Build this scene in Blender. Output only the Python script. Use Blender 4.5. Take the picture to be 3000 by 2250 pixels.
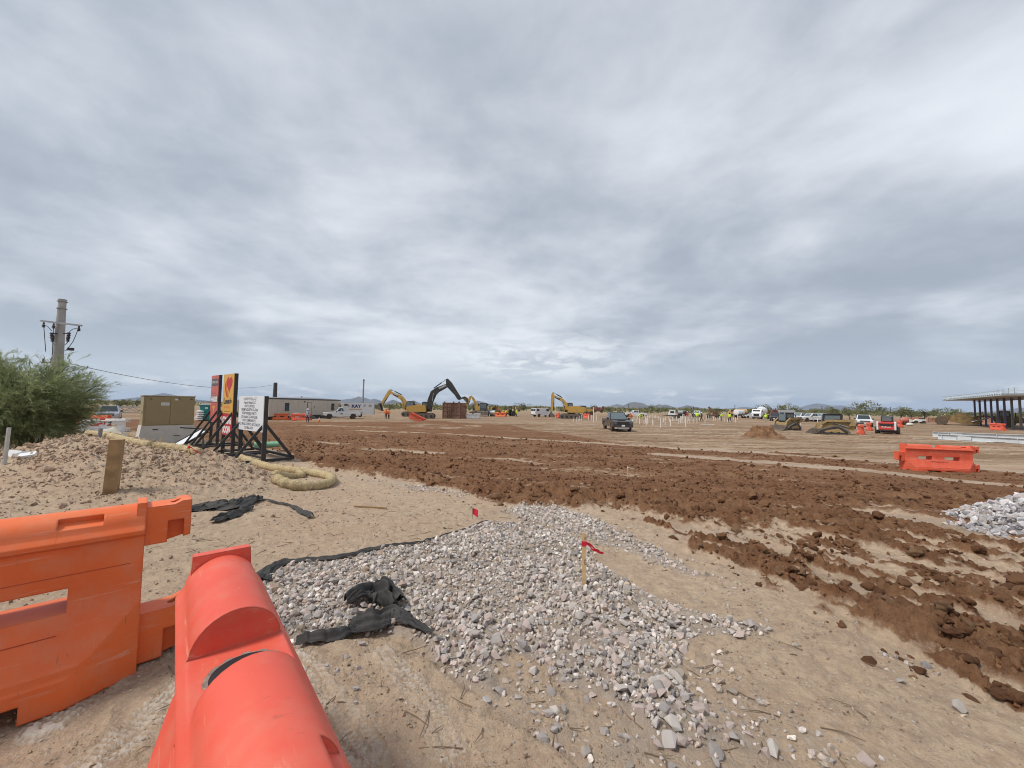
import bpy, bmesh, math, random
import numpy as np
from mathutils import Vector, Matrix
R_ = math.radians
sc = bpy.context.scene
for o_ in list(bpy.data.objects): bpy.data.objects.remove(o_)
col = sc.collection
random.seed(7); rng = np.random.default_rng(11)

# ---------------------------------------------------------------- camera
F_PX = 1127.0                      # focal length in pixels of the 3000 x 2250 photograph
CAM = Vector((0, 0, 1.75)); PITCH = math.atan(64 / F_PX); ROLL = R_(0.8)
cF = Vector((0, math.cos(PITCH), math.sin(PITCH)))
u0 = Vector((0, -math.sin(PITCH), math.cos(PITCH))); r0 = Vector((1, 0, 0))
cR = r0 * math.cos(ROLL) + u0 * math.sin(ROLL); cU = u0 * math.cos(ROLL) - r0 * math.sin(ROLL)
cam_d = bpy.data.cameras.new('camera'); cam = bpy.data.objects.new('camera', cam_d); col.objects.link(cam)
cam_d.sensor_width = 36; cam_d.lens = 36 * F_PX / 3000; cam_d.clip_start = 0.05; cam_d.clip_end = 40000
mw = Matrix((cR, cU, -cF)).transposed().to_4x4(); mw.translation = CAM; cam.matrix_world = mw
sc.camera = cam
sc.render.resolution_x, sc.render.resolution_y = 1024, 768

# ---------------------------------------------------------------- world and sun
SUN_EL, SUN_AZ = R_(54), R_(-112)
world = bpy.data.worlds.new('World'); sc.world = world; world.use_nodes = True
def world_nodes():
    nt = world.node_tree; N = nt.nodes; Lk = nt.links; N.clear()
    def nd(t, **k):
        n = N.new(t)
        for a, b in k.items():
            if a.startswith('i_'): n.inputs[int(a[2:])].default_value = b
            else: setattr(n, a, b)
        return n
    def ma(op, a, b=None, c=None, clamp=False):
        n = nd('ShaderNodeMath', operation=op, use_clamp=clamp)
        for i, v in enumerate((a, b, c)):
            if v is None: continue
            if isinstance(v, (int, float)): n.inputs[i].default_value = v
            else: Lk.new(v, n.inputs[i])
        return n.outputs[0]
    def ss(v, a, b):
        n = nd('ShaderNodeMapRange', interpolation_type='SMOOTHSTEP'); Lk.new(v, n.inputs[0])
        n.inputs[1].default_value = a; n.inputs[2].default_value = b; return n.outputs[0]
    def mixc(f, a, b):
        n = nd('ShaderNodeMix', data_type='RGBA')
        for i, v in ((0, f), (6, a), (7, b)):
            if isinstance(v, (int, float)): n.inputs[i].default_value = v
            elif isinstance(v, tuple): n.inputs[i].default_value = (*v, 1)
            else: Lk.new(v, n.inputs[i])
        return n.outputs[2]
    tc = nd('ShaderNodeTexCoord'); sp = nd('ShaderNodeSeparateXYZ'); Lk.new(tc.outputs['Generated'], sp.inputs[0])
    x, y, z = sp.outputs
    zz = ma('MAXIMUM', z, 0.0); den = ma('ADD', zz, 0.21)
    uu = ma('DIVIDE', x, den); vv = ma('DIVIDE', y, den)
    def noise(su, sv, scale, det, rough, dist, off):
        cb = nd('ShaderNodeCombineXYZ'); Lk.new(ma('MULTIPLY', uu, su), cb.inputs[0]); Lk.new(ma('MULTIPLY', vv, sv), cb.inputs[1]); cb.inputs[2].default_value = off
        n = nd('ShaderNodeTexNoise'); n.inputs['Scale'].default_value = scale; n.inputs['Detail'].default_value = det
        n.inputs['Roughness'].default_value = rough; n.inputs['Distortion'].default_value = dist; Lk.new(cb.outputs[0], n.inputs['Vector']); return n.outputs[0]
    big = noise(1.0, 0.9, 0.55, 4, 0.5, 0.5, 5.1)
    mid = noise(0.95, 1.0, 1.55, 10, 0.57, 0.30, 9.2)
    fin = noise(0.9, 1.0, 5.0, 10, 0.60, 0.35, 2.1)
    s = ma('ADD', ma('MULTIPLY', big, 0.62), ma('ADD', ma('MULTIPLY', mid, 0.30), ma('MULTIPLY', fin, 0.09)))
    s = ss(s, 0.395, 0.635)
    cloud = mixc(s, (0.315, 0.352, 0.41), (0.68, 0.71, 0.755))
    # thin blue-grey air under the cloud deck towards the horizon
    lowm = ss(z, 0.17, 0.02)
    lowc = mixc(ss(x, -0.3, 0.7), (0.47, 0.53, 0.595), (0.405, 0.465, 0.54))
    cloud = mixc(ma('MULTIPLY', lowm, 0.88), cloud, lowc)
    # small sunlit cumulus just above the horizon
    cbv = nd('ShaderNodeCombineXYZ'); Lk.new(ma('MULTIPLY', ma('ARCTAN2', x, y), 9.0), cbv.inputs[0]); Lk.new(ma('MULTIPLY', z, 34.0), cbv.inputs[1])
    nc = nd('ShaderNodeTexNoise'); nc.inputs['Scale'].default_value = 1.0; nc.inputs['Detail'].default_value = 6; nc.inputs['Roughness'].default_value = 0.6; Lk.new(cbv.outputs[0], nc.inputs['Vector'])
    band = ma('MULTIPLY', ss(z, 0.0, 0.02), ss(z, 0.06, 0.03))
    brk = ma('MULTIPLY', ma('MULTIPLY', ss(z, 0.055, 0.10), ss(z, 0.21, 0.12)), ma('MULTIPLY', ss(x, -0.22, 0.0), ss(x, 0.42, 0.12)))
    cloud = mixc(ma('MULTIPLY', ma('MULTIPLY', brk, ss(fin, 0.44, 0.60)), 0.55), cloud, (0.80, 0.82, 0.83))
    cum = ma('MULTIPLY', band, ss(nc.outputs[0], 0.50, 0.62))
    cloud = mixc(ma('MULTIPLY', cum, 0.75), cloud, (0.72, 0.74, 0.77))
    sky = nd('ShaderNodeTexSky', sky_type='NISHITA', sun_disc=False, sun_elevation=SUN_EL, sun_rotation=SUN_AZ, altitude=400)
    bg1 = nd('ShaderNodeBackground'); bg1.inputs[1].default_value = 0.06; Lk.new(sky.outputs[0], bg1.inputs[0])
    bg2 = nd('ShaderNodeBackground'); bg2.inputs[1].default_value = 0.60; Lk.new(cloud, bg2.inputs[0])
    mx = nd('ShaderNodeMixShader'); mx.inputs[0].default_value = 0.93   # cloud cover over the clear sky
    Lk.new(bg1.outputs[0], mx.inputs[1]); Lk.new(bg2.outputs[0], mx.inputs[2])
    out = nd('ShaderNodeOutputWorld'); Lk.new(mx.outputs[0], out.inputs[0])
world_nodes()
sun_d = bpy.data.lights.new('sun', 'SUN'); sun_d.energy = 1.5; sun_d.angle = R_(12); sun_d.color = (1.0, 0.955, 0.89)
sun = bpy.data.objects.new('sun', sun_d); col.objects.link(sun)
sdir = Vector((math.sin(SUN_AZ) * math.cos(SUN_EL), math.cos(SUN_AZ) * math.cos(SUN_EL), math.sin(SUN_EL)))
sun.rotation_euler = sdir.to_track_quat('Z', 'Y').to_euler(); sun.location = (0, 0, 60)
sc.view_settings.view_transform = 'Standard'; sc.view_settings.look = 'None'
sc.view_settings.exposure = 1.12; sc.view_settings.gamma = 1.0; sc.view_settings.use_curve_mapping = False
sc.cycles.max_bounces = 5; sc.cycles.diffuse_bounces = 3; sc.cycles.volume_bounces = 0
sc.cycles.filter_width = 1.0; sc.cycles.use_denoising = True; sc.cycles.caustics_reflective = False; sc.cycles.caustics_refractive = False

# ---------------------------------------------------------------- helpers
def ray(px, py):
    d = cF + cR * ((px - 1500) / F_PX) - cU * ((py - 1125) / F_PX); return d
def PZ(px, py, z):                 # world point on the ray at height z
    d = ray(px, py); t = (z - CAM.z) / d.z; return CAM + d * t
def PD(px, py, Y):                 # world point on the ray at distance Y
    d = ray(px, py); return CAM + d * (Y / d.y)
def proj(p):
    q = Vector(p) - CAM; w = q.dot(cF); return 1500 + F_PX * q.dot(cR) / w, 1125 - F_PX * q.dot(cU) / w

MATS = {}
def mat(name, c, rough=0.6, metal=0.0, var=0.12, scale=6.0, bump=0.0, bscale=None, c2=None, dirt=0.0, dirtc=(0.36, 0.25, 0.16), dscale=2.0, spec=0.5, bevel=0.0, alpha=None):
    if name in MATS: return MATS[name]
    m = bpy.data.materials.new(name); m.use_nodes = True; nt = m.node_tree; N = nt.nodes; Lk = nt.links
    b = N['Principled BSDF']; b.inputs['Roughness'].default_value = rough; b.inputs['Metallic'].default_value = metal
    b.inputs['Specular IOR Level'].default_value = spec
    tc = N.new('ShaderNodeTexCoord'); n = N.new('ShaderNodeTexNoise'); n.inputs['Scale'].default_value = scale; n.inputs['Detail'].default_value = 5
    Lk.new(tc.outputs['Object'], n.inputs['Vector'])
    r = N.new('ShaderNodeValToRGB'); r.color_ramp.elements[0].position = 0.3; r.color_ramp.elements[1].position = 0.7
    lo = tuple(v * (1 - var) for v in c); hi = c2 if c2 else tuple(min(1, v * (1 + var)) for v in c)
    r.color_ramp.elements[0].color = (*lo, 1); r.color_ramp.elements[1].color = (*hi, 1); Lk.new(n.outputs[0], r.inputs[0])
    cout = r.outputs[0]
    if dirt:
        n2 = N.new('ShaderNodeTexNoise'); n2.inputs['Scale'].default_value = dscale; n2.inputs['Detail'].default_value = 8; n2.inputs['Roughness'].default_value = 0.65
        Lk.new(tc.outputs['Object'], n2.inputs['Vector'])
        mr = N.new('ShaderNodeMapRange'); mr.inputs[1].default_value = 0.45; mr.inputs[2].default_value = 0.75; mr.inputs[3].default_value = dirt * 0.15; mr.inputs[4].default_value = dirt
        Lk.new(n2.outputs[0], mr.inputs[0]); mx = N.new('ShaderNodeMix'); mx.data_type = 'RGBA'
        Lk.new(mr.outputs[0], mx.inputs[0]); Lk.new(cout, mx.inputs[6]); mx.inputs[7].default_value = (*dirtc, 1); cout = mx.outputs[2]
    Lk.new(cout, b.inputs['Base Color'])
    nrm = None
    if bevel:
        bv = N.new('ShaderNodeBevel'); bv.samples = 4; bv.inputs[0].default_value = bevel; nrm = bv.outputs[0]
    if bump:
        bp = N.new('ShaderNodeBump'); bp.inputs['Strength'].default_value = min(1, bump * 20); bp.inputs['Distance'].default_value = bump
        n3 = N.new('ShaderNodeTexNoise'); n3.inputs['Scale'].default_value = bscale or scale * 4; n3.inputs['Detail'].default_value = 4; Lk.new(tc.outputs['Object'], n3.inputs['Vector'])
        Lk.new(n3.outputs[0], bp.inputs['Height'])
        if nrm: Lk.new(nrm, bp.inputs['Normal'])
        nrm = bp.outputs[0]
    if nrm: Lk.new(nrm, b.inputs['Normal'])
    MATS[name] = m; return m

def mesh_np(name, V, Fc, mats=None, smooth=False):
    """mesh from numpy arrays: V (n,3), Fc (m,k) with constant k"""
    me = bpy.data.meshes.new(name); V = np.asarray(V, np.float32); Fc = np.asarray(Fc, np.int32); m, k = Fc.shape
    me.vertices.add(len(V)); me.vertices.foreach_set('co', V.ravel())
    me.loops.add(m * k); me.loops.foreach_set('vertex_index', Fc.ravel())
    me.polygons.add(m); me.polygons.foreach_set('loop_start', np.arange(0, m * k, k, dtype=np.int32))
    me.polygons.foreach_set('use_smooth', np.full(m, smooth, bool))
    me.update(calc_edges=True)
    for q in (mats or []): me.materials.append(q)
    return me
def link(name, me, parent=None, loc=None, rot=None):
    o = bpy.data.objects.new(name, me); col.objects.link(o)
    if parent is not None: o.parent = parent
    if loc is not None: o.location = loc
    if rot is not None: o.rotation_euler = rot
    return o
LABELS = {}
def tag(o, label=None, cat=None, group=None, kind=None):
    if label: o['label'] = label
    if cat: o['category'] = cat
    if group: o['group'] = group
    if kind: o['kind'] = kind
    elif cat: o['kind'] = 'thing'
    return o
def thing(name, label, cat, loc=(0, 0, 0), rz=0.0, group=None, rot=None):
    o = bpy.data.objects.new(name, None); col.objects.link(o); o.empty_display_size = 0.2
    o.location = loc; o.rotation_euler = rot if rot else (0, 0, rz); return tag(o, label, cat, group)
def copy_tree(o, parent=None):
    c = o.copy(); col.objects.link(c); c.parent = parent
    for ch in o.children: copy_tree(ch, c)
    return c
def dup(o, loc, rz=0.0, label=None, scale=None, rot=None):
    c = copy_tree(o); c.location = loc; c.rotation_euler = rot if rot else (0, 0, rz)
    if scale: c.scale = scale if isinstance(scale, tuple) else (scale,) * 3
    if label: c['label'] = label
    return c

class MB:
    """collects simple solids into one mesh"""
    def __init__(s): s.v = []; s.f = []
    def add(s, V, Fc):
        b = len(s.v); s.v += [tuple(p) for p in V]; s.f += [tuple(i + b for i in q) for q in Fc]; return s
    def box(s, c, d, rot=None, top=None):
        """centre c, size d; top=(kx,ky) scales the upper face; rot = euler or matrix"""
        hx, hy, hz = d[0] / 2, d[1] / 2, d[2] / 2; kx, ky = top or (1, 1)
        P = [(-hx, -hy, -hz), (hx, -hy, -hz), (hx, hy, -hz), (-hx, hy, -hz), (-hx * kx, -hy * ky, hz), (hx * kx, -hy * ky, hz), (hx * kx, hy * ky, hz), (-hx * kx, hy * ky, hz)]
        Mx = None
        if rot is not None: Mx = rot if isinstance(rot, Matrix) else Matrix.Rotation(rot[2], 3, 'Z') @ Matrix.Rotation(rot[1], 3, 'Y') @ Matrix.Rotation(rot[0], 3, 'X')
        P = [(Vector(c) + (Mx @ Vector(p) if Mx else Vector(p))) for p in P]
        return s.add(P, [(0, 3, 2, 1), (4, 5, 6, 7), (0, 1, 5, 4), (1, 2, 6, 5), (2, 3, 7, 6), (3, 0, 4, 7)])
    def prism(s, pts, y0, y1, axis='y', k=1.0):
        """polygon pts (x,z) extruded along y from y0 to y1 (or axis x: pts=(y,z); axis z: pts=(x,y)); k shrinks nothing"""
        n = len(pts)
        ar = sum(pts[i][0] * pts[(i + 1) % n][1] - pts[(i + 1) % n][0] * pts[i][1] for i in range(n))
        if ar < 0: pts = pts[::-1]
        mk = {'y': lambda a, b, t: (a, t, b), 'x': lambda a, b, t: (t, a, b), 'z': lambda a, b, t: (a, b, t)}[axis]
        V = [mk(a, b, y0) for a, b in pts] + [mk(a, b, y1) for a, b in pts]
        fw = tuple(range(n)); bk = tuple(range(2 * n - 1, n - 1, -1)); side = [(i, i + n, (i + 1) % n + n, (i + 1) % n) for i in range(n)]
        flip = (axis == 'y') == (y1 > y0)
        if flip: Fc = [fw, bk] + side
        else: Fc = [fw[::-1], bk[::-1]] + [q[::-1] for q in side]
        return s.add(V, Fc)
    def cyl(s, p0, p1, r0, r1=None, n=10, cap=True):
        r1 = r0 if r1 is None else r1; p0 = Vector(p0); p1 = Vector(p1); a = (p1 - p0).normalized()
        t = a.orthogonal().normalized(); b = a.cross(t)
        V = []
        for p, r in ((p0, r0), (p1, r1)):
            for i in range(n):
                q = 2 * math.pi * i / n; V.append(p + (t * math.cos(q) + b * math.sin(q)) * r)
        Fc = [(i, (i + 1) % n, (i + 1) % n + n, i + n) for i in range(n)]
        if cap: Fc += [tuple(range(n - 1, -1, -1)), tuple(range(n, 2 * n))]
        return s.add(V, Fc)
    def tube(s, pts, r, n=6, closed=False):
        pts = [Vector(p) for p in pts]; m = len(pts); rr = r if isinstance(r, (list, tuple)) else [r] * m
        V = []; up = Vector((0.03, 0.05, 1))
        for i, p in enumerate(pts):
            a = (pts[min(i + 1, m - 1)] - pts[max(i - 1, 0)]).normalized()
            t = a.cross(up)
            if t.length < 1e-4: t = a.orthogonal()
            t.normalize(); b = t.cross(a)
            for k in range(n):
                q = 2 * math.pi * k / n; V.append(p + (t * math.cos(q) + b * math.sin(q)) * rr[i])
        Fc = []
        for i in range(m - 1):
            for k in range(n):
                Fc.append((i * n + k, i * n + (k + 1) % n, (i + 1) * n + (k + 1) % n, (i + 1) * n + k))
        Fc += [tuple(range(n - 1, -1, -1)), tuple((m - 1) * n + k for k in range(n))]
        return s.add(V, Fc)
    def lathe(s, c, prof, n=14, axis='z'):
        """prof: (radius, height) pairs along the axis"""
        V = []; Fc = []; m = len(prof)
        for r, h in prof:
            for i in range(n):
                q = 2 * math.pi * i / n; a, b = r * math.cos(q), r * math.sin(q)
                V.append({'z': (c[0] + a, c[1] + b, c[2] + h), 'y': (c[0] + b, c[1] + h, c[2] + a), 'x': (c[0] + h, c[1] + a, c[2] + b)}[axis])
        for j in range(m - 1):
            for i in range(n): Fc.append((j * n + i, j * n + (i + 1) % n, (j + 1) * n + (i + 1) % n, (j + 1) * n + i))
        Fc += [tuple(range(n - 1, -1, -1)), tuple((m - 1) * n + i for i in range(n))]
        return s.add(V, Fc)
    def ball(s, c, r, sub=1, sq=(1, 1, 1)):
        bm = bmesh.new(); bmesh.ops.create_icosphere(bm, subdivisions=sub, radius=1)
        V = [(c[0] + v.co.x * r * sq[0], c[1] + v.co.y * r * sq[1], c[2] + v.co.z * r * sq[2]) for v in bm.verts]
        Fc = [tuple(v.index for v in f.verts) for f in bm.faces]; bm.free(); return s.add(V, Fc)
    def mesh(s, name, m, smooth=None):
        me = bpy.data.meshes.new(name); me.from_pydata(s.v, [], s.f); me.materials.append(m)
        if smooth is not None:
            me.polygons.foreach_set('use_smooth', [True] * len(me.polygons))
            me.set_sharp_from_angle(angle=R_(smooth))
        me.update(); return me
    def build(s, name, m, parent=None, loc=None, rot=None, smooth=35):
        return link(name, s.mesh(name, m, smooth), parent, loc, rot)
def bx(name, c, d, m, parent, rot=None, top=None, smooth=None): return MB().box(c, d, rot, top).build(name, m, parent, smooth=smooth)

# ---------------------------------------------------------------- numpy noise
_perm = np.concatenate([rng.permutation(512)] * 2); _g = rng.uniform(0, 2 * math.pi, 512); _gx, _gy = np.cos(_g), np.sin(_g)
def perlin(x, y, seed=0):
    x = x + seed * 17.37; y = y - seed * 9.71
    xi = np.floor(x).astype(np.int64); yi = np.floor(y).astype(np.int64); xf = x - xi; yf = y - yi
    u = xf * xf * xf * (xf * (xf * 6 - 15) + 10); v = yf * yf * yf * (yf * (yf * 6 - 15) + 10)
    def gr(i, j, a, b):
        h = _perm[(_perm[(xi + i) & 511] + yi + j) & 511]; return _gx[h] * a + _gy[h] * b
    n00 = gr(0, 0, xf, yf); n10 = gr(1, 0, xf - 1, yf); n01 = gr(0, 1, xf, yf - 1); n11 = gr(1, 1, xf - 1, yf - 1)
    return (n00 * (1 - u) + n10 * u) * (1 - v) + (n01 * (1 - u) + n11 * u) * v
def fbm(x, y, sc_, octv=4, gain=0.5, seed=0):
    t = 0; a = 1; f = 1 / sc_
    for i in range(octv): t = t + a * perlin(x * f, y * f, seed + i * 3); a *= gain; f *= 2.03
    return t
def sstep(a, b, x):
    t = np.clip((x - a) / (b - a), 0, 1); return t * t * (3 - 2 * t)
def seg_dist(x, y, pts):
    """distance to a polyline and the length along it"""
    best = np.full(x.shape, 1e9); along = np.zeros(x.shape); acc = 0
    for (ax, ay), (bx_, by_) in zip(pts[:-1], pts[1:]):
        dx, dy = bx_ - ax, by_ - ay; L = math.hypot(dx, dy) or 1e-6
        t = np.clip(((x - ax) * dx + (y - ay) * dy) / (L * L), 0, 1)
        d = np.hypot(x - ax - t * dx, y - ay - t * dy); k = d < best
        best = np.where(k, d, best); along = np.where(k, acc + t * L, along); acc += L
    return best, along
def in_poly(x, y, P):
    c = np.zeros(x.shape, bool); n = len(P)
    for i in range(n):
        x0, y0 = P[i]; x1, y1 = P[(i + 1) % n]
        if y0 == y1: continue
        c ^= ((y0 > y) != (y1 > y)) & (x < (x1 - x0) * (y - y0) / (y1 - y0) + x0)
    return c
def poly_mask(x, y, P, soft):
    """1 inside the polygon, falling to 0 over 'soft' metres across its border"""
    out = np.zeros(x.shape); P = [(p[0], p[1]) for p in P]
    xs = [p[0] for p in P]; ys = [p[1] for p in P]
    sel = (x > min(xs) - soft) & (x < max(xs) + soft) & (y > min(ys) - soft) & (y < max(ys) + soft)
    if not sel.any(): return out
    a, b = x[sel], y[sel]; d, _ = seg_dist(a, b, P + [P[0]]); d = np.where(in_poly(a, b, P), d, -d)
    s_ = soft if np.isscalar(soft) else soft[sel]
    out[sel] = sstep(-s_, s_, d); return out
# ================================================================ terrain
def zprofile(y): return -0.55 * sstep(4.0, 15.0, y) - 0.25 * sstep(15.0, 45.0, y)
RIDGE = [(-19, 14.5), (-14.5, 12.2), (-12.2, 11.3), (-10.6, 10.3), (-7.0, 8.7), (-4.8, 7.9)]
RIDGE_H = np.array([0.0, 0.55, 1.12, 1.05, 0.78, 0.05]); RIDGE_L = np.concatenate([[0], np.cumsum([math.dist(a, b) for a, b in zip(RIDGE[:-1], RIDGE[1:])])])
def ridge(x, y):
    d, t = seg_dist(x, y, RIDGE); h = np.interp(t, RIDGE_L, RIDGE_H)
    front = sstep(-1, 1, (x + 3.2) * (-0.30) - (y - 8.2) * 0.95)          # camera side of the berm is the longer slope
    return h * np.exp(-(d / (1.2 + 1.0 * front)) ** 2)
def gauss(x, y, cx, cy, rx, ry, rot=0.0):
    c, s = math.cos(rot), math.sin(rot); a = (x - cx) * c + (y - cy) * s; b = -(x - cx) * s + (y - cy) * c
    return np.exp(-(a / rx) ** 2 - (b / ry) ** 2)
def hb(x, y):
    x = np.asarray(x, float); y = np.asarray(y, float)
    z = zprofile(np.hypot(np.maximum(y, 0), 0.25 * x)) + ridge(x, y)
    z = z + 0.22 * gauss(x, y, 0.9, 8.6, 1.5, 0.7, -0.5) + 0.55 * gauss(x, y, -9.0, 47, 7.0, 4.5) + 0.3 * gauss(x, y, 1.5, 46, 6, 4)
    z = z + 0.30 * gauss(x, y, -9.6, 14.4, 4.5, 3.0)
    z = z + 0.16 * gauss(x, y, -4.6, 12.0, 3.0, 0.6, -0.35) + 0.12 * gauss(x, y, -1.5, 10.4, 2.2, 0.5, -0.4)
    return z
def hz(x, y): return float(hb(np.array([x]), np.array([y]))[0])
def G(px, py, y0=0.0):
    """where the line of sight through a photograph pixel meets the ground"""
    d = ray(px, py)
    if d.z > -1e-4: d.z = -1e-4
    ts = np.geomspace(0.4, 6000, 900); X = CAM.x + d.x * ts; Y = CAM.y + d.y * ts; Z = CAM.z + d.z * ts
    below = (Z < hb(X, Y)) & (Y > y0); i = int(np.argmax(below)) if below.any() else 899
    lo, hi = (ts[i - 1] if i else 0.1), ts[i]
    for _ in range(24):
        m = (lo + hi) / 2
        if CAM.z + d.z * m < hz(CAM.x + d.x * m, CAM.y + d.y * m): hi = m
        else: lo = m
    p = CAM + d * hi; return Vector((p.x, p.y, hz(p.x, p.y)))
def G2(L): return [tuple(G(a, b)[:2]) for a, b in L]

MUD = G2([(300, 1224), (600, 1233), (800, 1236), (1000, 1236), (1160, 1236), (1350, 1240), (1500, 1246), (1640, 1270), (1800, 1296), (2000, 1318), (2300, 1325), (2600, 1350), (3000, 1388), (3500, 1440), (3600, 2330), (3000, 2040), (2850, 1970), (2620, 1880), (2400, 1785), (2200, 1680), (2100, 1620), (2000, 1562), (1880, 1510), (1790, 1478), (1690, 1490), (1560, 1486), (1440, 1472), (1330, 1432), (1200, 1412), (1060, 1388), (950, 1372), (860, 1342), (800, 1318), (640, 1292), (400, 1266)])
TRACKS = [([(1260, 1248), (1330, 1254), (1380, 1252)], 1.8, .42), ([(900, 1246), (1050, 1250), (1120, 1252)], .9, .55), ([(1040, 1262), (1300, 1271), (1500, 1283), (1800, 1301), (2150, 1324)], 0.55, 0.8), ([(1930, 1330), (2200, 1350), (2500, 1374), (2700, 1396), (3100, 1436)], 0.55, 1.0),
    ([(2080, 1316), (2400, 1338), (2600, 1352), (2800, 1366), (3100, 1390)], 0.55, 1.0), ([(1090, 1317), (1170, 1321), (1270, 1327)], 0.55, 0.9), ([(930, 1296), (1020, 1302)], 0.35, 0.7),
    ([(1380, 1338), (1500, 1345), (1600, 1362)], 0.25, 0.5), ([(2560, 1503), (2700, 1522), (2830, 1548), (2960, 1600)], 0.30, 0.9),
    ([(2130, 1566), (2260, 1622), (2420, 1675), (2600, 1732), (2800, 1800), (3100, 1900)], 0.24, 0.72), ([(2180, 1560), (2400, 1620), (2700, 1705), (3050, 1800)], 0.13, 0.5),
    ([(1870, 1512), (2000, 1545), (2120, 1590)], 0.22, 0.6)]
TRACKS = [(G2(p), w, s) for p, w, s in TRACKS]
GRAV = [(G2([(770, 1705), (850, 1656), (1010, 1645), (1120, 1614), (1250, 1594), (1430, 1532), (1540, 1535), (1640, 1560), (1720, 1600), (1740, 1660), (1850, 1720), (1960, 1770), (2060, 1805), (2260, 1850), (2170, 1866), (2060, 1856), (1990, 1900), (1990, 1980), (2040, 2050), (2090, 2130), (2090, 2200), (1980, 2190), (1900, 2150), (1830, 2090), (1750, 2040), (1640, 2000), (1590, 1940), (1500, 1915), (1440, 1950), (1460, 2050), (1390, 2020), (1320, 1975), (1240, 1895), (1180, 1860), (1000, 1850), (880, 1900), (800, 1850)]), 1.0, 0.07),
    (G2([(1480, 1502), (1530, 1480), (1640, 1492), (1720, 1512), (1800, 1552), (1920, 1612), (2060, 1692), (1990, 1690), (1880, 1640), (1770, 1600), (1700, 1572), (1620, 1546), (1540, 1532)]), 0.75, 0.16),
    (G2([(1390, 1930), (1700, 1980), (2050, 1900), (2200, 2000), (2420, 2160), (2500, 2260), (1560, 2260), (1440, 2080)]), 0.24, 0.25),
    (G2([(1830, 2020), (2060, 2030), (2250, 2130), (2330, 2260), (1700, 2260), (1760, 2120)]), 0.42, 0.22),
    (G2([(950, 1382), (1130, 1400), (1270, 1424), (1370, 1446), (1360, 1458), (1240, 1440), (1100, 1418), (960, 1398)]), 0.28, 0.2),
    (G2([(1880, 1600), (2060, 1660), (2200, 1740), (2300, 1800), (2240, 1800), (2050, 1720)]), 0.10, 0.2),
    (G2([(2520, 1870), (2660, 1916), (2780, 1980), (2740, 1990), (2560, 1910)]), 0.12, 0.1)]
SLAB = G2([(860, 1905), (1000, 1884), (1150, 1886), (1220, 1912), (1330, 2002), (1440, 2078), (1410, 2112), (1500, 2132), (1590, 2182), (1720, 2290), (1500, 2500), (700, 2500), (760, 2000)])
TREADS = [(G2([(1060, 2230), (900, 1990), (820, 1930)]), 0.13), (G2([(140, 2120), (330, 1990), (520, 1880)]), 0.11), (G2([(250, 2250), (520, 2040), (600, 1960)]), 0.13), (G2([(1120, 1930), (1260, 2090), (1330, 2250)]), 0.09)]
SANDSTRIP = G2([(1730, 1605), (1800, 1600), (1920, 1650), (2060, 1705), (2130, 1740), (2050, 1740), (1930, 1710), (1800, 1660)])
FURROW = (0.46, -0.89)                                                    # the way the near wheel ruts run

RUTS = [(G2([(2050, 1612), (2180, 1650), (2350, 1712), (2520, 1790), (2700, 1872), (2850, 1935), (3100, 2040)]), .17), (G2([(1900, 1530), (2050, 1578), (2200, 1610), (2350, 1668)]), .10), (G2([(2330, 1640), (2600, 1730), (2850, 1800)]), .07), (G2([(2380, 1730), (2600, 1850), (2800, 1960), (3000, 2080)]), .08)]
def zones(x, y, r):
    fr = np.maximum(0.05, 0.02 * r)
    mud = poly_mask(x, y, MUD, 0.45 + 0.0 * r)
    tr = np.zeros(x.shape)
    wig = 0.25 * fbm(x, y, 1.1, 3, 0.6, 5)
    for P, w, s in TRACKS:
        sel = (x > min(p[0] for p in P) - 3) & (x < max(p[0] for p in P) + 3) & (y > min(p[1] for p in P) - 3) & (y < max(p[1] for p in P) + 3)
        if not sel.any(): continue
        d, _ = seg_dist(x[sel], y[sel], P); t = s * (1 - sstep(w * 0.55, w * 1.5, d + wig[sel] * w * 1.6)); tr[sel] = np.maximum(tr[sel], t)
    a = x * FURROW[0] + y * FURROW[1]; b = -x * FURROW[1] + y * FURROW[0]
    streak = fbm(a * 0.22, b, 0.32, 4, 0.6, 9); edge = fbm(x, y, 0.55, 5, 0.62, 14)
    nearm = mud * sstep(8.5, 6.0, y + .25 * x)
    rut = np.zeros(x.shape)
    for P, w in RUTS: d, _ = seg_dist(x, y, P); rut = np.maximum(rut, 1 - sstep(w * .4, w * 1.3, d + .35 * w * edge + .5 * w * streak))
    tr = tr * (1 - rut); mud = np.maximum(mud, rut * .8)
    m = rut * .6 + mud * (1 - tr) + 0.55 * edge * (mud * (1 - mud) * 4 * 0.9 + 0.35 * mud) + nearm * (1.25 * streak + 0.55 * edge + 0.35 * fbm(x, y, 0.14, 4, .6, 19) - 0.50)
    dry = sstep(.10, .38, fbm(x * .32 + .1 * y, y, 1.5, 4, .6, 181)) * sstep(6.5, 9.0, y + .25 * x); m = m - .62 * dry * mud * (.7 + .9 * edge)
    mud = np.clip(m, 0, 1) * sstep(0, 0.03, mud)
    g = np.zeros(x.shape)
    for P, dn, so in GRAV: g = np.maximum(g, dn * poly_mask(x, y, P, so))
    strip = poly_mask(x, y, SANDSTRIP, 0.08); g = g * (1 - 0.97 * strip)
    g = g * (1 - 0.95 * poly_mask(x, y, SLAB, 0.03))
    return mud, np.clip(tr, 0, 1), g
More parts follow.
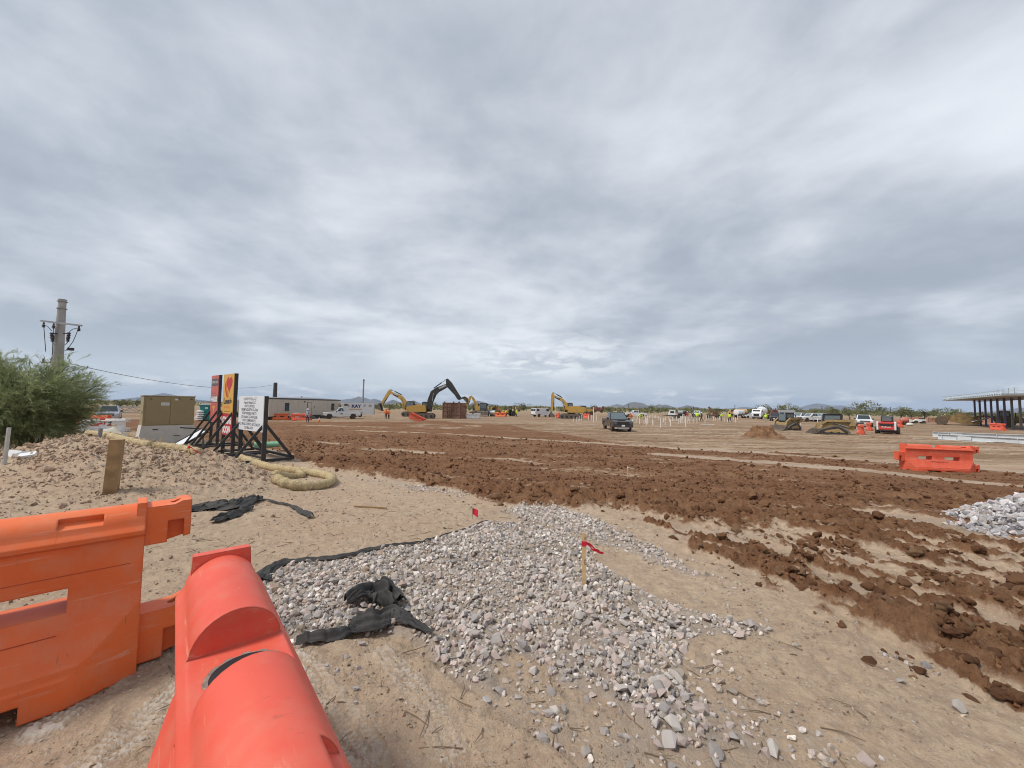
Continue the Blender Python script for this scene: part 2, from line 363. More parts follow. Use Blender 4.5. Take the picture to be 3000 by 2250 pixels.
def treads(x, y):
    t = np.zeros(x.shape); ph = np.zeros(x.shape)
    for P, w in TREADS:
        sel = (np.abs(x) < 4) & (y < 5) & (y > 0)
        d, al = seg_dist(x[sel], y[sel], P); k = 1 - sstep(w * 0.9, w * 1.05, d)
        rib = (np.sin(al * 2 * math.pi / 0.034) > -0.15) * (np.cos(d * 2 * math.pi / (w * 0.55)) > -0.7)
        t[sel] = np.maximum(t[sel], k * rib * (0.35 + 0.65 * sstep(-0.15, 0.25, fbm(x[sel], y[sel], 0.5, 3, 0.6, 31))))
    return t
def detail(x, y, r, mud, tr, g):
    near = 1 - sstep(25, 70, r)
    patch = np.clip(.55 + 1.4 * fbm(x, y, 1.6, 3, .5, 61), .1, 1)
    z = 0.022 * fbm(x, y, 0.9, 3, 0.5, 1) + 0.011 * fbm(x, y, 0.13, 4, 0.62, 2) + patch * 0.045 * (0.25 - np.abs(fbm(x, y, 0.27, 4, .58, 62)))
    rg = np.clip(ridge(x, y) * 1.8, 0, 1) * sstep(0.0, 0.3, 1 - mud)
    lump = np.abs(fbm(x, y, 0.34, 4, 0.55, 3)); z = z + rg * (0.16 * (0.35 - lump) + 0.05 * fbm(x, y, 0.11, 4, 0.62, 8))
    a = x * FURROW[0] + y * FURROW[1]; b = -x * FURROW[1] + y * FURROW[0]
    clod = np.abs(fbm(x, y, 0.42, 5, 0.60, 4)); fur = fbm(a * 0.14, b, 0.5, 4, 0.55, 6); coarse = fbm(x, y, 2.4, 3, 0.5, 21)
    calm = 1 - .62 * sstep(7.5, 11.5, y) * sstep(-4.5, 0.5, x) - .25 * sstep(12, 18, y)
    z = z + mud * near * calm * (0.05 + 0.19 * (0.32 - clod) + 0.10 * fur + 0.10 * coarse + 0.055 * fbm(x, y, 0.11, 4, 0.65, 22)) + .018 * fur * sstep(3.5, 0.5, np.abs(x - 2.6)) * sstep(9, 5, y)
    z = z - 0.03 * tr * near + 0.045 * np.clip(g, 0, 1) * (0.6 + 0.8 * fbm(x, y, 0.7, 3, 0.5, 12))
    z = z + 0.035 * poly_mask(x, y, SLAB, 0.025) * (1 + 0.3 * fbm(x, y, 0.25, 3, 0.6, 40))
    z = z + (1 - mud) * sstep(13, 20, y) * (1 - sstep(60, 120, r)) * (.075 * fbm(x * .22 + .03 * y, y, 1.1, 4, .6, 151) + .05 * fbm(x, y, .7, 3, .6, 152))
    far = sstep(45, 120, r); z = z + far * 0.25 * fbm(x, y, 22, 3, 0.5, 17)
    return z
def hfull(x, y):
    x = np.asarray(x, float); y = np.asarray(y, float); r = np.hypot(x, y); m, t, g = zones(x, y, r)
    return hb(x, y) + detail(x, y, r, m, t, g), m, t, g
def hf(x, y): return float(hfull(np.array([x]), np.array([y]))[0][0])

def make_ground():
    fine = np.radians(np.linspace(-66, 66, 690)); coarse = np.radians(np.linspace(66, 294, 60)[1:-1]); ang = np.concatenate([fine, coarse]); na = len(ang)
    rad = np.concatenate([np.geomspace(0.45, 60, 650), np.geomspace(60, 16000, 130)[1:]]); nr = len(rad)
    Rr, A = np.meshgrid(rad, ang, indexing='ij'); x = (Rr * np.sin(A)).ravel(); y = (Rr * np.cos(A)).ravel(); r = Rr.ravel()
    m, t, g = zones(x, y, r); tre = treads(x, y)
    z = hb(x, y) + detail(x, y, r, m, t, g) + 0.012 * tre
    V = np.column_stack([x, y, z]); V = np.vstack([V, [0, 0, hz(0, 0)]])
    i = np.arange(nr - 1)[:, None] * na; j = np.arange(na)[None, :]; j2 = (j + 1) % na
    Q = np.stack([i + j, i + j2, i + na + j2, i + na + j], -1).reshape(-1, 4)[:, ::-1]
    c = len(V) - 1; fan = np.stack([np.full(na, c), np.arange(na), (np.arange(na) + 1) % na, (np.arange(na) + 1) % na], -1)
    me = bpy.data.meshes.new('ground'); nq = len(Q)
    me.vertices.add(len(V)); me.vertices.foreach_set('co', V.astype(np.float32).ravel())
    fan3 = fan[:, :3][:, ::-1]; li = np.concatenate([Q.ravel(), fan3.ravel()]).astype(np.int32)
    me.loops.add(len(li)); me.loops.foreach_set('vertex_index', li)
    ls = np.concatenate([np.arange(nq) * 4, nq * 4 + np.arange(na) * 3]).astype(np.int32)
    me.polygons.add(len(ls)); me.polygons.foreach_set('loop_start', ls); me.polygons.foreach_set('use_smooth', np.ones(len(ls), bool)); me.update(calc_edges=True)
    at = me.color_attributes.new('zone', 'FLOAT_COLOR', 'POINT'); C = np.zeros((len(V), 4), np.float32)
    C[:-1, 0] = m; C[:-1, 1] = t; C[:-1, 2] = np.clip(g * 1.1, 0, 1); C[:-1, 3] = tre; at.data.foreach_set('color', C.ravel())
    return me
def ground_material():
    m = bpy.data.materials.new('construction_dirt'); m.use_nodes = True; nt = m.node_tree; N = nt.nodes; Lk = nt.links; b = N['Principled BSDF']
    tc = N.new('ShaderNodeTexCoord'); at = N.new('ShaderNodeAttribute'); at.attribute_name = 'zone'; sp = N.new('ShaderNodeSeparateColor'); Lk.new(at.outputs['Color'], sp.inputs[0])
    def noise(s, d=5, r=0.6, v=None):
        n = N.new('ShaderNodeTexNoise'); n.inputs['Scale'].default_value = s; n.inputs['Detail'].default_value = d; n.inputs['Roughness'].default_value = r
        Lk.new(v or tc.outputs['Object'], n.inputs['Vector']); return n.outputs[0]
    def mr(v, a, b_, c=0., d=1.):
        n = N.new('ShaderNodeMapRange'); n.inputs[1].default_value = a; n.inputs[2].default_value = b_; n.inputs[3].default_value = c; n.inputs[4].default_value = d; Lk.new(v, n.inputs[0]); return n.outputs[0]
    def mth(op, a, c):
        n = N.new('ShaderNodeMath'); n.operation = op
        for i, v in enumerate((a, c)):
            if isinstance(v, float): n.inputs[i].default_value = v
            else: Lk.new(v, n.inputs[i])
        return n.outputs[0]
    def mix(f, a, c):
        n = N.new('ShaderNodeMix'); n.data_type = 'RGBA'
        for i, v in ((0, f), (6, a), (7, c)):
            if isinstance(v, tuple): n.inputs[i].default_value = (*v, 1)
            elif isinstance(v, float): n.inputs[i].default_value = v
            else: Lk.new(v, n.inputs[i])
        return n.outputs[2]
    sand = mix(mr(noise(0.8, 6), .35, .65), (.415, .305, .205), (.53, .405, .285))
    sand = mix(mr(noise(2.6, 7, .7), .42, .62, 0, .8), sand, (.48, .36, .25))
    sand = mix(mr(noise(7.0, 6, .72), .42, .66), sand, (.355, .258, .185))
    sand = mix(mr(noise(0.45, 5, .6), .50, .66, 0, .7), sand, (.43, .288, .195))
    sand = mix(mr(noise(19.0, 6, .75), .50, .64, 0, .75), sand, (.27, .195, .14))
    sand = mix(mr(noise(38.0, 4, .7), .52, .70, 0, .8), sand, (.56, .46, .36))
    sand = mix(mr(noise(60.0, 3, .7), .58, .74, 0, .45), sand, (.20, .14, .095))
    mp = N.new('ShaderNodeMapping'); mp.inputs['Scale'].default_value = (0.12, 1.0, 1.0); mp.inputs['Rotation'].default_value = (0, 0, 0.12); Lk.new(tc.outputs['Object'], mp.inputs[0])
    mp2 = N.new('ShaderNodeMapping'); mp2.inputs['Scale'].default_value = (0.06, 1.3, 1.0); mp2.inputs['Rotation'].default_value = (0, 0, 0.22); Lk.new(tc.outputs['Object'], mp2.inputs[0])
    # beyond the berm the site is driven smooth in long streaks; farther out is open desert
    cd = N.new('ShaderNodeSeparateXYZ'); Lk.new(tc.outputs['Object'], cd.inputs[0])
    siteT = mix(mr(noise(0.55, 7, .65, mp.outputs[0]), .42, .62), (.215, .138, .080), (.365, .262, .175))
    siteT = mix(mr(noise(1.6, 6, .7, mp.outputs[0]), .48, .60, 0, .85), siteT, (.15, .082, .045))
    siteT = mix(mr(noise(0.9, 5, .65, mp2.outputs[0]), .54, .64, 0, .85), siteT, (.43, .34, .255))
    siteT = mix(mr(noise(3.0, 5, .7), .5, .7, 0, .5), siteT, (.36, .29, .215))
    sand = mix(mr(cd.outputs[1], 12.0, 20.0), sand, siteT)
    desert = mix(mr(noise(0.02, 6, .65), .40, .62), (.40, .30, .20), (.27, .22, .13)); desert = mix(mr(noise(0.09, 5, .7), .52, .66, 0, .8), desert, (.15, .15, .075))
    sand = mix(mr(cd.outputs[1], 120.0, 220.0), sand, desert)
    mudc = mix(mr(noise(1.3, 6, .65), .35, .68), (.108, .047, .023), (.205, .102, .050))
    mudc = mix(mr(noise(0.5, 6, .7, mp.outputs[0]), .48, .62, 0, .5), mudc, (.25, .145, .08))
    mudc = mix(mr(noise(9.0, 5, .7), .44, .68, 0, .6), mudc, (.27, .155, .088))
    mudc = mix(mr(noise(26.0, 4, .7), .54, .72, 0, .7), mudc, (.085, .038, .02))
    trk = mix(mr(noise(1.5, 5, .6, mp.outputs[0]), .4, .65), (.40, .31, .235), (.31, .225, .155))
    grv = mix(mr(noise(14.0, 5, .7), .4, .65), (.33, .265, .21), (.42, .35, .285))
    jit = mr(noise(5.0, 6, .75), .25, .75, -.30, .30)
    mf = mr(mth('ADD', sp.outputs[0], jit), .34, .62)
    c = mix(mr(sp.outputs[1], .25, .75), sand, trk); c = mix(mr(mth('ADD', sp.outputs[2], mr(noise(9.0, 5), .3, .7, -.2, .2)), .15, .6), c, grv); c = mix(mf, c, mudc)
    c = mix(mth('MULTIPLY', at.outputs['Alpha'], 1.0), c, (.60, .53, .45))
    Lk.new(c, b.inputs['Base Color']); b.inputs['Roughness'].default_value = 0.95; b.inputs['Specular IOR Level'].default_value = 0.15
    bp = N.new('ShaderNodeBump'); bp.inputs['Strength'].default_value = 1.0; bp.inputs['Distance'].default_value = 0.03
    hgt = mth('ADD', mth('MULTIPLY', noise(45.0, 5, .7), 0.8), mth('MULTIPLY', noise(11.0, 5, .7), 1.1)); Lk.new(hgt, bp.inputs['Height']); Lk.new(bp.outputs[0], b.inputs['Normal'])
    return m
gme = make_ground(); gme.materials.append(ground_material())
ground = tag(link('ground', gme), 'bare tan and churned brown dirt of the building site', 'ground', kind='structure')

# ---------------------------------------------------------------- loose stones and clods
def hull_proto(seed, n=13, sq=(1, .8, .65), bumpy=0.28):
    r = random.Random(seed); bm = bmesh.new()
    for i in range(n):
        v = Vector((r.gauss(0, 1), r.gauss(0, 1), r.gauss(0, 1))).normalized() * (1 + r.uniform(-bumpy, bumpy * .5)); bm.verts.new((v.x * sq[0], v.y * sq[1], v.z * sq[2]))
    res = bmesh.ops.convex_hull(bm, input=bm.verts); bmesh.ops.delete(bm, geom=[e for e in res['geom_interior'] if isinstance(e, bmesh.types.BMVert)], context='VERTS')
    bmesh.ops.triangulate(bm, faces=bm.faces); bm.verts.index_update()
    V = np.array([v.co[:] for v in bm.verts]); Fc = np.array([[v.index for v in f.verts] for f in bm.faces]); bm.free(); return V, Fc
def rand_rot(n, flat=1.0):
    q = rng.normal(size=(n, 4)); q[:, 1:3] *= flat; q /= np.linalg.norm(q, axis=1)[:, None]; w, x, y, z = q.T
    return np.stack([1 - 2 * (y * y + z * z), 2 * (x * y - z * w), 2 * (x * z + y * w), 2 * (x * y + z * w), 1 - 2 * (x * x + z * z), 2 * (y * z - x * w), 2 * (x * z - y * w), 2 * (y * z + x * w), 1 - 2 * (x * x + y * y)], -1).reshape(n, 3, 3)
def scatter_mesh(name, protos, T, S, C, material, flat=1.0, smooth=False):
    """one mesh of many small solids: positions T, sizes S, colours C"""
    n = len(T); which = rng.integers(0, len(protos), n); VV = []; FF = []; CC = []; off = 0
    for k, (pv, pf) in enumerate(protos):
        s = which == k; c = int(s.sum())
        if not c: continue
        W = np.einsum('nij,vj->nvi', rand_rot(c, flat), pv) * S[s][:, None, None] * rng.uniform(.85, 1.18, (c, 1, 3)) + T[s][:, None, :]
        VV.append(W.reshape(-1, 3)); FF.append((pf[None] + (np.arange(c) * len(pv))[:, None, None] + off).reshape(-1, 3)); CC.append(np.repeat(C[s], len(pv), 0)); off += c * len(pv)
    V = np.vstack(VV); me = mesh_np(name, V, np.vstack(FF), [material], smooth)
    at = me.color_attributes.new('tint', 'FLOAT_COLOR', 'POINT'); at.data.foreach_set('color', np.hstack([np.vstack(CC), np.ones((len(V), 1))]).astype(np.float32).ravel()); return me
def tint_material(name, rough=0.9, bscale=60.0, bump=0.006, vein=True):
    m = bpy.data.materials.new(name); m.use_nodes = True; nt = m.node_tree; N = nt.nodes; Lk = nt.links; b = N['Principled BSDF']; b.inputs['Roughness'].default_value = rough; b.inputs['Specular IOR Level'].default_value = 0.25
    at = N.new('ShaderNodeAttribute'); at.attribute_name = 'tint'; tc = N.new('ShaderNodeTexCoord')
    n = N.new('ShaderNodeTexNoise'); n.inputs['Scale'].default_value = bscale; n.inputs['Detail'].default_value = 5; n.inputs['Roughness'].default_value = .7; Lk.new(tc.outputs['Object'], n.inputs['Vector'])
    mr = N.new('ShaderNodeMapRange'); mr.inputs[1].default_value = .3; mr.inputs[2].default_value = .7; mr.inputs[3].default_value = .62; mr.inputs[4].default_value = 1.3; Lk.new(n.outputs[0], mr.inputs[0])
    mx = N.new('ShaderNodeMix'); mx.data_type = 'RGBA'; mx.blend_type = 'MULTIPLY'; mx.inputs[0].default_value = 1; Lk.new(at.outputs['Color'], mx.inputs[6]); Lk.new(mr.outputs[0], mx.inputs[7]); Lk.new(mx.outputs[2], b.inputs['Base Color'])
    bp = N.new('ShaderNodeBump'); bp.inputs['Distance'].default_value = bump; bp.inputs['Strength'].default_value = .8; Lk.new(n.outputs[0], bp.inputs['Height']); Lk.new(bp.outputs[0], b.inputs['Normal']); return m
STONE_M = tint_material('crushed_stone'); CLOD_M = tint_material('mud_clod', bscale=32.0, bump=0.03)
STONES = [hull_proto(i, 15, (1, random.uniform(.75, 1), random.uniform(.62, .9)), .22) for i in range(14)]
CLODS = [hull_proto(50 + i, 15, (1, random.uniform(.75, 1), random.uniform(.6, .85)), .32) for i in range(10)]; GRIT = [hull_proto(80 + i, 8, (1, .85, .7), .2) for i in range(8)]
def lump_proto(seed):
    bm = bmesh.new(); bmesh.ops.create_icosphere(bm, subdivisions=3, radius=1); V = np.array([v.co[:] for v in bm.verts]); Fc = np.array([[v.index for v in f.verts] for f in bm.faces]); bm.free()
    d = fbm(V[:, 0] * 1.1 + V[:, 2] * .7, V[:, 1] * 1.1 - V[:, 2] * .8, .8, 5, .62, 160 + seed); e = np.abs(fbm(V[:, 0] - V[:, 2], V[:, 1] + V[:, 2] * .6, .45, 4, .6, 170 + seed)); return V * (1 + .55 * d - .5 * e + .1)[:, None] * np.array([1, .85, .62]), Fc
LUMPS = [lump_proto(i) for i in range(8)]
def stone_colors(n):
    base = np.array([(.47, .44, .425), (.56, .52, .495), (.36, .34, .335), (.49, .415, .39), (.66, .63, .60), (.42, .375, .315), (.24, .23, .23), (.44, .355, .29)])
    w = np.array([.25, .19, .17, .13, .09, .09, .05, .03]); return base[rng.choice(8, n, p=w)] * rng.uniform(.72, 1.2, (n, 1)) * np.array([1.04, 1.0, .955])
def mud_colors(n): 
    base = np.array([(.15, .070, .034), (.20, .10, .050), (.105, .047, .023), (.25, .145, .08)]); return base[rng.choice(4, n, p=[.4, .3, .2, .1])] * rng.uniform(.85, 1.15, (n, 1))
def polar_points(n, r0, r1, a0, a1):
    r = np.exp(rng.uniform(math.log(r0), math.log(r1), n)); a = np.radians(rng.uniform(a0, a1, n)); return r * np.sin(a), r * np.cos(a), r

def scatter_gravel():
    x = rng.uniform(-3.2, 4.6, 125000); y = rng.uniform(1.2, 9.8, 125000)       # even density on the ground
    z, m, t, g = hfull(x, y); g2 = np.clip(g, 0, 1); keep = rng.random(len(x)) < np.clip(g2, 0, 1) ** 1.1 * (0.75 + 0.9 * fbm(x, y, 0.45, 4, .6, 55)) * 0.98
    keep &= (m < 0.5) | (rng.random(len(x)) < 0.15)
    x, y, z, g2 = x[keep], y[keep], z[keep], g2[keep]; n = len(x)
    s = np.clip(rng.lognormal(math.log(.0178), .42, n), .007, .046)
    zz = z + s * rng.uniform(-.35, .75, n) * (0.35 + 0.65 * g2)
    return np.column_stack([x, y, zz]), s, g2
gT, gS, gD = scatter_gravel()
gC = stone_colors(len(gT)); dusty = (rng.random(len(gT)) < .16 + .35 * (gD < .5))[:, None]; gC = np.where(dusty, gC * .55 + np.array([.36, .27, .19]) * .45, gC)
order = np.argsort(-gS / np.hypot(gT[:, 0], gT[:, 1])); big = order[:300]; rest = order[300:]
gm = scatter_mesh('gravel', STONES, gT[rest], gS[rest], gC[rest], STONE_M)
tag(link('gravel', gm), 'bed of grey crushed stone spread over the dirt in front', 'gravel', kind='stuff')
def solo(name, protos, material, T, S, C, parent, k=8):
    """separate solids: k shapes share mesh data, each with its own size and turn"""
    mes = []
    for i in range(k):
        pv, pf = protos[i % len(protos)]; me = mesh_np(name, pv, pf, [material], material is CLOD_M); at = me.color_attributes.new('tint', 'FLOAT_COLOR', 'POINT')
        at.data.foreach_set('color', np.tile([*C[i % len(C)], 1.0], len(pv)).astype(np.float32)); mes.append(me)
    for t, s in zip(T, S):
        o = link(name, random.choice(mes), parent, t); o.scale = (s * random.uniform(.8, 1.25), s * random.uniform(.8, 1.2), s * random.uniform(.75, 1.1)); o.rotation_euler = (random.uniform(-.6, .6), random.uniform(-.6, .6), random.uniform(0, 6.28))
solo('stone', STONES, STONE_M, gT[big], gS[big] * 1.06, stone_colors(12), ground, 12)
# a few larger stones that stand out
LARGE = [(1960, 2180, .05), (1625, 2150, .03), (2150, 2170, .030), (1770, 2150, .026), (1715, 2215, .034), (1940, 2115, .028), (1425, 2060, .034), (1050, 1975, .024), (1015, 1945, .028), (985, 1990, .02), (1060, 1900, .028), (1040, 2045, .020), (955, 1972, .018), (2810, 2080, .05), (2640, 2000, .03), (2100, 2250, .03), (1520, 1975, .02), (2330, 1890, .022)]
LT = []
for a, b, s in LARGE: p = G(a, b); LT.append((p.x, p.y, hf(p.x, p.y) + s * .35))
solo('stone', STONES, STONE_M, LT, [s for *_, s in LARGE], [(.47, .42, .37), (.42, .38, .35), (.52, .48, .45)], ground, 6)

def scatter_clods():
    x, y, r = polar_points(95000, 1.6, 30, -58, 60); z, m, t, g = hfull(x, y)
    keep = (rng.random(len(x)) < np.clip((m - .30) * 1.6, 0, 1) * (1 - .9 * t) * (0.34 + 0.6 * fbm(x, y, .9, 4, .6, 71))) | ((rng.random(len(x)) < .03) & (poly_mask(x, y, MUD, 1.4) > .25) & (g < .3))
    x, y, z, r = x[keep], y[keep], z[keep], r[keep]; n = len(x)
    s = np.clip(rng.lognormal(math.log(.023), .48, n), .010, .075) * (0.8 + r / 22); s = np.minimum(s, .018 + .0075 * r); return np.column_stack([x, y, z + s * rng.uniform(-.25, .35, n)]), s
cT, cS = scatter_clods(); cC = mud_colors(len(cT)); o_ = np.argsort(-cS / np.hypot(cT[:, 0], cT[:, 1])); b_, r_ = o_[:220], o_[220:]
print('clods', len(cT), 'gravel', len(gT))
tag(link('dirt_clods', scatter_mesh('dirt_clods', CLODS, cT[r_], cS[r_], cC[r_], CLOD_M)), 'crumbled brown clods of churned wet soil across the site', 'clods', kind='stuff')
solo('dirt_clod', LUMPS, CLOD_M, cT[b_], cS[b_] * 1.15, mud_colors(10) * 1.15, ground, 8)
def scatter_grit():
    x, y, r = polar_points(90000, 0.9, 16, -58, 58); z, m, t, g = hfull(x, y); rg = ridge(x, y)
    keep = (m < .3) & (g < .35) & (rng.random(len(x)) < np.clip(.30 + 1.0 * rg + .8 * fbm(x, y, .5, 4, .6, 81), .08, 1))
    x, y, z, r, rg = x[keep], y[keep], z[keep], r[keep], rg[keep]; n = len(x); s = np.clip(rng.lognormal(math.log(.0042), .5, n), .002, .022) * (0.8 + r / 4.0) * (1 + .7 * np.clip(rg, 0, 1))
    base = np.array([(.38, .285, .20), (.46, .37, .28), (.29, .21, .15), (.44, .40, .36), (.55, .50, .44), (.21, .13, .09)]); C = base[rng.choice(6, n, p=[.44, .26, .14, .09, .05, .02])] * rng.uniform(.85, 1.15, (n, 1))
    return np.column_stack([x, y, z + s * .1]), s, C
a_, b_, c_ = scatter_grit()
tag(link('dirt_grit', scatter_mesh('dirt_grit', GRIT, a_, b_, c_, CLOD_M)), 'small crumbs of dry tan soil and grit on the ground', 'grit', kind='stuff')

def scatter_berm():
    x = rng.uniform(-16, -2, 60000); y = rng.uniform(4.5, 14, 60000); rg = ridge(x, y)
    keep = (rng.random(len(x)) < np.clip(rg * 1.5 - .06, 0, .8) * np.clip(.6 + 1.2 * fbm(x, y, .8, 3, .6, 85), .1, 1)) & (np.hypot(x, y) < 17); x, y, rg = x[keep], y[keep], rg[keep]
    z, *_ = hfull(x, y); n = len(x); s = np.clip(rng.lognormal(math.log(.020), .5, n), .008, .085)
    base = np.array([(.44, .31, .22), (.50, .37, .27), (.36, .25, .175), (.40, .29, .21)]); C = base[rng.choice(4, n)] * rng.uniform(.85, 1.12, (n, 1)); return np.column_stack([x, y, z + s * rng.uniform(-.2, .3, n)]), s, C
a_, b_, c_ = scatter_berm(); print('berm', len(a_))
tag(link('berm_clods', scatter_mesh('berm_clods', CLODS, a_, b_, c_, CLOD_M, smooth=False)), 'dry tan lumps of soil covering the berm', 'clods', kind='stuff')

def twigs():
    q = MB()
    for i in range(170):
        p = G(random.choice((random.uniform(350, 1500), random.uniform(600, 1400))), random.uniform(1470, 1640)) if i % 3 else G(random.uniform(50, 2600), random.uniform(1900, 2240))
        if i % 3 == 0 and p.y > 6: continue
        z = hf(p.x, p.y) + .006; a = random.uniform(0, 6.28); L = random.uniform(.05, .22); b = a + random.uniform(-.5, .5); m = (p.x + L * .5 * math.cos(a), p.y + L * .5 * math.sin(a), z + random.uniform(0, .012)); q.tube([(p.x, p.y, z), m, (m[0] + L * .5 * math.cos(b), m[1] + L * .5 * math.sin(b), z)], [.0035, .003, .0015], 4)
    return q.mesh('twigs', mat('dry_twig', (.16, .11, .07), .9, var=.4, scale=3), 60)
tag(link('twigs', twigs()), 'dry twigs and stalks strewn over the tan dirt', 'twigs', kind='stuff')
# ================================================================ shared materials
M_BLACKW = mat('black_painted_wood', (.018, .018, .020), .55, var=.3, scale=9, bump=.002, dirt=.25, dirtc=(.16, .13, .10))
M_WOOD = mat('weathered_post_wood', (.29, .175, .08), .8, var=.35, scale=5, bump=.004, c2=(.42, .27, .13), dirt=.35, dirtc=(.13, .09, .045))
M_STAKE = mat('pale_stake_wood', (.56, .40, .20), .8, var=.2, scale=14, bump=.002)
M_CONC = mat('cast_concrete', (.56, .54, .50), .85, var=.12, scale=4, bump=.003, dirt=.35, dirtc=(.30, .25, .19))
M_TAN = mat('tan_painted_steel', (.30, .235, .118), .45, var=.05, scale=2, dirt=.12)
M_STEEL = mat('galvanised_steel', (.30, .31, .32), .5, .5, var=.12, scale=3)
M_DKMET = mat('dark_metal', (.035, .035, .038), .5, .3, var=.2)
M_WHITE = mat('white_paint', (.74, .74, .73), .35, var=.03, scale=2, dirt=.12, dirtc=(.5, .42, .33))
M_WSIGN = mat('white_sign_board', (.72, .74, .78), .4, var=.03, dirt=.06)
M_TEXTK = mat('black_lettering', (.03, .03, .035), .6, var=.1)
M_RED = mat('red_sign_print', (.46, .025, .035), .5, var=.08); M_PINK = mat('faded_red_sign_print', (.50, .125, .105), .55, var=.14, scale=2)
M_YEL = mat('gold_sign_print', (.62, .345, .07), .5, var=.06); M_WTXT = mat('white_lettering', (.72, .70, .68), .5, var=.05); M_GREYP = mat('grey_sign_print', (.10, .085, .09), .5, var=.15); M_ORTX = mat('orange_lettering', (.65, .16, .02), .5)
M_RIB = mat('red_ribbon', (.60, .015, .045), .4, var=.1); M_WRIB = mat('white_ribbon', (.72, .70, .66), .5)
M_CLOTH = mat('black_silt_fabric', (.018, .018, .019), .75, var=.4, scale=20, bump=.004, bscale=70, dirt=.4, dirtc=(.12, .10, .08), dscale=5)
M_STRAW = mat('straw_wattle', (.40, .30, .15), .9, var=.35, scale=30, bump=.012, bscale=60, c2=(.58, .46, .27))
def plastic(name, c, c2, dust):
    m = mat(name, c, .50, var=.05, scale=2.5, c2=c2, bump=.0010, bscale=260, dirt=dust, dirtc=(.50, .31, .20), dscale=7.0, bevel=.016, spec=.4)
    nt = m.node_tree; N = nt.nodes; Lk = nt.links; b = N['Principled BSDF']; src = b.inputs['Base Color'].links[0].from_socket; tc = N.new('ShaderNodeTexCoord')
    def lay(src, sx, sz, scale, lo, hi, amt, colr):
        mp = N.new('ShaderNodeMapping'); mp.inputs['Scale'].default_value = (sx, 1, sz); mp.inputs['Rotation'].default_value = (0, .35, .2); Lk.new(tc.outputs['Object'], mp.inputs[0]); n = N.new('ShaderNodeTexNoise'); n.inputs['Scale'].default_value = scale; n.inputs['Detail'].default_value = 8; n.inputs['Roughness'].default_value = .7; Lk.new(mp.outputs[0], n.inputs['Vector'])
        r = N.new('ShaderNodeMapRange'); r.inputs[1].default_value = lo; r.inputs[2].default_value = hi; r.inputs[4].default_value = amt; Lk.new(n.outputs[0], r.inputs[0]); x = N.new('ShaderNodeMix'); x.data_type = 'RGBA'; Lk.new(r.outputs[0], x.inputs[0]); Lk.new(src, x.inputs[6]); x.inputs[7].default_value = (*colr, 1); return x.outputs[2]
    src = lay(src, .22, 3.0, 9, .57, .70, .7, (.64, .36, .25)); src = lay(src, 3.5, .25, 13, .62, .71, .75, (.22, .085, .045)); src = lay(src, 1, 1, 45, .66, .74, .5, (.66, .46, .36))
    Lk.new(src, b.inputs['Base Color']); return m
M_ORANGE = plastic('orange_plastic', (.70, .118, .023), (.76, .142, .029), .34)
M_CORAL = plastic('coral_red_plastic', (.66, .068, .040), (.70, .094, .058), .28)
M_REDOR = plastic('red_orange_plastic', (.70, .075, .031), (.75, .108, .047), .30)
M_WBAR = plastic('white_plastic', (.68, .68, .65), (.75, .75, .73), .22)

FONT_CACHE = {}
def text(body, height, width, m, parent, loc, name='lettering', rot=(R_(90), 0, 0), bold=0.0, align='CENTER'):
    """flat lettering as a mesh: cap height and full width in metres"""
    cu = bpy.data.curves.new(name, 'FONT'); cu.body = body; cu.align_x = align; cu.size = 1; cu.fill_mode = 'FRONT'; cu.offset = bold; cu.resolution_u = 3
    ob = bpy.data.objects.new(name, cu); col.objects.link(ob); dg = bpy.context.evaluated_depsgraph_get(); me = bpy.data.meshes.new_from_object(ob.evaluated_get(dg)); bpy.data.objects.remove(ob)
    xs = [v.co.x for v in me.vertices]; w = max(xs) - min(xs); cx = (max(xs) + min(xs)) / 2; sy = height / 0.70; sx = width / w if width else sy
    for v in me.vertices: v.co = ((v.co.x - cx) * sx, v.co.y * sy, 0)
    me.name = name; me.materials.clear(); me.materials.append(m); return link(name, me, parent, loc, rot)

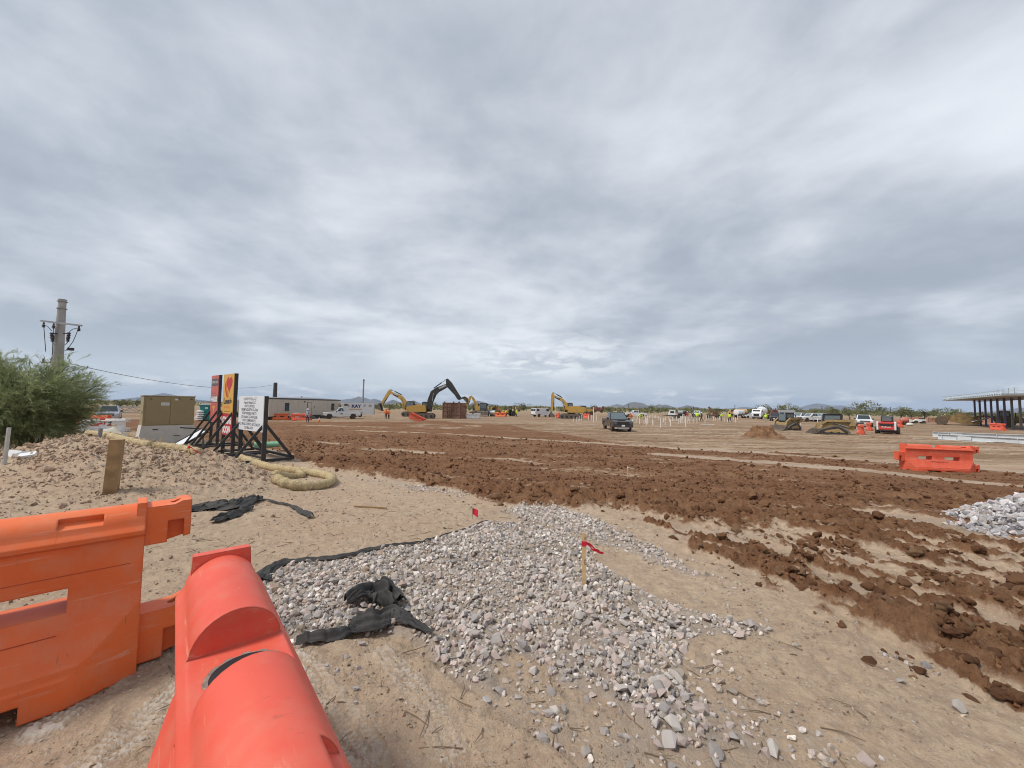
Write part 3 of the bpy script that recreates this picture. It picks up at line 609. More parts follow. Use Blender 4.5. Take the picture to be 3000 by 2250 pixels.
def apply_bool(base, cuts):
    """base mesh object, list of (MB, operation) -> new mesh"""
    tmp = []
    for mb, op in cuts:
        me = mb.mesh('cutter', MATS['orange_plastic']); o = link('cutter', me); tmp.append(o)
        md = base.modifiers.new('b', 'BOOLEAN'); md.operation = op; md.object = o; md.solver = 'EXACT'
    dg = bpy.context.evaluated_depsgraph_get(); me = bpy.data.meshes.new_from_object(base.evaluated_get(dg))
    for o in tmp + [base]: bpy.data.objects.remove(o)
    return me
def barrier_meshes(L, m, tag_):
    h = L / 2
    half = [(.29, 0), (.29, .165), (.275, .185), (.272, .215), (.250, .235), (.135, .50), (.120, .56), (.118, .865), (.150, .878), (.156, .905), (.142, .925)] + [(.128 * math.cos(a), .930 + .128 * math.sin(a)) for a in np.linspace(0.1, math.pi / 2, 9)]
    prof = half + [(-y, z) for y, z in half[::-1]][1:]
    body = link('b', MB().prism(prof, -h, h, 'x').mesh('b', m))
    plan = [(-h, -.15), (-h + .34, -.31), (h - .34, -.31), (h, -.15), (h, .15), (h - .34, .31), (-h + .34, .31), (-h, .15)]
    cuts = [(MB().prism(plan, -.1, 1.2, 'z'), 'INTERSECT')]
    for a, b in ((.19, .40), (.58, .81)): cuts.append((MB().box((-h + L * (a + b) / 2, 0, .555), (L * (b - a), .8, .135)), 'DIFFERENCE'))
    cuts.append((MB().box((-.08 * L / 2.4, 0, 1.05), (.31, .8, .225)), 'DIFFERENCE'))
    for a, b in ((.27, .47), (.53, .73)): cuts.append((MB().box((-h + L * (a + b) / 2, 0, 0), (L * (b - a), .8, .20)), 'DIFFERENCE'))
    for sy in (-1, 1): cuts.append((MB().box((h - .29, sy * .125, 1.01), (.19, .10, .075), rot=(sy * -.5, 0, 0)), 'DIFFERENCE'))
    me = apply_bool(body, cuts)
    ends = [MB().prism([(-.118, .86), (.118, .86), (.105, 1.075), (-.105, 1.075)], sx * (h - .045), sx * (h + .004), 'x') for sx in (-1, 1)]
    def tongue(sx, z0, z1, ln):
        b = link('t', MB().prism([(sx * (h - .03), z0), (sx * (h - .03), z1), (sx * (h + ln - .09), z1), (sx * (h + ln - .05), z1 + .02), (sx * (h + ln), z1 + .02), (sx * (h + ln), z0 + .03), (sx * (h + ln * .45), z0)], -.10, .10).mesh('t', m))
        w = ln * .36
        return apply_bool(b, [(MB().box((sx * (h + ln * .66), s * .095, z0 + (z1 - z0) * .20), (w, .11, (z1 - z0) * .75)), 'DIFFERENCE') for s in (-1, 1)] + [(MB().cyl((sx * (h + ln * .66), 0, z1 - .09), (sx * (h + ln * .66), 0, z1 + .1), .03, n=14), 'DIFFERENCE')])
    tongues = [tongue(1, .79, 1.04, .235), tongue(1, .03, .345, .255), tongue(-1, .40, .74, .235)]
    out = []
    for k in [me] + tongues:
        k.materials.clear(); k.materials.append(m); k.polygons.foreach_set('use_smooth', [True] * len(k.polygons)); k.set_sharp_from_angle(angle=R_(32)); out.append(k)
    out += [q.mesh('end_plate', m) for q in ends]
    return out
BARR = {}; SEAM = mat('seam_line', (.42, .07, .02), .6)
def barrier(L, m, label, loc, rz, group='plastic road barriers on the site', rot=None, scale=1.0, writing=None):
    key = (L, m.name)
    if key not in BARR:
        same = [k for k in BARR if k[0] == L]
        if same:
            BARR[key] = []
            for me in BARR[same[0]]:
                c = me.copy(); c.materials.clear(); c.materials.append(m); BARR[key].append(c)
        else: BARR[key] = barrier_meshes(L, m, key)
    b = BARR[key]; t = thing('road_barrier', label, 'barrier', loc, rz, group, rot); t.scale = (scale,) * 3
    link('body', b[0], t)
    for me in b[1:4]: link('coupling', me, t)
    for me in b[4:]: link('end_plate', me, t)
    if L < 2:
        for s_ in (-1, 1): bx('mould_seam', (0, s_ * .1195, .70), (L - .12, .004, .004), SEAM, t); MB().box((0, s_ * .1865, .385), (L - .70, .004, .004), rot=(0, 0, 0)).build('mould_seam', SEAM, t, smooth=None)
    if writing:
        for i, (s, hgt, w, z) in enumerate(writing):
            y = -(.135 + (.50 - z) / .265 * .115) - .004
            text(s, hgt, w, M_TEXTK, t, (-.05, y, z), rot=(R_(90 - 23.5), 0, 0))
    return t

# ---------------------------------------------------------------- the three large barriers
e = PZ(430, 1464, 1.07); ux = Vector((.718, .696, 0)); c = e - ux * .85
barrier(1.7, M_ORANGE, 'large orange plastic barrier at the left edge in the foreground', (c.x, c.y, hz(c.x, c.y) - .005), math.atan2(ux.y, ux.x))
e = PZ(651, 1608, 1.07); ux = Vector((.657, -.754, 0)); c = e + ux * .85
rb = barrier(1.7, M_CORAL, 'coral red plastic barrier seen lengthwise from above in the foreground', (c.x, c.y, hz(c.x, c.y) - .005), math.atan2(ux.y, ux.x))
MB().lathe((-.045, .005, .9375), [(.090, 0), (.090, .004)], 28).build('fill_hole', mat('hole_dark_black', (.012, .012, .014), .6), rb)  # black disc stands in for the dark inside the fill opening
q = MB()
for i in range(26):
    a0, a1 = 2 * math.pi * i / 26, 2 * math.pi * (i + 1) / 26; w = .006 + .010 * abs(math.sin(i * 1.7))
    q.add([(-.045 + .091 * math.cos(a), .005 + .091 * math.sin(a), .9395) for a in (a0, a1)] + [(-.045 + (.091 + w) * math.cos(a), .005 + (.091 + w) * math.sin(a), .9390) for a in (a1, a0)], [(0, 1, 2, 3), (3, 2, 1, 0)])
q.build('worn_rim', mat('scuffed_plastic', (.50, .36, .30), .8, var=.3, scale=40), rb, smooth=None)
e0 = G(2650, 1378); e1 = G(2834, 1380); d = PD(2834, 1380, 15.0); c = Vector(((PD(2742, 1380, 15.1)).x, 15.1, 0))
barrier(2.38, M_REDOR, 'red orange barrier with black lettering standing in the mud on the right', (c.x, c.y, hf(c.x, c.y) - .06), R_(-4), rot=(R_(1), R_(1.2), R_(-5)), writing=[('TRAFFICADE SERVICE', .045, .66, .40)])

# ---------------------------------------------------------------- timber post, stakes, flags
p = G(322, 1442); po = thing('timber_post', 'short weathered square timber post standing on the dirt berm', 'post', (p.x, p.y, p.z - .25), R_(34), rot=(R_(1.5), R_(2.5), R_(34)))
k = p.y / F_PX; MB().box((0, 0, (152 * k + .25) / 2), (.17, .17, 152 * k + .25)).build('post_timber', M_WOOD, po, smooth=None)
MB().lathe((-.09, .01, .72), [(.014, -.004), (.011, .004)], 8, 'x').build('knot', mat('dark_knot', (.05, .03, .015), .9), po)
def stake(px, py, top_px, w, label, ribbon=None, m=M_STAKE, lean=0.0, rod=False, name='survey_stake', cat='stake', group='survey stakes and flags'):
    p = G(px, py); k = p.y / F_PX; H = (py - top_px) * k; t = thing(name, label, cat, (p.x, p.y, p.z - .02), random.uniform(-.4, .4), group, rot=(0, lean, random.uniform(-.3, .3)))
    if rod: MB().cyl((0, 0, -.1), (0, 0, H), w / 2, n=8).build('shaft', m, t)
    else: MB().box((0, 0, H / 2 - .05), (w, .018, H + .1)).build('shaft', m, t, smooth=None)
    return t, H
t, H = stake(1711, 1724, 1563, .040, 'tall pale wood stake with red ribbon in the gravel bed')
def ribbon(t, z, m, tails):
    MB().box((0, 0, z), (.046, .026, .045)).build('ribbon_knot', m, t, smooth=None)
    for a, b, c_ in tails:
        q = MB(); n = 9
        for i in range(n):
            s = i / (n - 1); x = .02 + a * s; zz = z + b * s + .012 * math.sin(s * 7 + c_); y = -.02 + .015 * math.sin(s * 5 + c_); q.v += [(x, y, zz + .012), (x + .004, y + .006, zz - .012)]
        q.f = [(2 * i, 2 * i + 1, 2 * i + 3, 2 * i + 2) for i in range(n - 1)]; q.build('ribbon_tail', m, t)
ribbon(t, H - .10, M_RIB, [(.16, -.075, .2), (.125, -.07, 1.6)])
text('FG', .022, .02, M_TEXTK, t, (0, -.0105, H - .05), rot=(R_(90), R_(90), 0)); text('0.24', .024, .05, M_TEXTK, t, (0, -.0105, H * .50), rot=(R_(90), R_(90), 0))
t, H = stake(1839, 1400, 1364, .035, 'small stake with white ribbon out in the brown mud'); ribbon(t, H - .05, M_WRIB, [(.17, -.03, .4)])
def pin_flag(px, py, top, label, w=.065, m=M_RIB, ang=.5):
    p = G(px, py); k = p.y / F_PX; H = (py - top) * k; t = thing('pin_flag', label, 'flag', (p.x, p.y, p.z - .02), 0, 'survey stakes and flags')
    MB().cyl((0, 0, -.05), (0, 0, H), .0022, n=5).build('wire', M_DKMET, t); q = MB(); n = 7
    for i in range(n):
        s = i / (n - 1); q.v += [(w * s * math.cos(ang), .01 * math.sin(s * 5), H - .25 * w * s), (w * s * math.cos(ang), .012 * math.sin(s * 4 + 1), H - w * .95 - .5 * w * s)]
    q.f = [(2 * i, 2 * i + 1, 2 * i + 3, 2 * i + 2) for i in range(n - 1)]; q.build('flag_cloth', m, t)
pin_flag(1384, 1520, 1486, 'pink red pin flag beside the far tip of the gravel', .10)
pin_flag(982, 1392, 1374, 'tiny red pin flag behind the straw coil', .045, ang=.9)
for px, py, top, w, lab in ((822, 1397, 1368, .022, 'thin wood stake pinning the near bend of the straw coil'), (856, 1385, 1357, .022, 'thin wood stake standing inside the straw coil'), (697, 1352, 1322, .022, 'pale stake at the front foot of the dust permit board'),
        (552, 1338, 1298, .024, 'pale leaning stake with red ribbon beside the straw roll'), (470, 1305, 1283, .018, 'thin stake standing against the concrete pad'), (560, 1327, 1306, .018, 'short stake just behind the ribboned stake'), (376, 1290, 1268, .016, 'thin stake left of the concrete pad, nearer the pad'), (357, 1287, 1264, .016, 'thin stake left of the concrete pad, farther from it'), (322, 1283, 1262, .016, 'thin stake just right of the grey marker pipe')):
    t, H = stake(px, py, top, w, lab, lean=random.uniform(-.05, .05), m=M_STAKE if top != 1357 else M_WOOD)
    if 'ribbon beside' in lab: ribbon(t, H * .75, M_RIB, [(.30, -.13, .3), (.22, -.10, 1.2)])
p = G(345, 1497)
stake(12, 1366, 1252, .07, 'pale grey marker post leaning at the left edge by the bush', rod=True, m=mat('grey_marker_plastic', (.45, .45, .43), .5), lean=.06, name='marker_post', cat='post', group='marker posts')
stake(292, 1286, 1253, .085, 'short grey pipe post in front of the white barrier', rod=True, m=mat('grey_pipe', (.22, .21, .21), .6), lean=.02, name='marker_post', cat='post', group='marker posts')
p = G(1085, 1489); sk = MB(); k = p.y / F_PX
sk.box((0, 0, 0), (96 * k, .035, .025)); tag(sk.build('wood_scrap', M_WOOD, None, (p.x, p.y, p.z + .02), (0, R_(1), R_(-4)), smooth=None), 'loose flat wood strip lying on the tan dirt', 'wood strip')

# ---------------------------------------------------------------- straw wattles
def smooth_path(pts, n):
    P = [Vector(p) for p in pts]; P = [P[0]] + P + [P[-1]]; out = []
    for i in range(1, len(P) - 2):
        for j in range(n):
            t = j / n; a, b, c_, d_ = P[i - 1], P[i], P[i + 1], P[i + 2]
            out.append(.5 * ((2 * b) + (c_ - a) * t + (2 * a - 5 * b + 4 * c_ - d_) * t * t + (3 * b - a - 3 * c_ + d_) * t ** 3))
    return out + [P[-2]]
def wattle(pix, r, label, lift=0.0):
    pts = []
    for i, q_ in enumerate(pix):
        g = G(q_[0], q_[1]); pts.append((g.x, g.y, g.z + r * .72 + (q_[2] if len(q_) > 2 else 0)))
    P = smooth_path(pts, 14); t = thing('straw_wattle', label, 'straw roll', (0, 0, 0), 0, 'straw erosion rolls'); rr = [r * (1 + .06 * math.sin(i * .9) + random.uniform(-.05, .05)) for i in range(len(P))]; rr[0] *= .6; rr[-1] *= .6
    MB().tube(P, rr, 14).build('netted_roll', M_STRAW, t, smooth=80)
    n = int(len(P) * 46); V = []; Fc = []
    for i in range(n):                                                     # loose straw ends poking out of the netting
        k = random.randrange(len(P) - 1); p = P[k].lerp(P[k + 1], random.random()); a = (P[k + 1] - P[k]).normalized(); t1 = a.cross(Vector((0, 0, 1))).normalized(); an = random.uniform(-.6, 3.7)
        nrm = t1 * math.cos(an) + t1.cross(a) * -math.sin(an); nrm = nrm if nrm.z > -.5 else -nrm; b0 = p + nrm * r * .97; d_ = (nrm * random.uniform(.05, .5) + a * random.uniform(-1, 1) + Vector((random.uniform(-.5, .5),) * 3)).normalized() * random.uniform(.02, .055); s = d_.cross(nrm).normalized() * .0022
        j = len(V); V += [b0 - s, b0 + s, b0 + d_]; Fc.append((j, j + 1, j + 2))
    me = bpy.data.meshes.new('straw'); me.from_pydata(V, [], Fc); me.materials.append(M_STRAW); tag(link('straw', me, t), kind='stuff'); return t
wattle([(700, 1345), (745, 1362), (800, 1378), (880, 1388), (950, 1400), (972, 1412), (955, 1428), (900, 1436), (840, 1428), (806, 1412)], .112, 'coiled straw roll bent back on itself on the tan dirt')
wattle([(805, 1396), (850, 1402), (884, 1399), (872, 1390, .05)], .085, 'short loose straw roll end inside the coil')
wattle([(258, 1276), (300, 1281), (350, 1292), (400, 1304), (440, 1312)], .09, 'straw roll running along the berm before the concrete pad')
wattle([(455, 1314), (500, 1318), (545, 1325), (582, 1334)], .09, 'straw roll along the berm ending near the board frames')
wattle([(322, 1283), (400, 1288)], .09, 'straw roll behind the berm left of the concrete pad')

# ---------------------------------------------------------------- black fabric
def fabric(pix, width, label, lump=.10, lift=.03, seed=0, n=12, m=14, flat=.6, name='silt_fabric'):
    """crumpled strip of silt fabric along a path"""
    pts = [G(a, b) for a, b in pix]; P = smooth_path([(p.x, p.y, p.z) for p in pts], n); N_ = len(P); V = []; x0 = np.array([p.x for p in P]); y0 = np.array([p.y for p in P])
    g, *_ = hfull(x0, y0); wid = np.interp(np.linspace(0, 1, N_), np.linspace(0, 1, len(width)), width)
    uu, vv = np.meshgrid(np.arange(N_), np.linspace(-1, 1, m), indexing='ij'); arc = np.concatenate([[0], np.cumsum(np.hypot(np.diff(x0), np.diff(y0)))])[uu]
    f1 = fbm(arc * 4 + seed, vv * 1.2, 1.0, 3, .5, 91 + seed); f2 = fbm(arc * 8 + seed, vv * 2.0, 1.0, 2, .5, 97 + seed); f3 = np.abs(fbm(arc * 2.2 + seed, vv * 3.2, 1.0, 2, .5, 99 + seed))
    for i in range(N_):
        a = (P[min(i + 1, N_ - 1)] - P[max(i - 1, 0)]); a.z = 0; a.normalize(); s = Vector((-a.y, a.x, 0))
        for j in range(m):
            q = P[i] + s * (vv[i, j] * wid[i] * flat + .10 * wid[i] * f1[i, j] * 3) + a * (.25 * wid[i] * f2[i, j]); h = lump * wid[i] / max(width) * (1 - vv[i, j] ** 2) * (.9 + 1.0 * f1[i, j] - 1.7 * (f3[i, j] - .15)) + .03 * wid[i] / .2 * f2[i, j]
            V.append((q.x, q.y, g[i] + lift + h))
    Fc = [(i * m + j, i * m + j + 1, (i + 1) * m + j + 1, (i + 1) * m + j) for i in range(N_ - 1) for j in range(m - 1)]
    me = bpy.data.meshes.new(name); me.from_pydata([tuple(v) for v in V], [], Fc); me.polygons.foreach_set('use_smooth', [True] * len(Fc)); me.materials.append(M_CLOTH)
    o = link(name, me); sd = o.modifiers.new('thick', 'SOLIDIFY'); sd.thickness = .003; ss_ = o.modifiers.new('soft', 'SUBSURF'); ss_.levels = 1; ss_.render_levels = 1; return tag(o, label, 'fabric', 'torn black silt fabric')
fabric([(520, 1505), (600, 1490), (680, 1488), (745, 1470), (765, 1468)], [.16, .30, .36, .30, .10], 'wide crumpled sheet of black fabric beside the orange barrier', .10, .02, 1, 18, 30, .55)
fabric([(620, 1535), (655, 1522), (700, 1506), (735, 1490)], [.10, .20, .18, .12], 'front fold of black fabric at the foot of the crumpled sheet', .08, .03, 2, 16, 18, .5)
fabric([(760, 1466), (800, 1474), (850, 1484), (885, 1505), (912, 1518)], [.03, .04, .045, .09, .08], 'twisted black fabric strip trailing right over the dirt', .05, .02, 3, 14, 10)
fabric([(762, 1712), (775, 1690), (800, 1668), (850, 1650), (900, 1646), (1000, 1640), (1080, 1620), (1160, 1606), (1240, 1590), (1330, 1562), (1430, 1530)], [.14, .10, .085, .06, .055, .06, .055, .045, .04, .025, .018], 'long black fabric edge along the back of the gravel', .055, .022, 4, 16, 14, .75)
fabric([(1010, 1800), (1080, 1768), (1130, 1770), (1170, 1800)], [.05, .15, .19, .10], 'black fabric flap standing up out of the gravel', .16, .06, 5, 22, 26, .75)
fabric([(1040, 1840), (1090, 1850), (1150, 1830), (1200, 1848), (1268, 1884)], [.12, .18, .16, .07, .02], 'rumpled black fabric sheet below the flap in the gravel', .08, .035, 6, 22, 24, .7)
fabric([(868, 1908), (920, 1900), (985, 1882), (1040, 1858)], [.06, .085, .075, .05], 'black fabric strip emerging from the gravel beside the coral barrier', .055, .03, 7, 18, 14, .7)

# ---------------------------------------------------------------- gravel pile at the right edge
def gravel_pile():
    c = Vector((9.15, 5.85, 0)); n = 4200; r = np.sqrt(rng.random(n)) * 1.98; a = rng.uniform(0, 2 * math.pi, n); x = c.x + r * np.cos(a); y = c.y + r * np.sin(a) * .9
    cone = lambda x, y: .86 * np.clip(1 - np.hypot(x - c.x, (y - c.y) / .9) / 1.9, -.02, 1) ** 1.0
    s = np.clip(rng.lognormal(math.log(.045), .3, n), .02, .09); z = hb(x, y) + cone(x, y) + s * rng.uniform(-.5, .5, n)
    t = thing('gravel_pile', 'heap of bluish grey stones cut off by the right edge', 'gravel heap')
    tag(link('stones', scatter_mesh('stones', STONES, np.column_stack([x, y, z]), s, stone_colors(n) * np.array([.92, .97, 1.06]), STONE_M), t), kind='stuff')
    V = []; Fc = []; nr, na = 14, 40
    for i in range(nr):
        for j in range(na):
            rr = 1.95 * i / (nr - 1); an = 2 * math.pi * j / na; xx = c.x + rr * math.cos(an); yy = c.y + rr * .9 * math.sin(an); V.append((xx, yy, hz(xx, yy) + float(cone(np.array([xx]), np.array([yy]))[0]) - .03))
    Fc = [(i * na + j, i * na + (j + 1) % na, (i + 1) * na + (j + 1) % na, (i + 1) * na + j) for i in range(nr - 1) for j in range(na)]
    me = bpy.data.meshes.new('core'); me.from_pydata(V, [], [f[::-1] for f in Fc]); me.materials.append(mat('pile_core_dust', (.20, .19, .18), .95)); link('core', me, t)
gravel_pile()

# ---------------------------------------------------------------- equipment cabinet on its concrete pad
pc = G(492, 1299); Yc = pc.y; k = Yc / F_PX; W = 2.18; cz = pc.z; CRZ = R_(49); cbx, cby = pc.x - .75 * math.sin(CRZ), Yc + .75 * math.cos(CRZ)
pad = thing('concrete_pad', 'grey concrete plinth with sloping sides under the tan cabinet', 'concrete base', (cbx, cby, cz - .15), CRZ); ph = 52 * k + .15
MB().box((0, 0, ph / 2), (W + .30, 1.55, ph), top=((W + .04) / (W + .30), .87)).build('plinth', M_CONC, pad, smooth=None)
bx('cast_mark', (-.55, -.715, ph * .82), (.22, .012, .05), mat('dark_grey_mark', (.08, .075, .07), .9), pad); bx('cast_mark', (.35, -.735, ph * .50), (.30, .012, .03), MATS['dark_grey_mark'], pad)  # dark strips standing proud of the plinth face
cab = thing('equipment_cabinet', 'large tan steel utility cabinet with double doors on the concrete plinth', 'cabinet', (cbx, cby, cz - .15 + ph), CRZ); ch = 84 * k
MB().box((0, 0, ch / 2), (W - .03, 1.25, ch)).build('housing', M_TAN, cab, smooth=None)
MB().box((0, 0, ch + .02), (W + .03, 1.31, .05)).build('roof_lid', M_TAN, cab, smooth=None)
fr = -.625
for a, b in ((-W / 2 + .10, W * .005), (W * .015, W / 2 - .05)):
    dr = MB().box(((a + b) / 2, fr - .012, ch / 2 + .01), (b - a, .03, ch - .08)).build('door', M_TAN, cab, smooth=None)
    bx('lifting_eye', (a + .2 if a < 0 else b - .12, fr - .032, ch - .15), (.10, .014, .05), M_DKMET, dr)
bx('warning_plate', (-.20, fr - .031, ch * .74), (.34, .012, .16), M_WHITE, cab); bx('warning_plate', (W * .13, fr - .031, ch * .90), (.16, .012, .09), M_WHITE, cab); bx('door_handle', (W * .17, fr - .045, ch * .92), (.10, .04, .04), M_DKMET, cab); bx('side_latch', (-W / 2 + .005, -.35, ch * .45), (.03, .05, .14), M_DKMET, cab)
for i, s in enumerate(('WARNING', 'HIGH VOLTAGE')): text(s, .03, .26, M_TEXTK, cab, (-.20, fr - .0385, ch * .74 + .02 - .06 * i))

# ---------------------------------------------------------------- sign boards on black timber frames
URZ = R_(-38.5)
def sign_frame(label, cx, cy, Wd, z0, z1, post_top, base=.95, brace=.55, name='sign_board', cat='sign'):
    gz = hz(cx, cy); t = thing(name, label, cat, (cx, cy, gz), URZ); z0 -= gz; z1 -= gz; pt = post_top - gz
    for s in (-1, 1):
        x = s * (Wd / 2 - .045); bx('post', (x, .07, pt / 2 - .05), (.09, .12, pt + .1), M_BLACKW, t)
        bx('base_skid', (x, .07, .045), (.088, base * 2, .09), M_BLACKW, t)
        for f in (-1, 1):
            a = Vector((x + s * .002, .07 + f * (base - .08), .12)); b = Vector((x + s * .002, .07 + f * .05, pt * brace)); v = b - a; ang = math.atan2(v.z, v.y)
            MB().box((a + b) / 2, (.05, v.length + .06, .085), rot=(ang, 0, 0)).build('brace', M_BLACKW, t, smooth=None)
    for y in (-base + .05, base - .05): bx('base_rail', (0, .07 + y, .10), (Wd + .02, .085, .085), M_BLACKW, t)
    bx('base_rail', (0, .07, .13), (Wd - .15, .06, .07), M_BLACKW, t)
    return t, z0, z1
def panel(t, Wd, z0, z1, m, y=-.005, th=.02, name='panel'): return bx(name, (0, y, (z0 + z1) / 2), (Wd, th, z1 - z0), m, t)
# dust permit board
a = PD(700, 1160, 14.4); b = PD(779, 1161, 12.9); cx, cy = (a.x + b.x) / 2, (a.y + b.y) / 2
t, z0, z1 = sign_frame('white board of black dust permit lettering on a black timber frame', cx, cy, 2.40, PD(738, 1262, 13.6).z, PD(738, 1160, 13.6).z, PD(738, 1160, 13.6).z - .01)
panel(t, 2.40, z0, z1, M_WSIGN); Hs = z1 - z0
LINES = [('LOVES 973 Eloy, AZ', 1.25), ('Harris United LLC', 1.12), ('DUST CONTROL', 1.0), ('PERMIT #DUSTW-25-0366', 1.62), ('RESPONSIBLE PARTY:', 1.40), ('LD Poullon 225-439-3558', 1.56), ('DUST COMPLAINTS?', 1.28), ('CALL PINAL COUNTY AIR QUALITY', 2.15), ('520-866-6929', .82)]
for i, (s, w) in enumerate(LINES): text(s, .094, w, M_TEXTK, t, (-.10, -.0165, z1 - .150 - i * Hs * .104), bold=.014)
# gold and red board
a = PD(656, 1097, 16.3); b = PD(690, 1096, 15.35); cx, cy = (a.x + b.x) / 2, (a.y + b.y) / 2; zt = PD(673, 1096, 15.8).z
t, z0, z1 = sign_frame('tall gold and red coming soon board with a red heart emblem', cx, cy, 1.32, zt - 2.50, zt, zt + .01, base=1.15, brace=.52)
zm = z1 - 1.62; panel(t, 1.30, zm + .004, z1, M_YEL); panel(t, 1.30, z0, zm - .004, M_RED)
def flat(pts, m, t, name, y): MB().prism(pts, y, y - .004).build(name, m, t, smooth=None)
def heart(cx, cz, w, h, n=40):
    out = []
    for i in range(n):
        q = 2 * math.pi * i / n; x = 16 * math.sin(q) ** 3; z = 13 * math.cos(q) - 5 * math.cos(2 * q) - 2 * math.cos(3 * q) - math.cos(4 * q); out.append((cx + x / 32 * w, cz + (z + 2.5) / 29 * h))
    return out
flat(heart(.13, z1 - .46, .70, .68), M_RED, t, 'heart_emblem', -.016)
def swoosh(o0, o1):
    A = [(-.36 + o0, z1 - .30), (-.42 + o0, z1 - .45), (-.40 + o0, z1 - .62), (-.28 + o0, z1 - .80), (-.10 + o0 * .55, z1 - .97)]; B = [(-.36 + o1, z1 - .26), (-.40 + o1, z1 - .45), (-.37 + o1, z1 - .60), (-.24 + o1, z1 - .76), (-.06 + o1 * .55, z1 - .93)]
    return A + B[::-1]
flat(swoosh(0, .07), M_RED, t, 'emblem_stripe', -.016); flat(swoosh(.11, .155), M_ORTX, t, 'emblem_stripe', -.016); flat(swoosh(.19, .235), M_ORTX, t, 'emblem_stripe', -.016)
text("Love's", .22, 1.0, M_TEXTK, t, (0, -.0165, z1 - 1.22), bold=.06); text('Travel Stop', .10, .75, M_ORTX, t, (-.06, -.0165, z1 - 1.40), bold=.02); text('www.loves.com', .05, .85, M_TEXTK, t, (0, -.0165, z1 - 1.55))
text('COMING', .26, 1.12, M_WTXT, t, (0, -.0165, zm - .40), bold=.07); text('SOON', .26, .95, M_WTXT, t, (0, -.0165, zm - .78), bold=.07)
# faded red contractor board
a = PD(623, 1101, 20.7); b = PD(642, 1100, 19.9); cx, cy = (a.x + b.x) / 2, (a.y + b.y) / 2; zt = PD(632, 1100, 20.3).z
t, z0, z1 = sign_frame('tall faded red contractor board behind the gold one', cx, cy, 1.26, zt - 2.45, zt, zt + .01, base=1.15, brace=.5)
panel(t, 1.24, z0, z1, M_PINK); flat([(-.58, z1 - .55), (.58, z1 - .55), (.58, z1 - .18), (-.58, z1 - .18)], M_GREYP, t, 'grey_band', -.016); text('COMING SOON', .13, 1.0, M_WTXT, t, (0, -.021, z1 - .42)); flat([(-.58, z1 - 1.42), (.58, z1 - 1.42), (.58, z1 - 1.07), (-.58, z1 - 1.07)], M_GREYP, t, 'grey_band', -.016)
text('HARRIS', .25, 1.05, M_WTXT, t, (0, -.021, z1 - 1.37), bold=.07); text('BUILT BY', .07, .7, M_GREYP, t, (-.1, -.0165, z1 - .98)); flat([(-.30, z1 - 1.62), (.30, z1 - 1.62), (.10, z1 - 1.75), (0, z1 - 2.05), (-.10, z1 - 1.75)], M_YEL, t, 'pennant_mark', -.016)
# fallen board leaning on its own frame
p = G(560, 1308); t = thing('fallen_sign_board', 'white board in a black frame tipped over beside the cabinet plinth', 'sign', (p.x, p.y + .6, p.z), 0)
k = (p.y + .3) / F_PX
A, B, C_, D_ = [(PD(q[0], q[1], p.y + q[2]) - t.location) for q in ((505, 1304, .2), (590, 1258, 1.1), (601, 1262, .9), (532, 1306, .0))]
ux = (B - A); Wd = ux.length; ux.normalize(); uy = (D_ - A); uy = (uy - ux * uy.dot(ux)); Hd = .62; uy.normalize(); nz = ux.cross(uy); Mx = Matrix((ux, uy, nz)).transposed(); cc = A + ux * Wd / 2 + uy * Hd / 2
MB().box(cc, (Wd, Hd, .02), rot=Mx).build('panel', M_WSIGN, t, smooth=None)
for s in (-1, 1): MB().box(cc + uy * (s * (Hd / 2 + .03)) + nz * .005, (Wd + .16, .07, .10), rot=Mx).build('frame_rail', M_BLACKW, t, smooth=None)
MB().box(cc + ux * (Wd * .22) + nz * .02, (.09, Hd + .1, .05), rot=Mx).build('cross_rail', M_BLACKW, t, smooth=None); MB().box(cc + ux * (Wd / 2 + .04) + nz * .005, (.08, Hd + .2, .10), rot=Mx).build('frame_rail', M_BLACKW, t, smooth=None)
MB().cyl(cc + ux * (Wd * .4) + uy * .3, (cc + ux * (Wd * .25) + uy * .9).to_2d().to_3d() + Vector((0, 0, .02)), .04, n=6).build('prop', M_BLACKW, t)
MB().box((B + Vector((-.45, 0, .05))), (1.3, .08, .06), rot=(0, .05, .1)).build('loose_rail', M_BLACKW, t, smooth=None)
# green pipe end lying behind the boards
p = G(744, 1313); t = MB(); t.lathe((0, 0, .16), [(.16, 0), (.16, 1.1), (.135, 1.1), (.135, 0)], 18, 'y'); tag(t.build('pipe_section', mat('green_pvc', (.20, .42, .27), .4), None, (p.x, p.y, p.z - .01), (0, 0, R_(-62))), 'short green sewer pipe lying behind the dust permit board', 'pipe')
# ================================================================ vehicles, machines, people, buildings
M_GLASS = mat('dark_window_glass', (.035, .045, .052), .15, var=.1, spec=.5)
M_WGLASS = mat('pale_windscreen_glass', (.13, .165, .18), .15, var=.1, spec=.5)
M_TYRE = mat('rubber_tyre', (.022, .021, .021), .85, var=.2, dirt=.55, dirtc=(.26, .18, .11)); M_RIM = mat('steel_rim', (.34, .34, .35), .4, .6)
M_CHROME = mat('bright_trim', (.55, .56, .58), .25, .8); M_LAMP = mat('lamp_glass', (.62, .63, .64), .15); M_TAIL = mat('red_lamp', (.45, .02, .02), .25)
M_BLACKP = mat('black_car_paint', (.016, .017, .021), .22, var=.1, dirt=.22, dirtc=(.20, .16, .12), spec=.6); M_SILVER = mat('silver_car_paint', (.36, .39, .45), .25, .3, var=.05, dirt=.15)
M_WCAR = mat('white_car_paint', (.72, .73, .74), .25, var=.03, dirt=.16, dirtc=(.45, .34, .24)); M_BPLAS = mat('black_bumper_plastic', (.03, .03, .032), .6, dirt=.25)
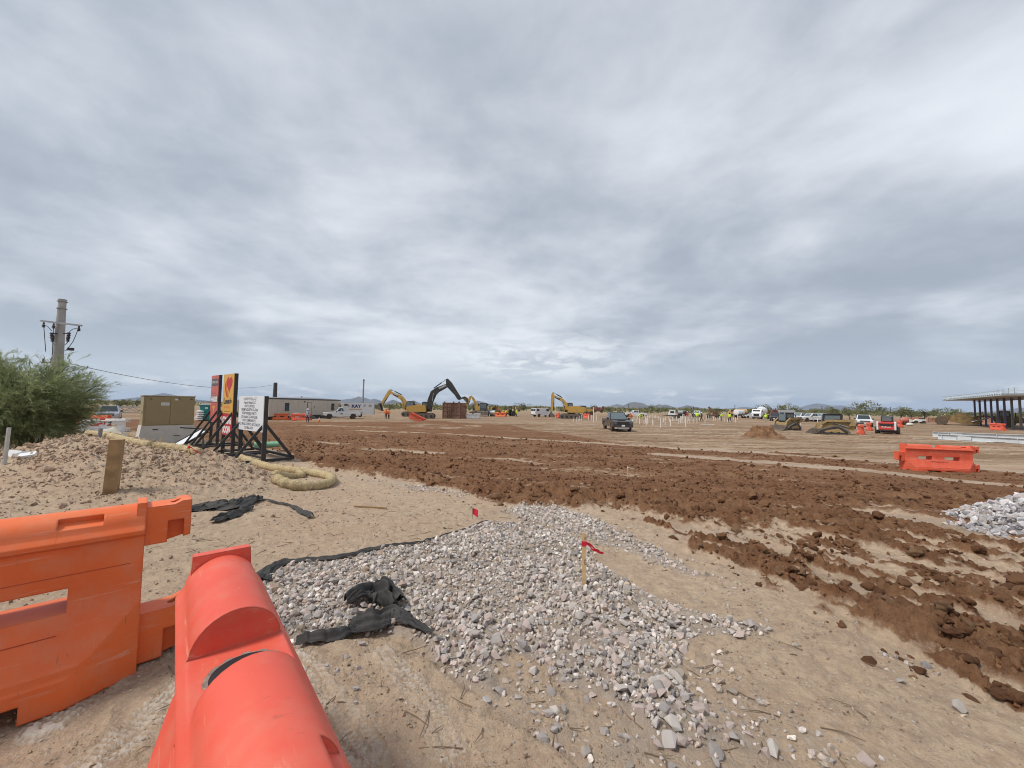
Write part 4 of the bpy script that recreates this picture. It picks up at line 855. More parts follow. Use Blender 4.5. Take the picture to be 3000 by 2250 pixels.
M_CAT = mat('machine_yellow', (.50, .30, .06), .5, var=.08, dirt=.45, dirtc=(.30, .21, .13)); M_DARKB = mat('dark_boom_paint', (.022, .027, .030), .5, var=.15, dirt=.18)
M_TRACK = mat('dusty_track_steel', (.12, .10, .085), .8, .2, var=.25, dirt=.6, dirtc=(.30, .22, .15)); M_RUST = mat('rusty_steel_plate', (.115, .052, .034), .8, var=.3, c2=(.20, .10, .065), dirt=.3)
M_CYL = mat('hydraulic_rod', (.45, .46, .47), .25, .8); M_MAROON = mat('maroon_machine_paint', (.15, .022, .022), .5, dirt=.3); M_SSRED = mat('red_machine_paint', (.58, .035, .03), .4, dirt=.2)
M_SKIN = mat('skin', (.36, .20, .13), .6); M_LIME = mat('lime_vest', (.55, .78, .04), .8, var=.08); M_ORVEST = mat('orange_vest', (.85, .19, .04), .8); M_JEAN = mat('dark_trousers', (.03, .034, .045), .9); M_GREYS = mat('grey_shirt', (.34, .36, .38), .9); M_TANS = mat('tan_shirt', (.36, .36, .24), .9); M_REDS = mat('red_shirt', (.40, .04, .04), .9); M_DKS = mat('dark_shirt', (.03, .033, .04), .9); M_BOOT = mat('boot_leather', (.08, .05, .03), .8)
M_HATW = mat('white_hard_hat', (.75, .75, .73), .35); M_HATO = mat('orange_hard_hat', (.8, .25, .04), .35); M_HAIR = mat('dark_hair', (.015, .012, .01), .8)

def heading(loc, a): return math.atan2(-loc[1], -loc[0]) - R_(a)           # a = 0 faces the camera, 90 faces the left of the view
def quad(P, u0, u1, v0, v1, off=.012):
    """a pane on the face a-b-c-d (a,b below; d,c above), inset and a little proud"""
    a, b, c, d = [Vector(p) for p in P]; n = (b - a).cross(d - a).normalized()
    f = lambda u, v: (a * (1 - u) + b * u) * (1 - v) + (d * (1 - u) + c * u) * v
    F4 = [f(u0, v0), f(u1, v0), f(u1, v1), f(u0, v1)]
    V = [p + n * off for p in F4] + [p - n * .02 for p in F4]
    return MB().add(V, [(0, 1, 2, 3), (7, 6, 5, 4), (0, 4, 5, 1), (1, 5, 6, 2), (2, 6, 7, 3), (3, 7, 4, 0)])
def arch(cx, r, z, n=8): return [(cx + r * math.cos(a), max(z, .0) + r * math.sin(a) * 1.0) for a in np.linspace(0, math.pi, n)]
def wheel(t, x, y, r, w, name='wheel', rim=M_RIM, tyre=None):
    q = MB().lathe((0, 0, 0), [(r * .55, -w / 2), (r * .93, -w / 2), (r, -w * .38), (r, w * .38), (r * .93, w / 2), (r * .55, w / 2)], 18, 'y').build(name, tyre or M_TYRE, t, (x, y, r)); s = 1 if y > 0 else -1
    MB().lathe((0, 0, 0), [(r * .58, s * w * .30), (r * .56, s * w * .44), (r * .30, s * w * .40), (r * .12, s * w * .47)][::s], 14, 'y').build('rim', rim, q); return q
def pickup(label, loc, a, paint, kind='crew', s=1.0, wg=None, group='pickup trucks parked on the site', bumper=None, grille=None, plate=True, cargo=None, name='pickup_truck', cat='pickup truck', rz=None):
    t = thing(name, label, cat, loc, heading(loc, a) if rz is None else rz, group); t.scale = (s,) * 3; wg = wg or M_WGLASS; bumper = bumper or M_BPLAS; grille = grille or M_BPLAS
    cb = -.85 if kind == 'crew' else -.35; suv = kind == 'suv'
    rear_top = .80 if not suv else 1.12
    prof = [(-2.85, .58), (-2.85, rear_top), (cb, rear_top), (cb, 1.14), (1.1, 1.16), (1.3, 1.15), (2.55, 1.06), (2.78, .98), (2.84, .62), (2.42, .55)] + arch(1.88, .47, .42) + [(1.25, .42), (-1.2, .42)] + arch(-1.72, .47, .42) + [(-2.3, .55)]
    MB().prism(prof, -.96, .96).build('body', paint, t, smooth=30)
    x0, x1 = (-2.7 if suv else cb), 1.2; B = [(x0, -.94), (x1, -.94), (x1, .94), (x0, .94)]; Tt = [(x0 + (.25 if suv else .2), -.72), (.42, -.72), (.42, .72), (x0 + (.25 if suv else .2), .72)]; zb, zt = (1.10, 1.88)
    V = [(*p, zb) for p in B] + [(*p, zt) for p in Tt]
    c = MB().add(V, [(0, 3, 2, 1), (4, 5, 6, 7), (0, 1, 5, 4), (1, 2, 6, 5), (2, 3, 7, 6), (3, 0, 4, 7)]).build('cab', paint, t, smooth=None)
    quad([V[1], V[2], V[6], V[5]], .06, .94, .12, .93).build('windscreen', wg, t, smooth=None); quad([V[3], V[0], V[4], V[7]], .1, .9, .18, .9).build('rear_window', M_GLASS, t, smooth=None)
    wins = [(.08, .30), (.34, .60), (.64, .80)] if suv else ([(.06, .40), (.45, .80)] if kind == 'crew' else [(.05, .28), (.34, .80)])
    for P, flip in (((V[0], V[1], V[5], V[4]), 0), ((V[2], V[3], V[7], V[6]), 1)):
        for u0, u1 in wins:
            if flip: u0, u1 = 1 - u1, 1 - u0
            quad(P, u0, u1, .18, .88).build('side_window', M_GLASS, t, smooth=None)
    if not suv:
        for sy in (-1, 1): bx('bed_side', ((-2.85 + cb - .004) / 2, sy * .905, .97), (cb + 2.85 - .006, .10, .34), paint, t)
        bx('tailgate', (-2.81, 0, .97), (.07, 1.70, .34), paint, t)
    for x in (1.88, -1.72):
        for y in (-.84, .84): wheel(t, x, y, .40, .27)
    bx('front_bumper', (2.84, 0, .56), (.16, 1.92, .25), bumper, t); bx('rear_bumper', (-2.90, 0, .56), (.12, 1.85, .20), bumper, t)
    g = bx('grille', (2.815, 0, .86), (.06, 1.15, .27), grille, t)
    for z in (.79, .86, .93): bx('grille_bar', (2.85, 0, z), (.03, 1.08, .022), M_CHROME if paint is not M_BLACKP else M_BPLAS, g)
    for y in (-.76, .76): bx('headlight', (2.80, y, .86), (.08, .30, .24), M_LAMP if paint is not M_BLACKP else mat('smoked_lamp', (.10, .11, .12), .2), t); bx('tail_light', (-2.86, y * 1.12, .95), (.04, .14, .30), M_TAIL, t)
    for y in (-1.10, 1.10): bx('wing_mirror', (.88, y, 1.24), (.12, .22, .20), M_BPLAS if paint is not M_WCAR else M_BPLAS, t)
    if plate: bx('number_plate', (2.93, 0, .60), (.02, .32, .16), M_WHITE, t)
    for x in (-.02, -.80 if kind == 'crew' else .45):
        for y in (-.965, .965): bx('door_handle', (x, y, .99), (.18, .02, .035), M_BPLAS, t)
    if cargo: cargo(t)
    return t
def at(px, py, dz=0.0, y0=None):
    p = G(px, py, (16.0 if px < 620 and py < 1300 else 0.0) if y0 is None else y0); return Vector((p.x, p.y, p.z + dz))

# ---------------------------------------------------------------- pickups and vans
bt = pickup('black pickup truck facing the camera on the brown dirt', at(1806, 1260), -13, M_BLACKP, s=1.06, wg=mat('sky_tinted_glass', (.12, .155, .165), .15, spec=.5), bumper=M_BPLAS, plate=True)
bx('skid_plate', (2.9, 0, .36), (.2, 1.1, .16), M_CHROME, bt); bx('hood_scoop', (1.95, 0, 1.125), (.7, .7, .05), M_BLACKP, bt)
pickup('silver pickup truck facing the camera behind the white barrier', at(319, 1233), 4, M_SILVER, bumper=M_CHROME, wg=M_GLASS)
ptr = pickup('white extended cab pickup parked side on before the office trailer', at(1000, 1227), 84, M_WCAR, kind='ext')
bx('door_emblem', (.1, .972, .86), (.32, .012, .16), MATS['grey_sign_print'], ptr)
pickup('white pickup parked behind the black truck, nose to the left', at(1860, 1222), 74, M_WCAR, kind='crew')
pickup('white sport utility vehicle facing the camera behind the workers', at(2043, 1221), 8, M_WCAR, kind='suv', name='suv', cat='car', group='cars on the site')
pickup('black off road vehicle facing the camera beside the left track loader', at(2273, 1233), 6, M_BLACKP, kind='suv', name='suv', cat='car', group='cars on the site', wg=M_GLASS, s=.95)
pickup('leftmost of three white pickups parked behind the track loaders', at(2343, 1233), 32, M_WCAR)
pickup('middle of three white pickups parked behind the track loaders', at(2378, 1235), 48, M_WCAR)
pickup('rightmost of three white pickups, half hidden by the track loader', at(2408, 1234), 42, M_WCAR)
pickup('white pickup with black bumper facing the camera behind red barriers', at(2530, 1249), -4, M_WCAR, wg=M_GLASS)
pickup('distant white pickup beside the mixer truck', at(2203, 1225), 60, M_WCAR, s=.8)
def van(label, loc, a):
    t = thing('cargo_van', label, 'van', loc, heading(loc, a)); prof = [(-2.7, .45), (-2.72, 1.2), (-2.6, 2.05), (1.1, 2.1), (1.75, 1.35), (2.6, 1.15), (2.7, .5), (2.25, .45)] + arch(1.75, .42, .38) + [(1.2, .38), (-1.15, .38)] + arch(-1.6, .42, .38) + [(-2.1, .45)]
    MB().prism(prof, -.98, .98).build('body', M_WCAR, t, smooth=30)
    quad([(1.77, -.9, 1.36), (1.77, .9, 1.36), (1.14, .9, 2.06), (1.14, -.9, 2.06)], .04, .96, .05, .9).build('windscreen', M_GLASS, t, smooth=None)
    for y, s in ((-.98, 0), (.98, 1)):
        for x0, x1 in ((.55, 1.35), (-1.0, .35)):
            P = [(x0, y, 1.35), (x1, y, 1.35), (x1, y, 1.88), (x0, y, 1.88)]; P = P if not s else [P[1], P[0], P[3], P[2]]
            if x0 > 0 or False: quad(P, 0, 1, 0, 1).build('side_window', M_GLASS, t, smooth=None)
        for x in (-2.3,): P = [(x, y, 1.4), (x + .7, y, 1.4), (x + .7, y, 1.9), (x, y, 1.9)]; P = P if not s else [P[1], P[0], P[3], P[2]]; quad(P, 0, 1, 0, 1).build('side_window', M_GLASS, t, smooth=None)
    for y0, y1 in ((-.85, -.05), (.05, .85)): quad([(-2.70, y1, 1.38), (-2.70, y0, 1.38), (-2.62, y0, 1.95), (-2.62, y1, 1.95)], 0, 1, 0, 1, .03).build('rear_window', M_GLASS, t, smooth=None)
    for x in (1.75, -1.6):
        for y in (-.86, .86): wheel(t, x, y, .36, .24)
    for y in (-.88, .88): bx('tail_light', (-2.73, y, 1.05), (.04, .12, .35), M_TAIL, t)
    bx('rear_bumper', (-2.76, 0, .5), (.12, 1.8, .18), M_BPLAS, t); bx('front_bumper', (2.68, 0, .52), (.14, 1.85, .22), M_BPLAS, t); return t
van('white cargo van parked beside the right hand excavator', at(1588, 1221), -128)

# ---------------------------------------------------------------- excavators
def limb(P, W, hy, q=None):
    """bent arm: polyline P of (x,z) with depths W, extruded to +-hy"""
    q = q or MB(); n = len(P); L = []; Rr = []
    for i, (x, z) in enumerate(P):
        a = Vector((P[min(i + 1, n - 1)][0] - P[max(i - 1, 0)][0], P[min(i + 1, n - 1)][1] - P[max(i - 1, 0)][1])).normalized(); nx, nz = -a.y, a.x
        L.append((x + nx * W[i] / 2, z + nz * W[i] / 2)); Rr.append((x - nx * W[i] / 2, z - nz * W[i] / 2))
    for i in range(n - 1): q.prism([L[i], L[i + 1], Rr[i + 1], Rr[i]], -hy + .004 * i, hy - .004 * i)
    return q
def track_frame(t, L, h, y, w, name='track'):
    r = h / 2; pts = [(L / 2 - r + r * math.cos(a), r + r * math.sin(a)) for a in np.linspace(-math.pi / 2, math.pi / 2, 8)] + [(-L / 2 + r + r * math.cos(a), r + r * math.sin(a)) for a in np.linspace(math.pi / 2, 3 * math.pi / 2, 8)]
    q = MB().prism(pts, y - w / 2, y + w / 2).build(name, M_TRACK, t, smooth=30); sh = MB(); per = int(L / .22)
    for i in range(per):
        x = -L / 2 + r + (L - 2 * r) * (i + .5) / per
        for z in (-.012, h + .012): sh.box((x, y, z), (.13, w + .02, .05))
    tag(sh.build('track_shoes', M_TRACK, q, smooth=None), kind='stuff')
    for i in range(5): MB().lathe((-L / 2 + r + (L - 2 * r) * i / 4, y, r * .9), [(r * .5, -w / 2 - .03), (r * .5, w / 2 + .03)], 10, 'y').build('roller', M_DKMET, q)
def excavator(label, loc, rz, boom, bw, stick, sw, bucket, bodym=M_CAT, boomm=M_CAT, s=1.0, logo=None, logoc=None, cabside=1, Lt=4.4, housing=True):
    t = thing('excavator', label, 'excavator', loc, rz, 'excavators digging on the site'); t.scale = (s,) * 3
    for y in (-1.15, 1.15): track_frame(t, Lt, .95, y, .6)
    MB().box((0, 0, .72), (2.4, 1.7, .45)).build('undercarriage', M_TRACK, t, smooth=None); MB().lathe((0, 0, .95), [(.75, 0), (.75, .2)], 18).build('slew_ring', M_DKMET, t)
    MB().prism([(-2.3, 1.22), (-2.45, 1.5), (-2.4, 2.25), (-1.2, 2.45), (.55, 2.4), (.7, 2.0), (.7, 1.2)], -1.3, .35 if cabside > 0 else 1.3).build('engine_housing', bodym, t, smooth=25)
    MB().prism([(-2.3, 1.2), (-2.75, 1.45), (-2.78, 2.0), (-2.5, 2.3), (-2.2, 2.3), (-2.2, 1.2)], -1.25, 1.25).build('counterweight', bodym, t, smooth=25)
    MB().box((-.8, 0, 1.19), (3.2, 2.4, .10)).build('deck', M_DKMET, t, smooth=None); MB().box((-1.2, .85 * cabside, 1.75), (1.7, .85, 1.0)).build('side_housing', bodym, t, smooth=None)
    c = MB().prism([(-.25, 1.26), (-.25, 2.95), (.05, 3.08), (1.05, 3.05), (1.5, 2.2), (1.5, 1.26)], .40 * cabside, 1.28 * cabside).build('cab', M_DARKB if boomm is M_CAT else M_DKMET, t, smooth=25)
    yo = 1.285 * cabside
    for P in ([(-.1, 1.95), (.45, 1.95), (.45, 2.85), (-.1, 2.85)], [(.55, 1.75), (1.38, 1.75), (1.38, 2.2), (1.0, 2.88), (.55, 2.88)]):
        MB().prism(P, yo, yo + .01 * cabside).build('cab_window', M_WGLASS, t, smooth=None); MB().prism(P, .395 * cabside, .385 * cabside).build('cab_window', M_WGLASS, t, smooth=None)
    b = limb(boom, bw, .22).build('boom', boomm, t, smooth=None); st = limb(stick, sw, .18).build('stick', boomm, t, smooth=None)
    (fx, fz), tip = boom[0], boom[-1]; mid = boom[len(boom) // 2]
    for y in (-.32, .32):
        MB().cyl((fx + .35, y, fz - .35), ((fx + mid[0]) / 2 + .25, y, (fz + mid[1]) / 2), .10, n=8).build('boom_cylinder', boomm, t); MB().cyl(((fx + mid[0]) / 2 + .25, y, (fz + mid[1]) / 2), (mid[0], y, mid[1]), .055, n=8).build('cylinder_rod', M_CYL, t)
    top = stick[0]; a0 = Vector((mid[0], 0, mid[1] + bw[len(boom) // 2] * .75)); a1 = Vector((top[0], 0, top[1] + .05)); am = a0.lerp(a1, .6)
    MB().cyl(a0, am, .10, n=8).build('stick_cylinder', M_DKMET, t); MB().cyl(am, a1, .055, n=8).build('cylinder_rod', M_CYL, t)
    e0, e1 = Vector((stick[-2][0], 0, stick[-2][1])), Vector((stick[-1][0], 0, stick[-1][1])); sd = (e1 - e0).normalized(); pn = Vector((sd.z, 0, -sd.x)) * bucket[2]
    MB().cyl(e0 + pn * .25 + sd * .2, e1 + pn * .38 - sd * .2, .08, n=8).build('bucket_cylinder', M_DKMET, t)
    ang = bucket[0]; k = bucket[1]; prof = [(0, 0), (.35, .25), (.95, .15), (1.25, -.35), (1.15, -.95), (.75, -1.3), (.68, -1.22), (.95, -.85), (.98, -.4), (.75, .0), (.3, -.05)]
    ca, sa = math.cos(ang), math.sin(ang); pr = [(e1.x + (x * ca - z * sa) * k * bucket[2], e1.z + (x * sa + z * ca) * k) for x, z in prof]
    bk = MB()
    for i in range(1, 5): bk.prism([pr[i], pr[i + 1], pr[10 - i], pr[11 - i] if i > 1 else pr[10]], -.55 * k, .55 * k)
    bk.prism([pr[0], pr[1], pr[10]], -.2, .2)
    for y in (-.55 * k, .53 * k): bk.prism([pr[1], pr[2], pr[3], pr[4], pr[5]], y, y + .03)
    bo = bk.build('bucket', M_TRACK, t, smooth=None)
    for i in range(4):
        y = (-.42 + .28 * i) * k; MB().box((pr[5][0], y, pr[5][1]), (.14, .08, .2)).build('tooth', M_TRACK, bo, smooth=None)
    if logo:
        p0, p1 = Vector(boom[logo[1]]), Vector(boom[logo[1] + 1]); m_ = (p0 + p1) / 2; an = math.atan2(p1.y - p0.y, p1.x - p0.x)
        for sy in (-1, 1):
            yy = sy * (.232); fl = sy > 0; a_ = an
            if sy < 0: rot = (R_(90), -a_, 0)
            else: rot = (R_(90), a_, R_(180)); 
            if sy < 0 and math.cos(a_) < 0: rot = (R_(90), -a_ + math.pi, 0)
            if sy > 0 and math.cos(a_) < 0: rot = (R_(90), a_ + math.pi, R_(180))
            d_ = MB().prism([(-logo[2] * .58, -.20), (logo[2] * .58, -.20), (logo[2] * .58, .20), (-logo[2] * .58, .20)], 0, .003, 'z').build('logo_plate', logoc[0], t, (m_.x, yy - sy * .006, m_.y), rot, smooth=None); text(logo[0], .26, logo[2], logoc[1], t, (m_.x, yy + sy * .004, m_.y), rot=rot, bold=.03) if True else None
    return t
LG = (M_DKMET, M_WTXT)
pD = at(1238, 1226); 
excavator('excavator with a tall black boom lifting at the trench box', pD, R_(4), [(1.1, 1.7), (1.35, 3.2), (1.9, 4.7), (2.6, 5.3), (4.5, 6.25)], [.7, 1.1, 1.2, 1.0, .65], [(4.25, 7.35), (4.75, 6.3), (6.9, 3.6)], [.45, 1.2, .52], (.5, 1.0, 1), boomm=M_DARKB, logo=('DEERE', 3, 1.4), logoc=(M_DARKB, M_WTXT), cabside=1)
pC = at(1232, 1222)
excavator('yellow excavator reaching left with its bucket over the spoil', Vector((pC.x - 2.3, pC.y + 4, pC.z)), R_(176), [(1.7, 1.7), (2.0, 2.9), (2.75, 3.75), (4.95, 4.75)], [.5, .75, .8, .42], [(5.0, 5.35), (5.35, 4.75), (6.75, 2.6)], [.3, .7, .35], (-.6, 1.0, 1), logo=('CAT', 2, .9), logoc=LG, cabside=1, s=1.06)
pE = at(1674, 1227)
excavator('yellow excavator with upright stick beside the white van', pE, R_(170), [(.9, 1.7), (1.05, 2.75), (1.75, 3.55), (3.5, 4.35)], [.45, .65, .65, .4], [(3.55, 5.0), (3.6, 4.3), (3.75, 1.4)], [.3, .6, .35], (-1.3, .85, 1), logo=('CAT', 2, .8), logoc=LG, cabside=-1, s=1.10)
pF = at(1392, 1219)
excavator('far yellow excavator half hidden behind the rusty trench box', Vector((pF.x, pF.y + 8, pF.z)), R_(178), [(.3, 1.7), (.45, 2.7), (.9, 3.5), (1.7, 4.6)], [.5, .7, .65, .4], [(1.8, 5.0), (2.2, 4.5), (3.1, 2.2)], [.3, .6, .35], (-.6, .8, 1), cabside=-1)
# rusty trench box
p = at(1331, 1226); t = thing('trench_box', 'rusty steel trench box hanging under the black boom', 'trench box', p, R_(-24))
for y in (-1.0, 1.0):
    w = bx('side_wall', (0, y, 1.5), (4.0, .14, 3.0), M_RUST, t)
    for z in (.08, .75, 1.5, 2.25, 2.92): bx('wall_rib', (0, y + math.copysign(.10, y), z), (3.96, .08, .13), M_RUST, w)
    for x in (-1.9, -.95, 0, .95, 1.9): bx('wall_rib', (x, y + math.copysign(.106, y), 1.5), (.13, .085, 2.9), M_RUST, w)
for x in (-1.7, 1.7):
    for z in (.6, 2.4): MB().cyl((x, -1.05, z), (x, 1.05, z), .09, n=10).build('spreader', M_RUST, t)
bx('end_plate', (-1.93, 0, 1.5), (.1, 1.85, 2.7), M_RUST, t)
for x in (-1.6, .4, 1.6): bx('lifting_lug', (x, -1.0, 3.1), (.3, .1, .22), M_RUST, t)

# ---------------------------------------------------------------- compact track loaders and skid steer
M_DUSTY = mat('dusty_machine_yellow', (.33, .225, .085), .7, var=.2, dirt=.7, dirtc=(.27, .20, .13))
def track_loader(label, loc, rz, cabm=M_DKMET, lift=0.0, s=1.0):
    M_CAT = M_DUSTY
    t = thing('track_loader', label, 'track loader', loc, rz, 'compact track loaders'); t.scale = (s,) * 3
    for y in (-.78, .78):
        pts = [(-1.35, .02), (.95, .02), (1.15, .2), (1.12, .42), (-.25, .95), (-.75, .95), (-1.55, .35), (-1.5, .1)]
        q = MB().prism(pts, y - .2, y + .2).build('rubber_track', M_TRACK, t, smooth=20); inn = [(x * .84 - .03, z * .78 + .09) for x, z in pts]; MB().prism(inn, y - .206, y + .206).build('track_gap_shade', M_DKMET, q, smooth=None); MB().prism([(-1.1, .25), (.8, .22), (.3, .48), (-.6, .66)], y - .22, y + .22).build('track_frame', M_CAT, q, smooth=None)  # dark solid proud of the track paints the shade of its open gaps
        for x in (-1.2, -.6, 0, .6, .92): MB().lathe((x, y, .2), [(.13, -.23), (.13, .23)], 10, 'y').build('roller', M_DKMET, q)
    MB().prism([(-1.9, .45), (-2.0, 1.35), (-1.3, 1.62), (.55, 1.15), (.75, .5)], -.56, .56).build('body', M_CAT, t, smooth=25)
    MB().prism([(-.95, 1.2), (-1.05, 2.08), (-.9, 2.14), (.45, 2.14), (.62, 2.05), (.68, 1.1)], -.47, .47).build('cab', cabm, t, smooth=25); MB().box((-.22, 0, 2.17), (1.6, 1.02, .06)).build('roof', cabm, t, smooth=None)
    for y in (-.475, .475):
        P = [(-.8, 1.62), (.5, 1.5), (.42, 1.98), (-.82, 1.98)]; MB().prism(P, y, y + math.copysign(.012, y)).build('cab_window', M_WGLASS, t, smooth=None)
    quad([(.69, -.4, 1.2), (.69, .4, 1.2), (.63, .4, 2.04), (.63, -.4, 2.04)], 0, 1, 0, 1).build('windscreen', M_WGLASS, t, smooth=None)
    for y in (-.70, .70):
        a = limb([(-1.75, 1.45), (.25, 1.45 + lift * .4), (.95, 1.05 + lift), (1.25, .45 + lift)], [.26, .22, .24, .2], .09); o = a.build('lift_arm', M_CAT, t, smooth=None); o.location.y = y
        MB().cyl((-1.5, y * .85, .75), (.0, y * .85, 1.35), .06, n=8).build('lift_cylinder', M_CYL, t); MB().prism([(-1.98, 1.0), (-1.95, 1.6), (-1.6, 1.6), (-1.45, .9)], y - .09, y + .09).build('arm_tower', M_CAT, t, smooth=None)
    z = lift; MB().prism([(1.2, .05 + z), (2.1, .04 + z), (2.1, .08 + z), (1.35, .16 + z), (1.32, .62 + z), (1.2, .68 + z)], -.92, .92).build('bucket', M_TRACK, t, smooth=None)
    for y in (-.92, .92): MB().prism([(1.25, .06 + z), (2.08, .06 + z), (1.4, .62 + z)], y - .015, y + .015).build('bucket_cheek', M_TRACK, t, smooth=None)
    bx('rear_door', (-1.99, 0, .95), (.05, .95, .6), M_DKMET, t); bx('exhaust', (-1.6, .3, 1.72), (.08, .08, .35), M_DKMET, t)
    for y in (-.3, .3): bx('work_light', (.66, y, 2.12), (.08, .12, .08), M_LAMP, t)
    for sy in (-1, 1): text('CAT', .16, .40, M_TEXTK, t, (-1.45, sy * .805, 1.22), rot=(R_(90), 0, 0 if sy < 0 else R_(180)), bold=.03)
    return t
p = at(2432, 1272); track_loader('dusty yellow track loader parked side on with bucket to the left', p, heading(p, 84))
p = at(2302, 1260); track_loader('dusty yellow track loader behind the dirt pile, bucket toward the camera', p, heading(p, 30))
def skid_steer(label, loc, a):
    t = thing('skid_steer', label, 'skid steer', loc, heading(loc, a))
    MB().prism([(-1.35, .32), (-1.45, .5), (-1.4, 1.25), (-.6, 1.35), (.6, .9), (.7, .3)], -.66, .66).build('body', M_SSRED, t, smooth=25)
    bx('rear_grille', (-1.44, 0, 1.02), (.06, 1.1, .26), M_DKMET, t); bx('rear_bumper', (-1.46, 0, .40), (.1, 1.3, .16), M_DKMET, t)
    for y in (-.72, .72): MB().prism([(-1.5, .45), (-1.52, 1.28), (-1.2, 1.36), (.9, 1.0), (1.1, .4), (.95, .35), (.75, .85), (-1.15, 1.15), (-1.3, .45)], y - .075, y + .075).build('lift_arm', M_WCAR, t, smooth=None)
    MB().prism([(-.55, 1.3), (-.6, 1.92), (.35, 1.95), (.45, .95)], -.48, .48).build('cab', M_DKMET, t, smooth=25); MB().box((-.12, 0, 1.965), (1.05, 1.02, .06)).build('roof', M_STEEL, t, smooth=None)
    quad([(-.60, .40, 1.42), (-.60, -.40, 1.42), (-.63, -.40, 1.86), (-.63, .40, 1.86)], 0, 1, 0, 1, .02).build('rear_window', M_WGLASS, t, smooth=None)
    for y in (-.485, .485): MB().prism([(-.5, 1.4), (.3, 1.3), (.25, 1.85), (-.5, 1.85)], y, y + math.copysign(.012, y)).build('cab_window', M_WGLASS, t, smooth=None)
    for x in (-.85, .35):
        for y in (-.83, .83): wheel(t, x, y, .40, .30, rim=M_WCAR)
    MB().prism([(1.0, .05), (1.7, .04), (1.7, .08), (1.12, .15), (1.1, .55), (1.0, .6)], -.9, .9).build('bucket', M_TRACK, t, smooth=None); text('Bobcat', .13, .75, M_WTXT, t, (-1.475, 0, .72), rot=(R_(90), 0, R_(-90)), bold=.03)
    for y in (-.55, .55): bx('tail_light', (-1.45, y, 1.15), (.05, .12, .08), M_TAIL, t)
skid_steer('red and white skid steer seen from behind on the right', at(2601, 1270), 184)

# ---------------------------------------------------------------- wheel tractor scraper on the right
p = at(2862, 1248); t = thing('scraper', 'muddy yellow wheel tractor scraper behind the canopy columns', 'scraper', p, heading(p, -92)); M_MUDY = mat('muddy_machine_yellow', (.25, .165, .06), .7, var=.35, scale=1.5, dirt=.95, dirtc=(.075, .05, .03), dscale=1.3)
M_MTYRE = mat('mud_caked_tyre', (.10, .075, .05), .95, var=.3, dirt=.5, dirtc=(.20, .14, .085))
for y in (-1.2, 1.2): wheel(t, -4.4, y, .88, .7, rim=M_TRACK, tyre=M_MTYRE); wheel(t, 3.6, y, .88, .7, rim=M_TRACK, tyre=M_MTYRE)
MB().prism([(-5.9, .9), (-5.6, 1.3), (-3.6, 1.9), (-2.9, 2.0), (-2.6, 1.0), (-3.4, .9)], -.8, .8).build('rear_engine', M_MUDY, t, smooth=25); MB().prism([(-3.3, .75), (-3.2, 1.75), (-1.6, 2.0), (.2, 1.45), (.7, .9), (.2, .3), (-1.4, .25)], -1.3, 1.3).build('bowl', M_MUDY, t, smooth=25)
MB().prism([(-2.6, 1.9), (-2.2, 2.4), (-1.4, 2.3), (-.6, 1.6)], -.5, .5).build('ejector', M_MUDY, t, smooth=25); limb([(-1.0, 1.4), (1.0, 1.85), (2.0, 1.75), (2.3, 1.0)], [.35, .4, .45, .5], .4).build('gooseneck', M_MUDY, t, smooth=None)
MB().prism([(2.2, .7), (2.0, 1.6), (2.9, 1.9), (5.1, 1.75), (5.6, 1.4), (5.5, .7)], -1.0, 1.0).build('tractor_body', M_MUDY, t, smooth=25); MB().prism([(2.6, 1.7), (2.6, 2.75), (3.8, 2.75), (4.0, 1.7)], -.9, .5).build('cab', M_DKMET, t, smooth=25); bx('roof', (3.2, -.2, 2.8), (1.6, 1.6, .1), M_MUDY, t); bx('side_window', (3.2, -.906, 2.3), (1.0, .02, .7), M_WGLASS, t); MB().cyl((4.5, .3, 1.7), (4.5, .3, 2.6), .07, n=8).build('exhaust', M_DKMET, t); bx('step', (2.6, -1.1, .9), (.8, .3, .6), M_STEEL, t)
for y in (-1.48, 1.48): MB().cyl((-.6, y, .8), (1.4, y, 1.5), .09, n=8).build('lift_cylinder', M_CYL, t)

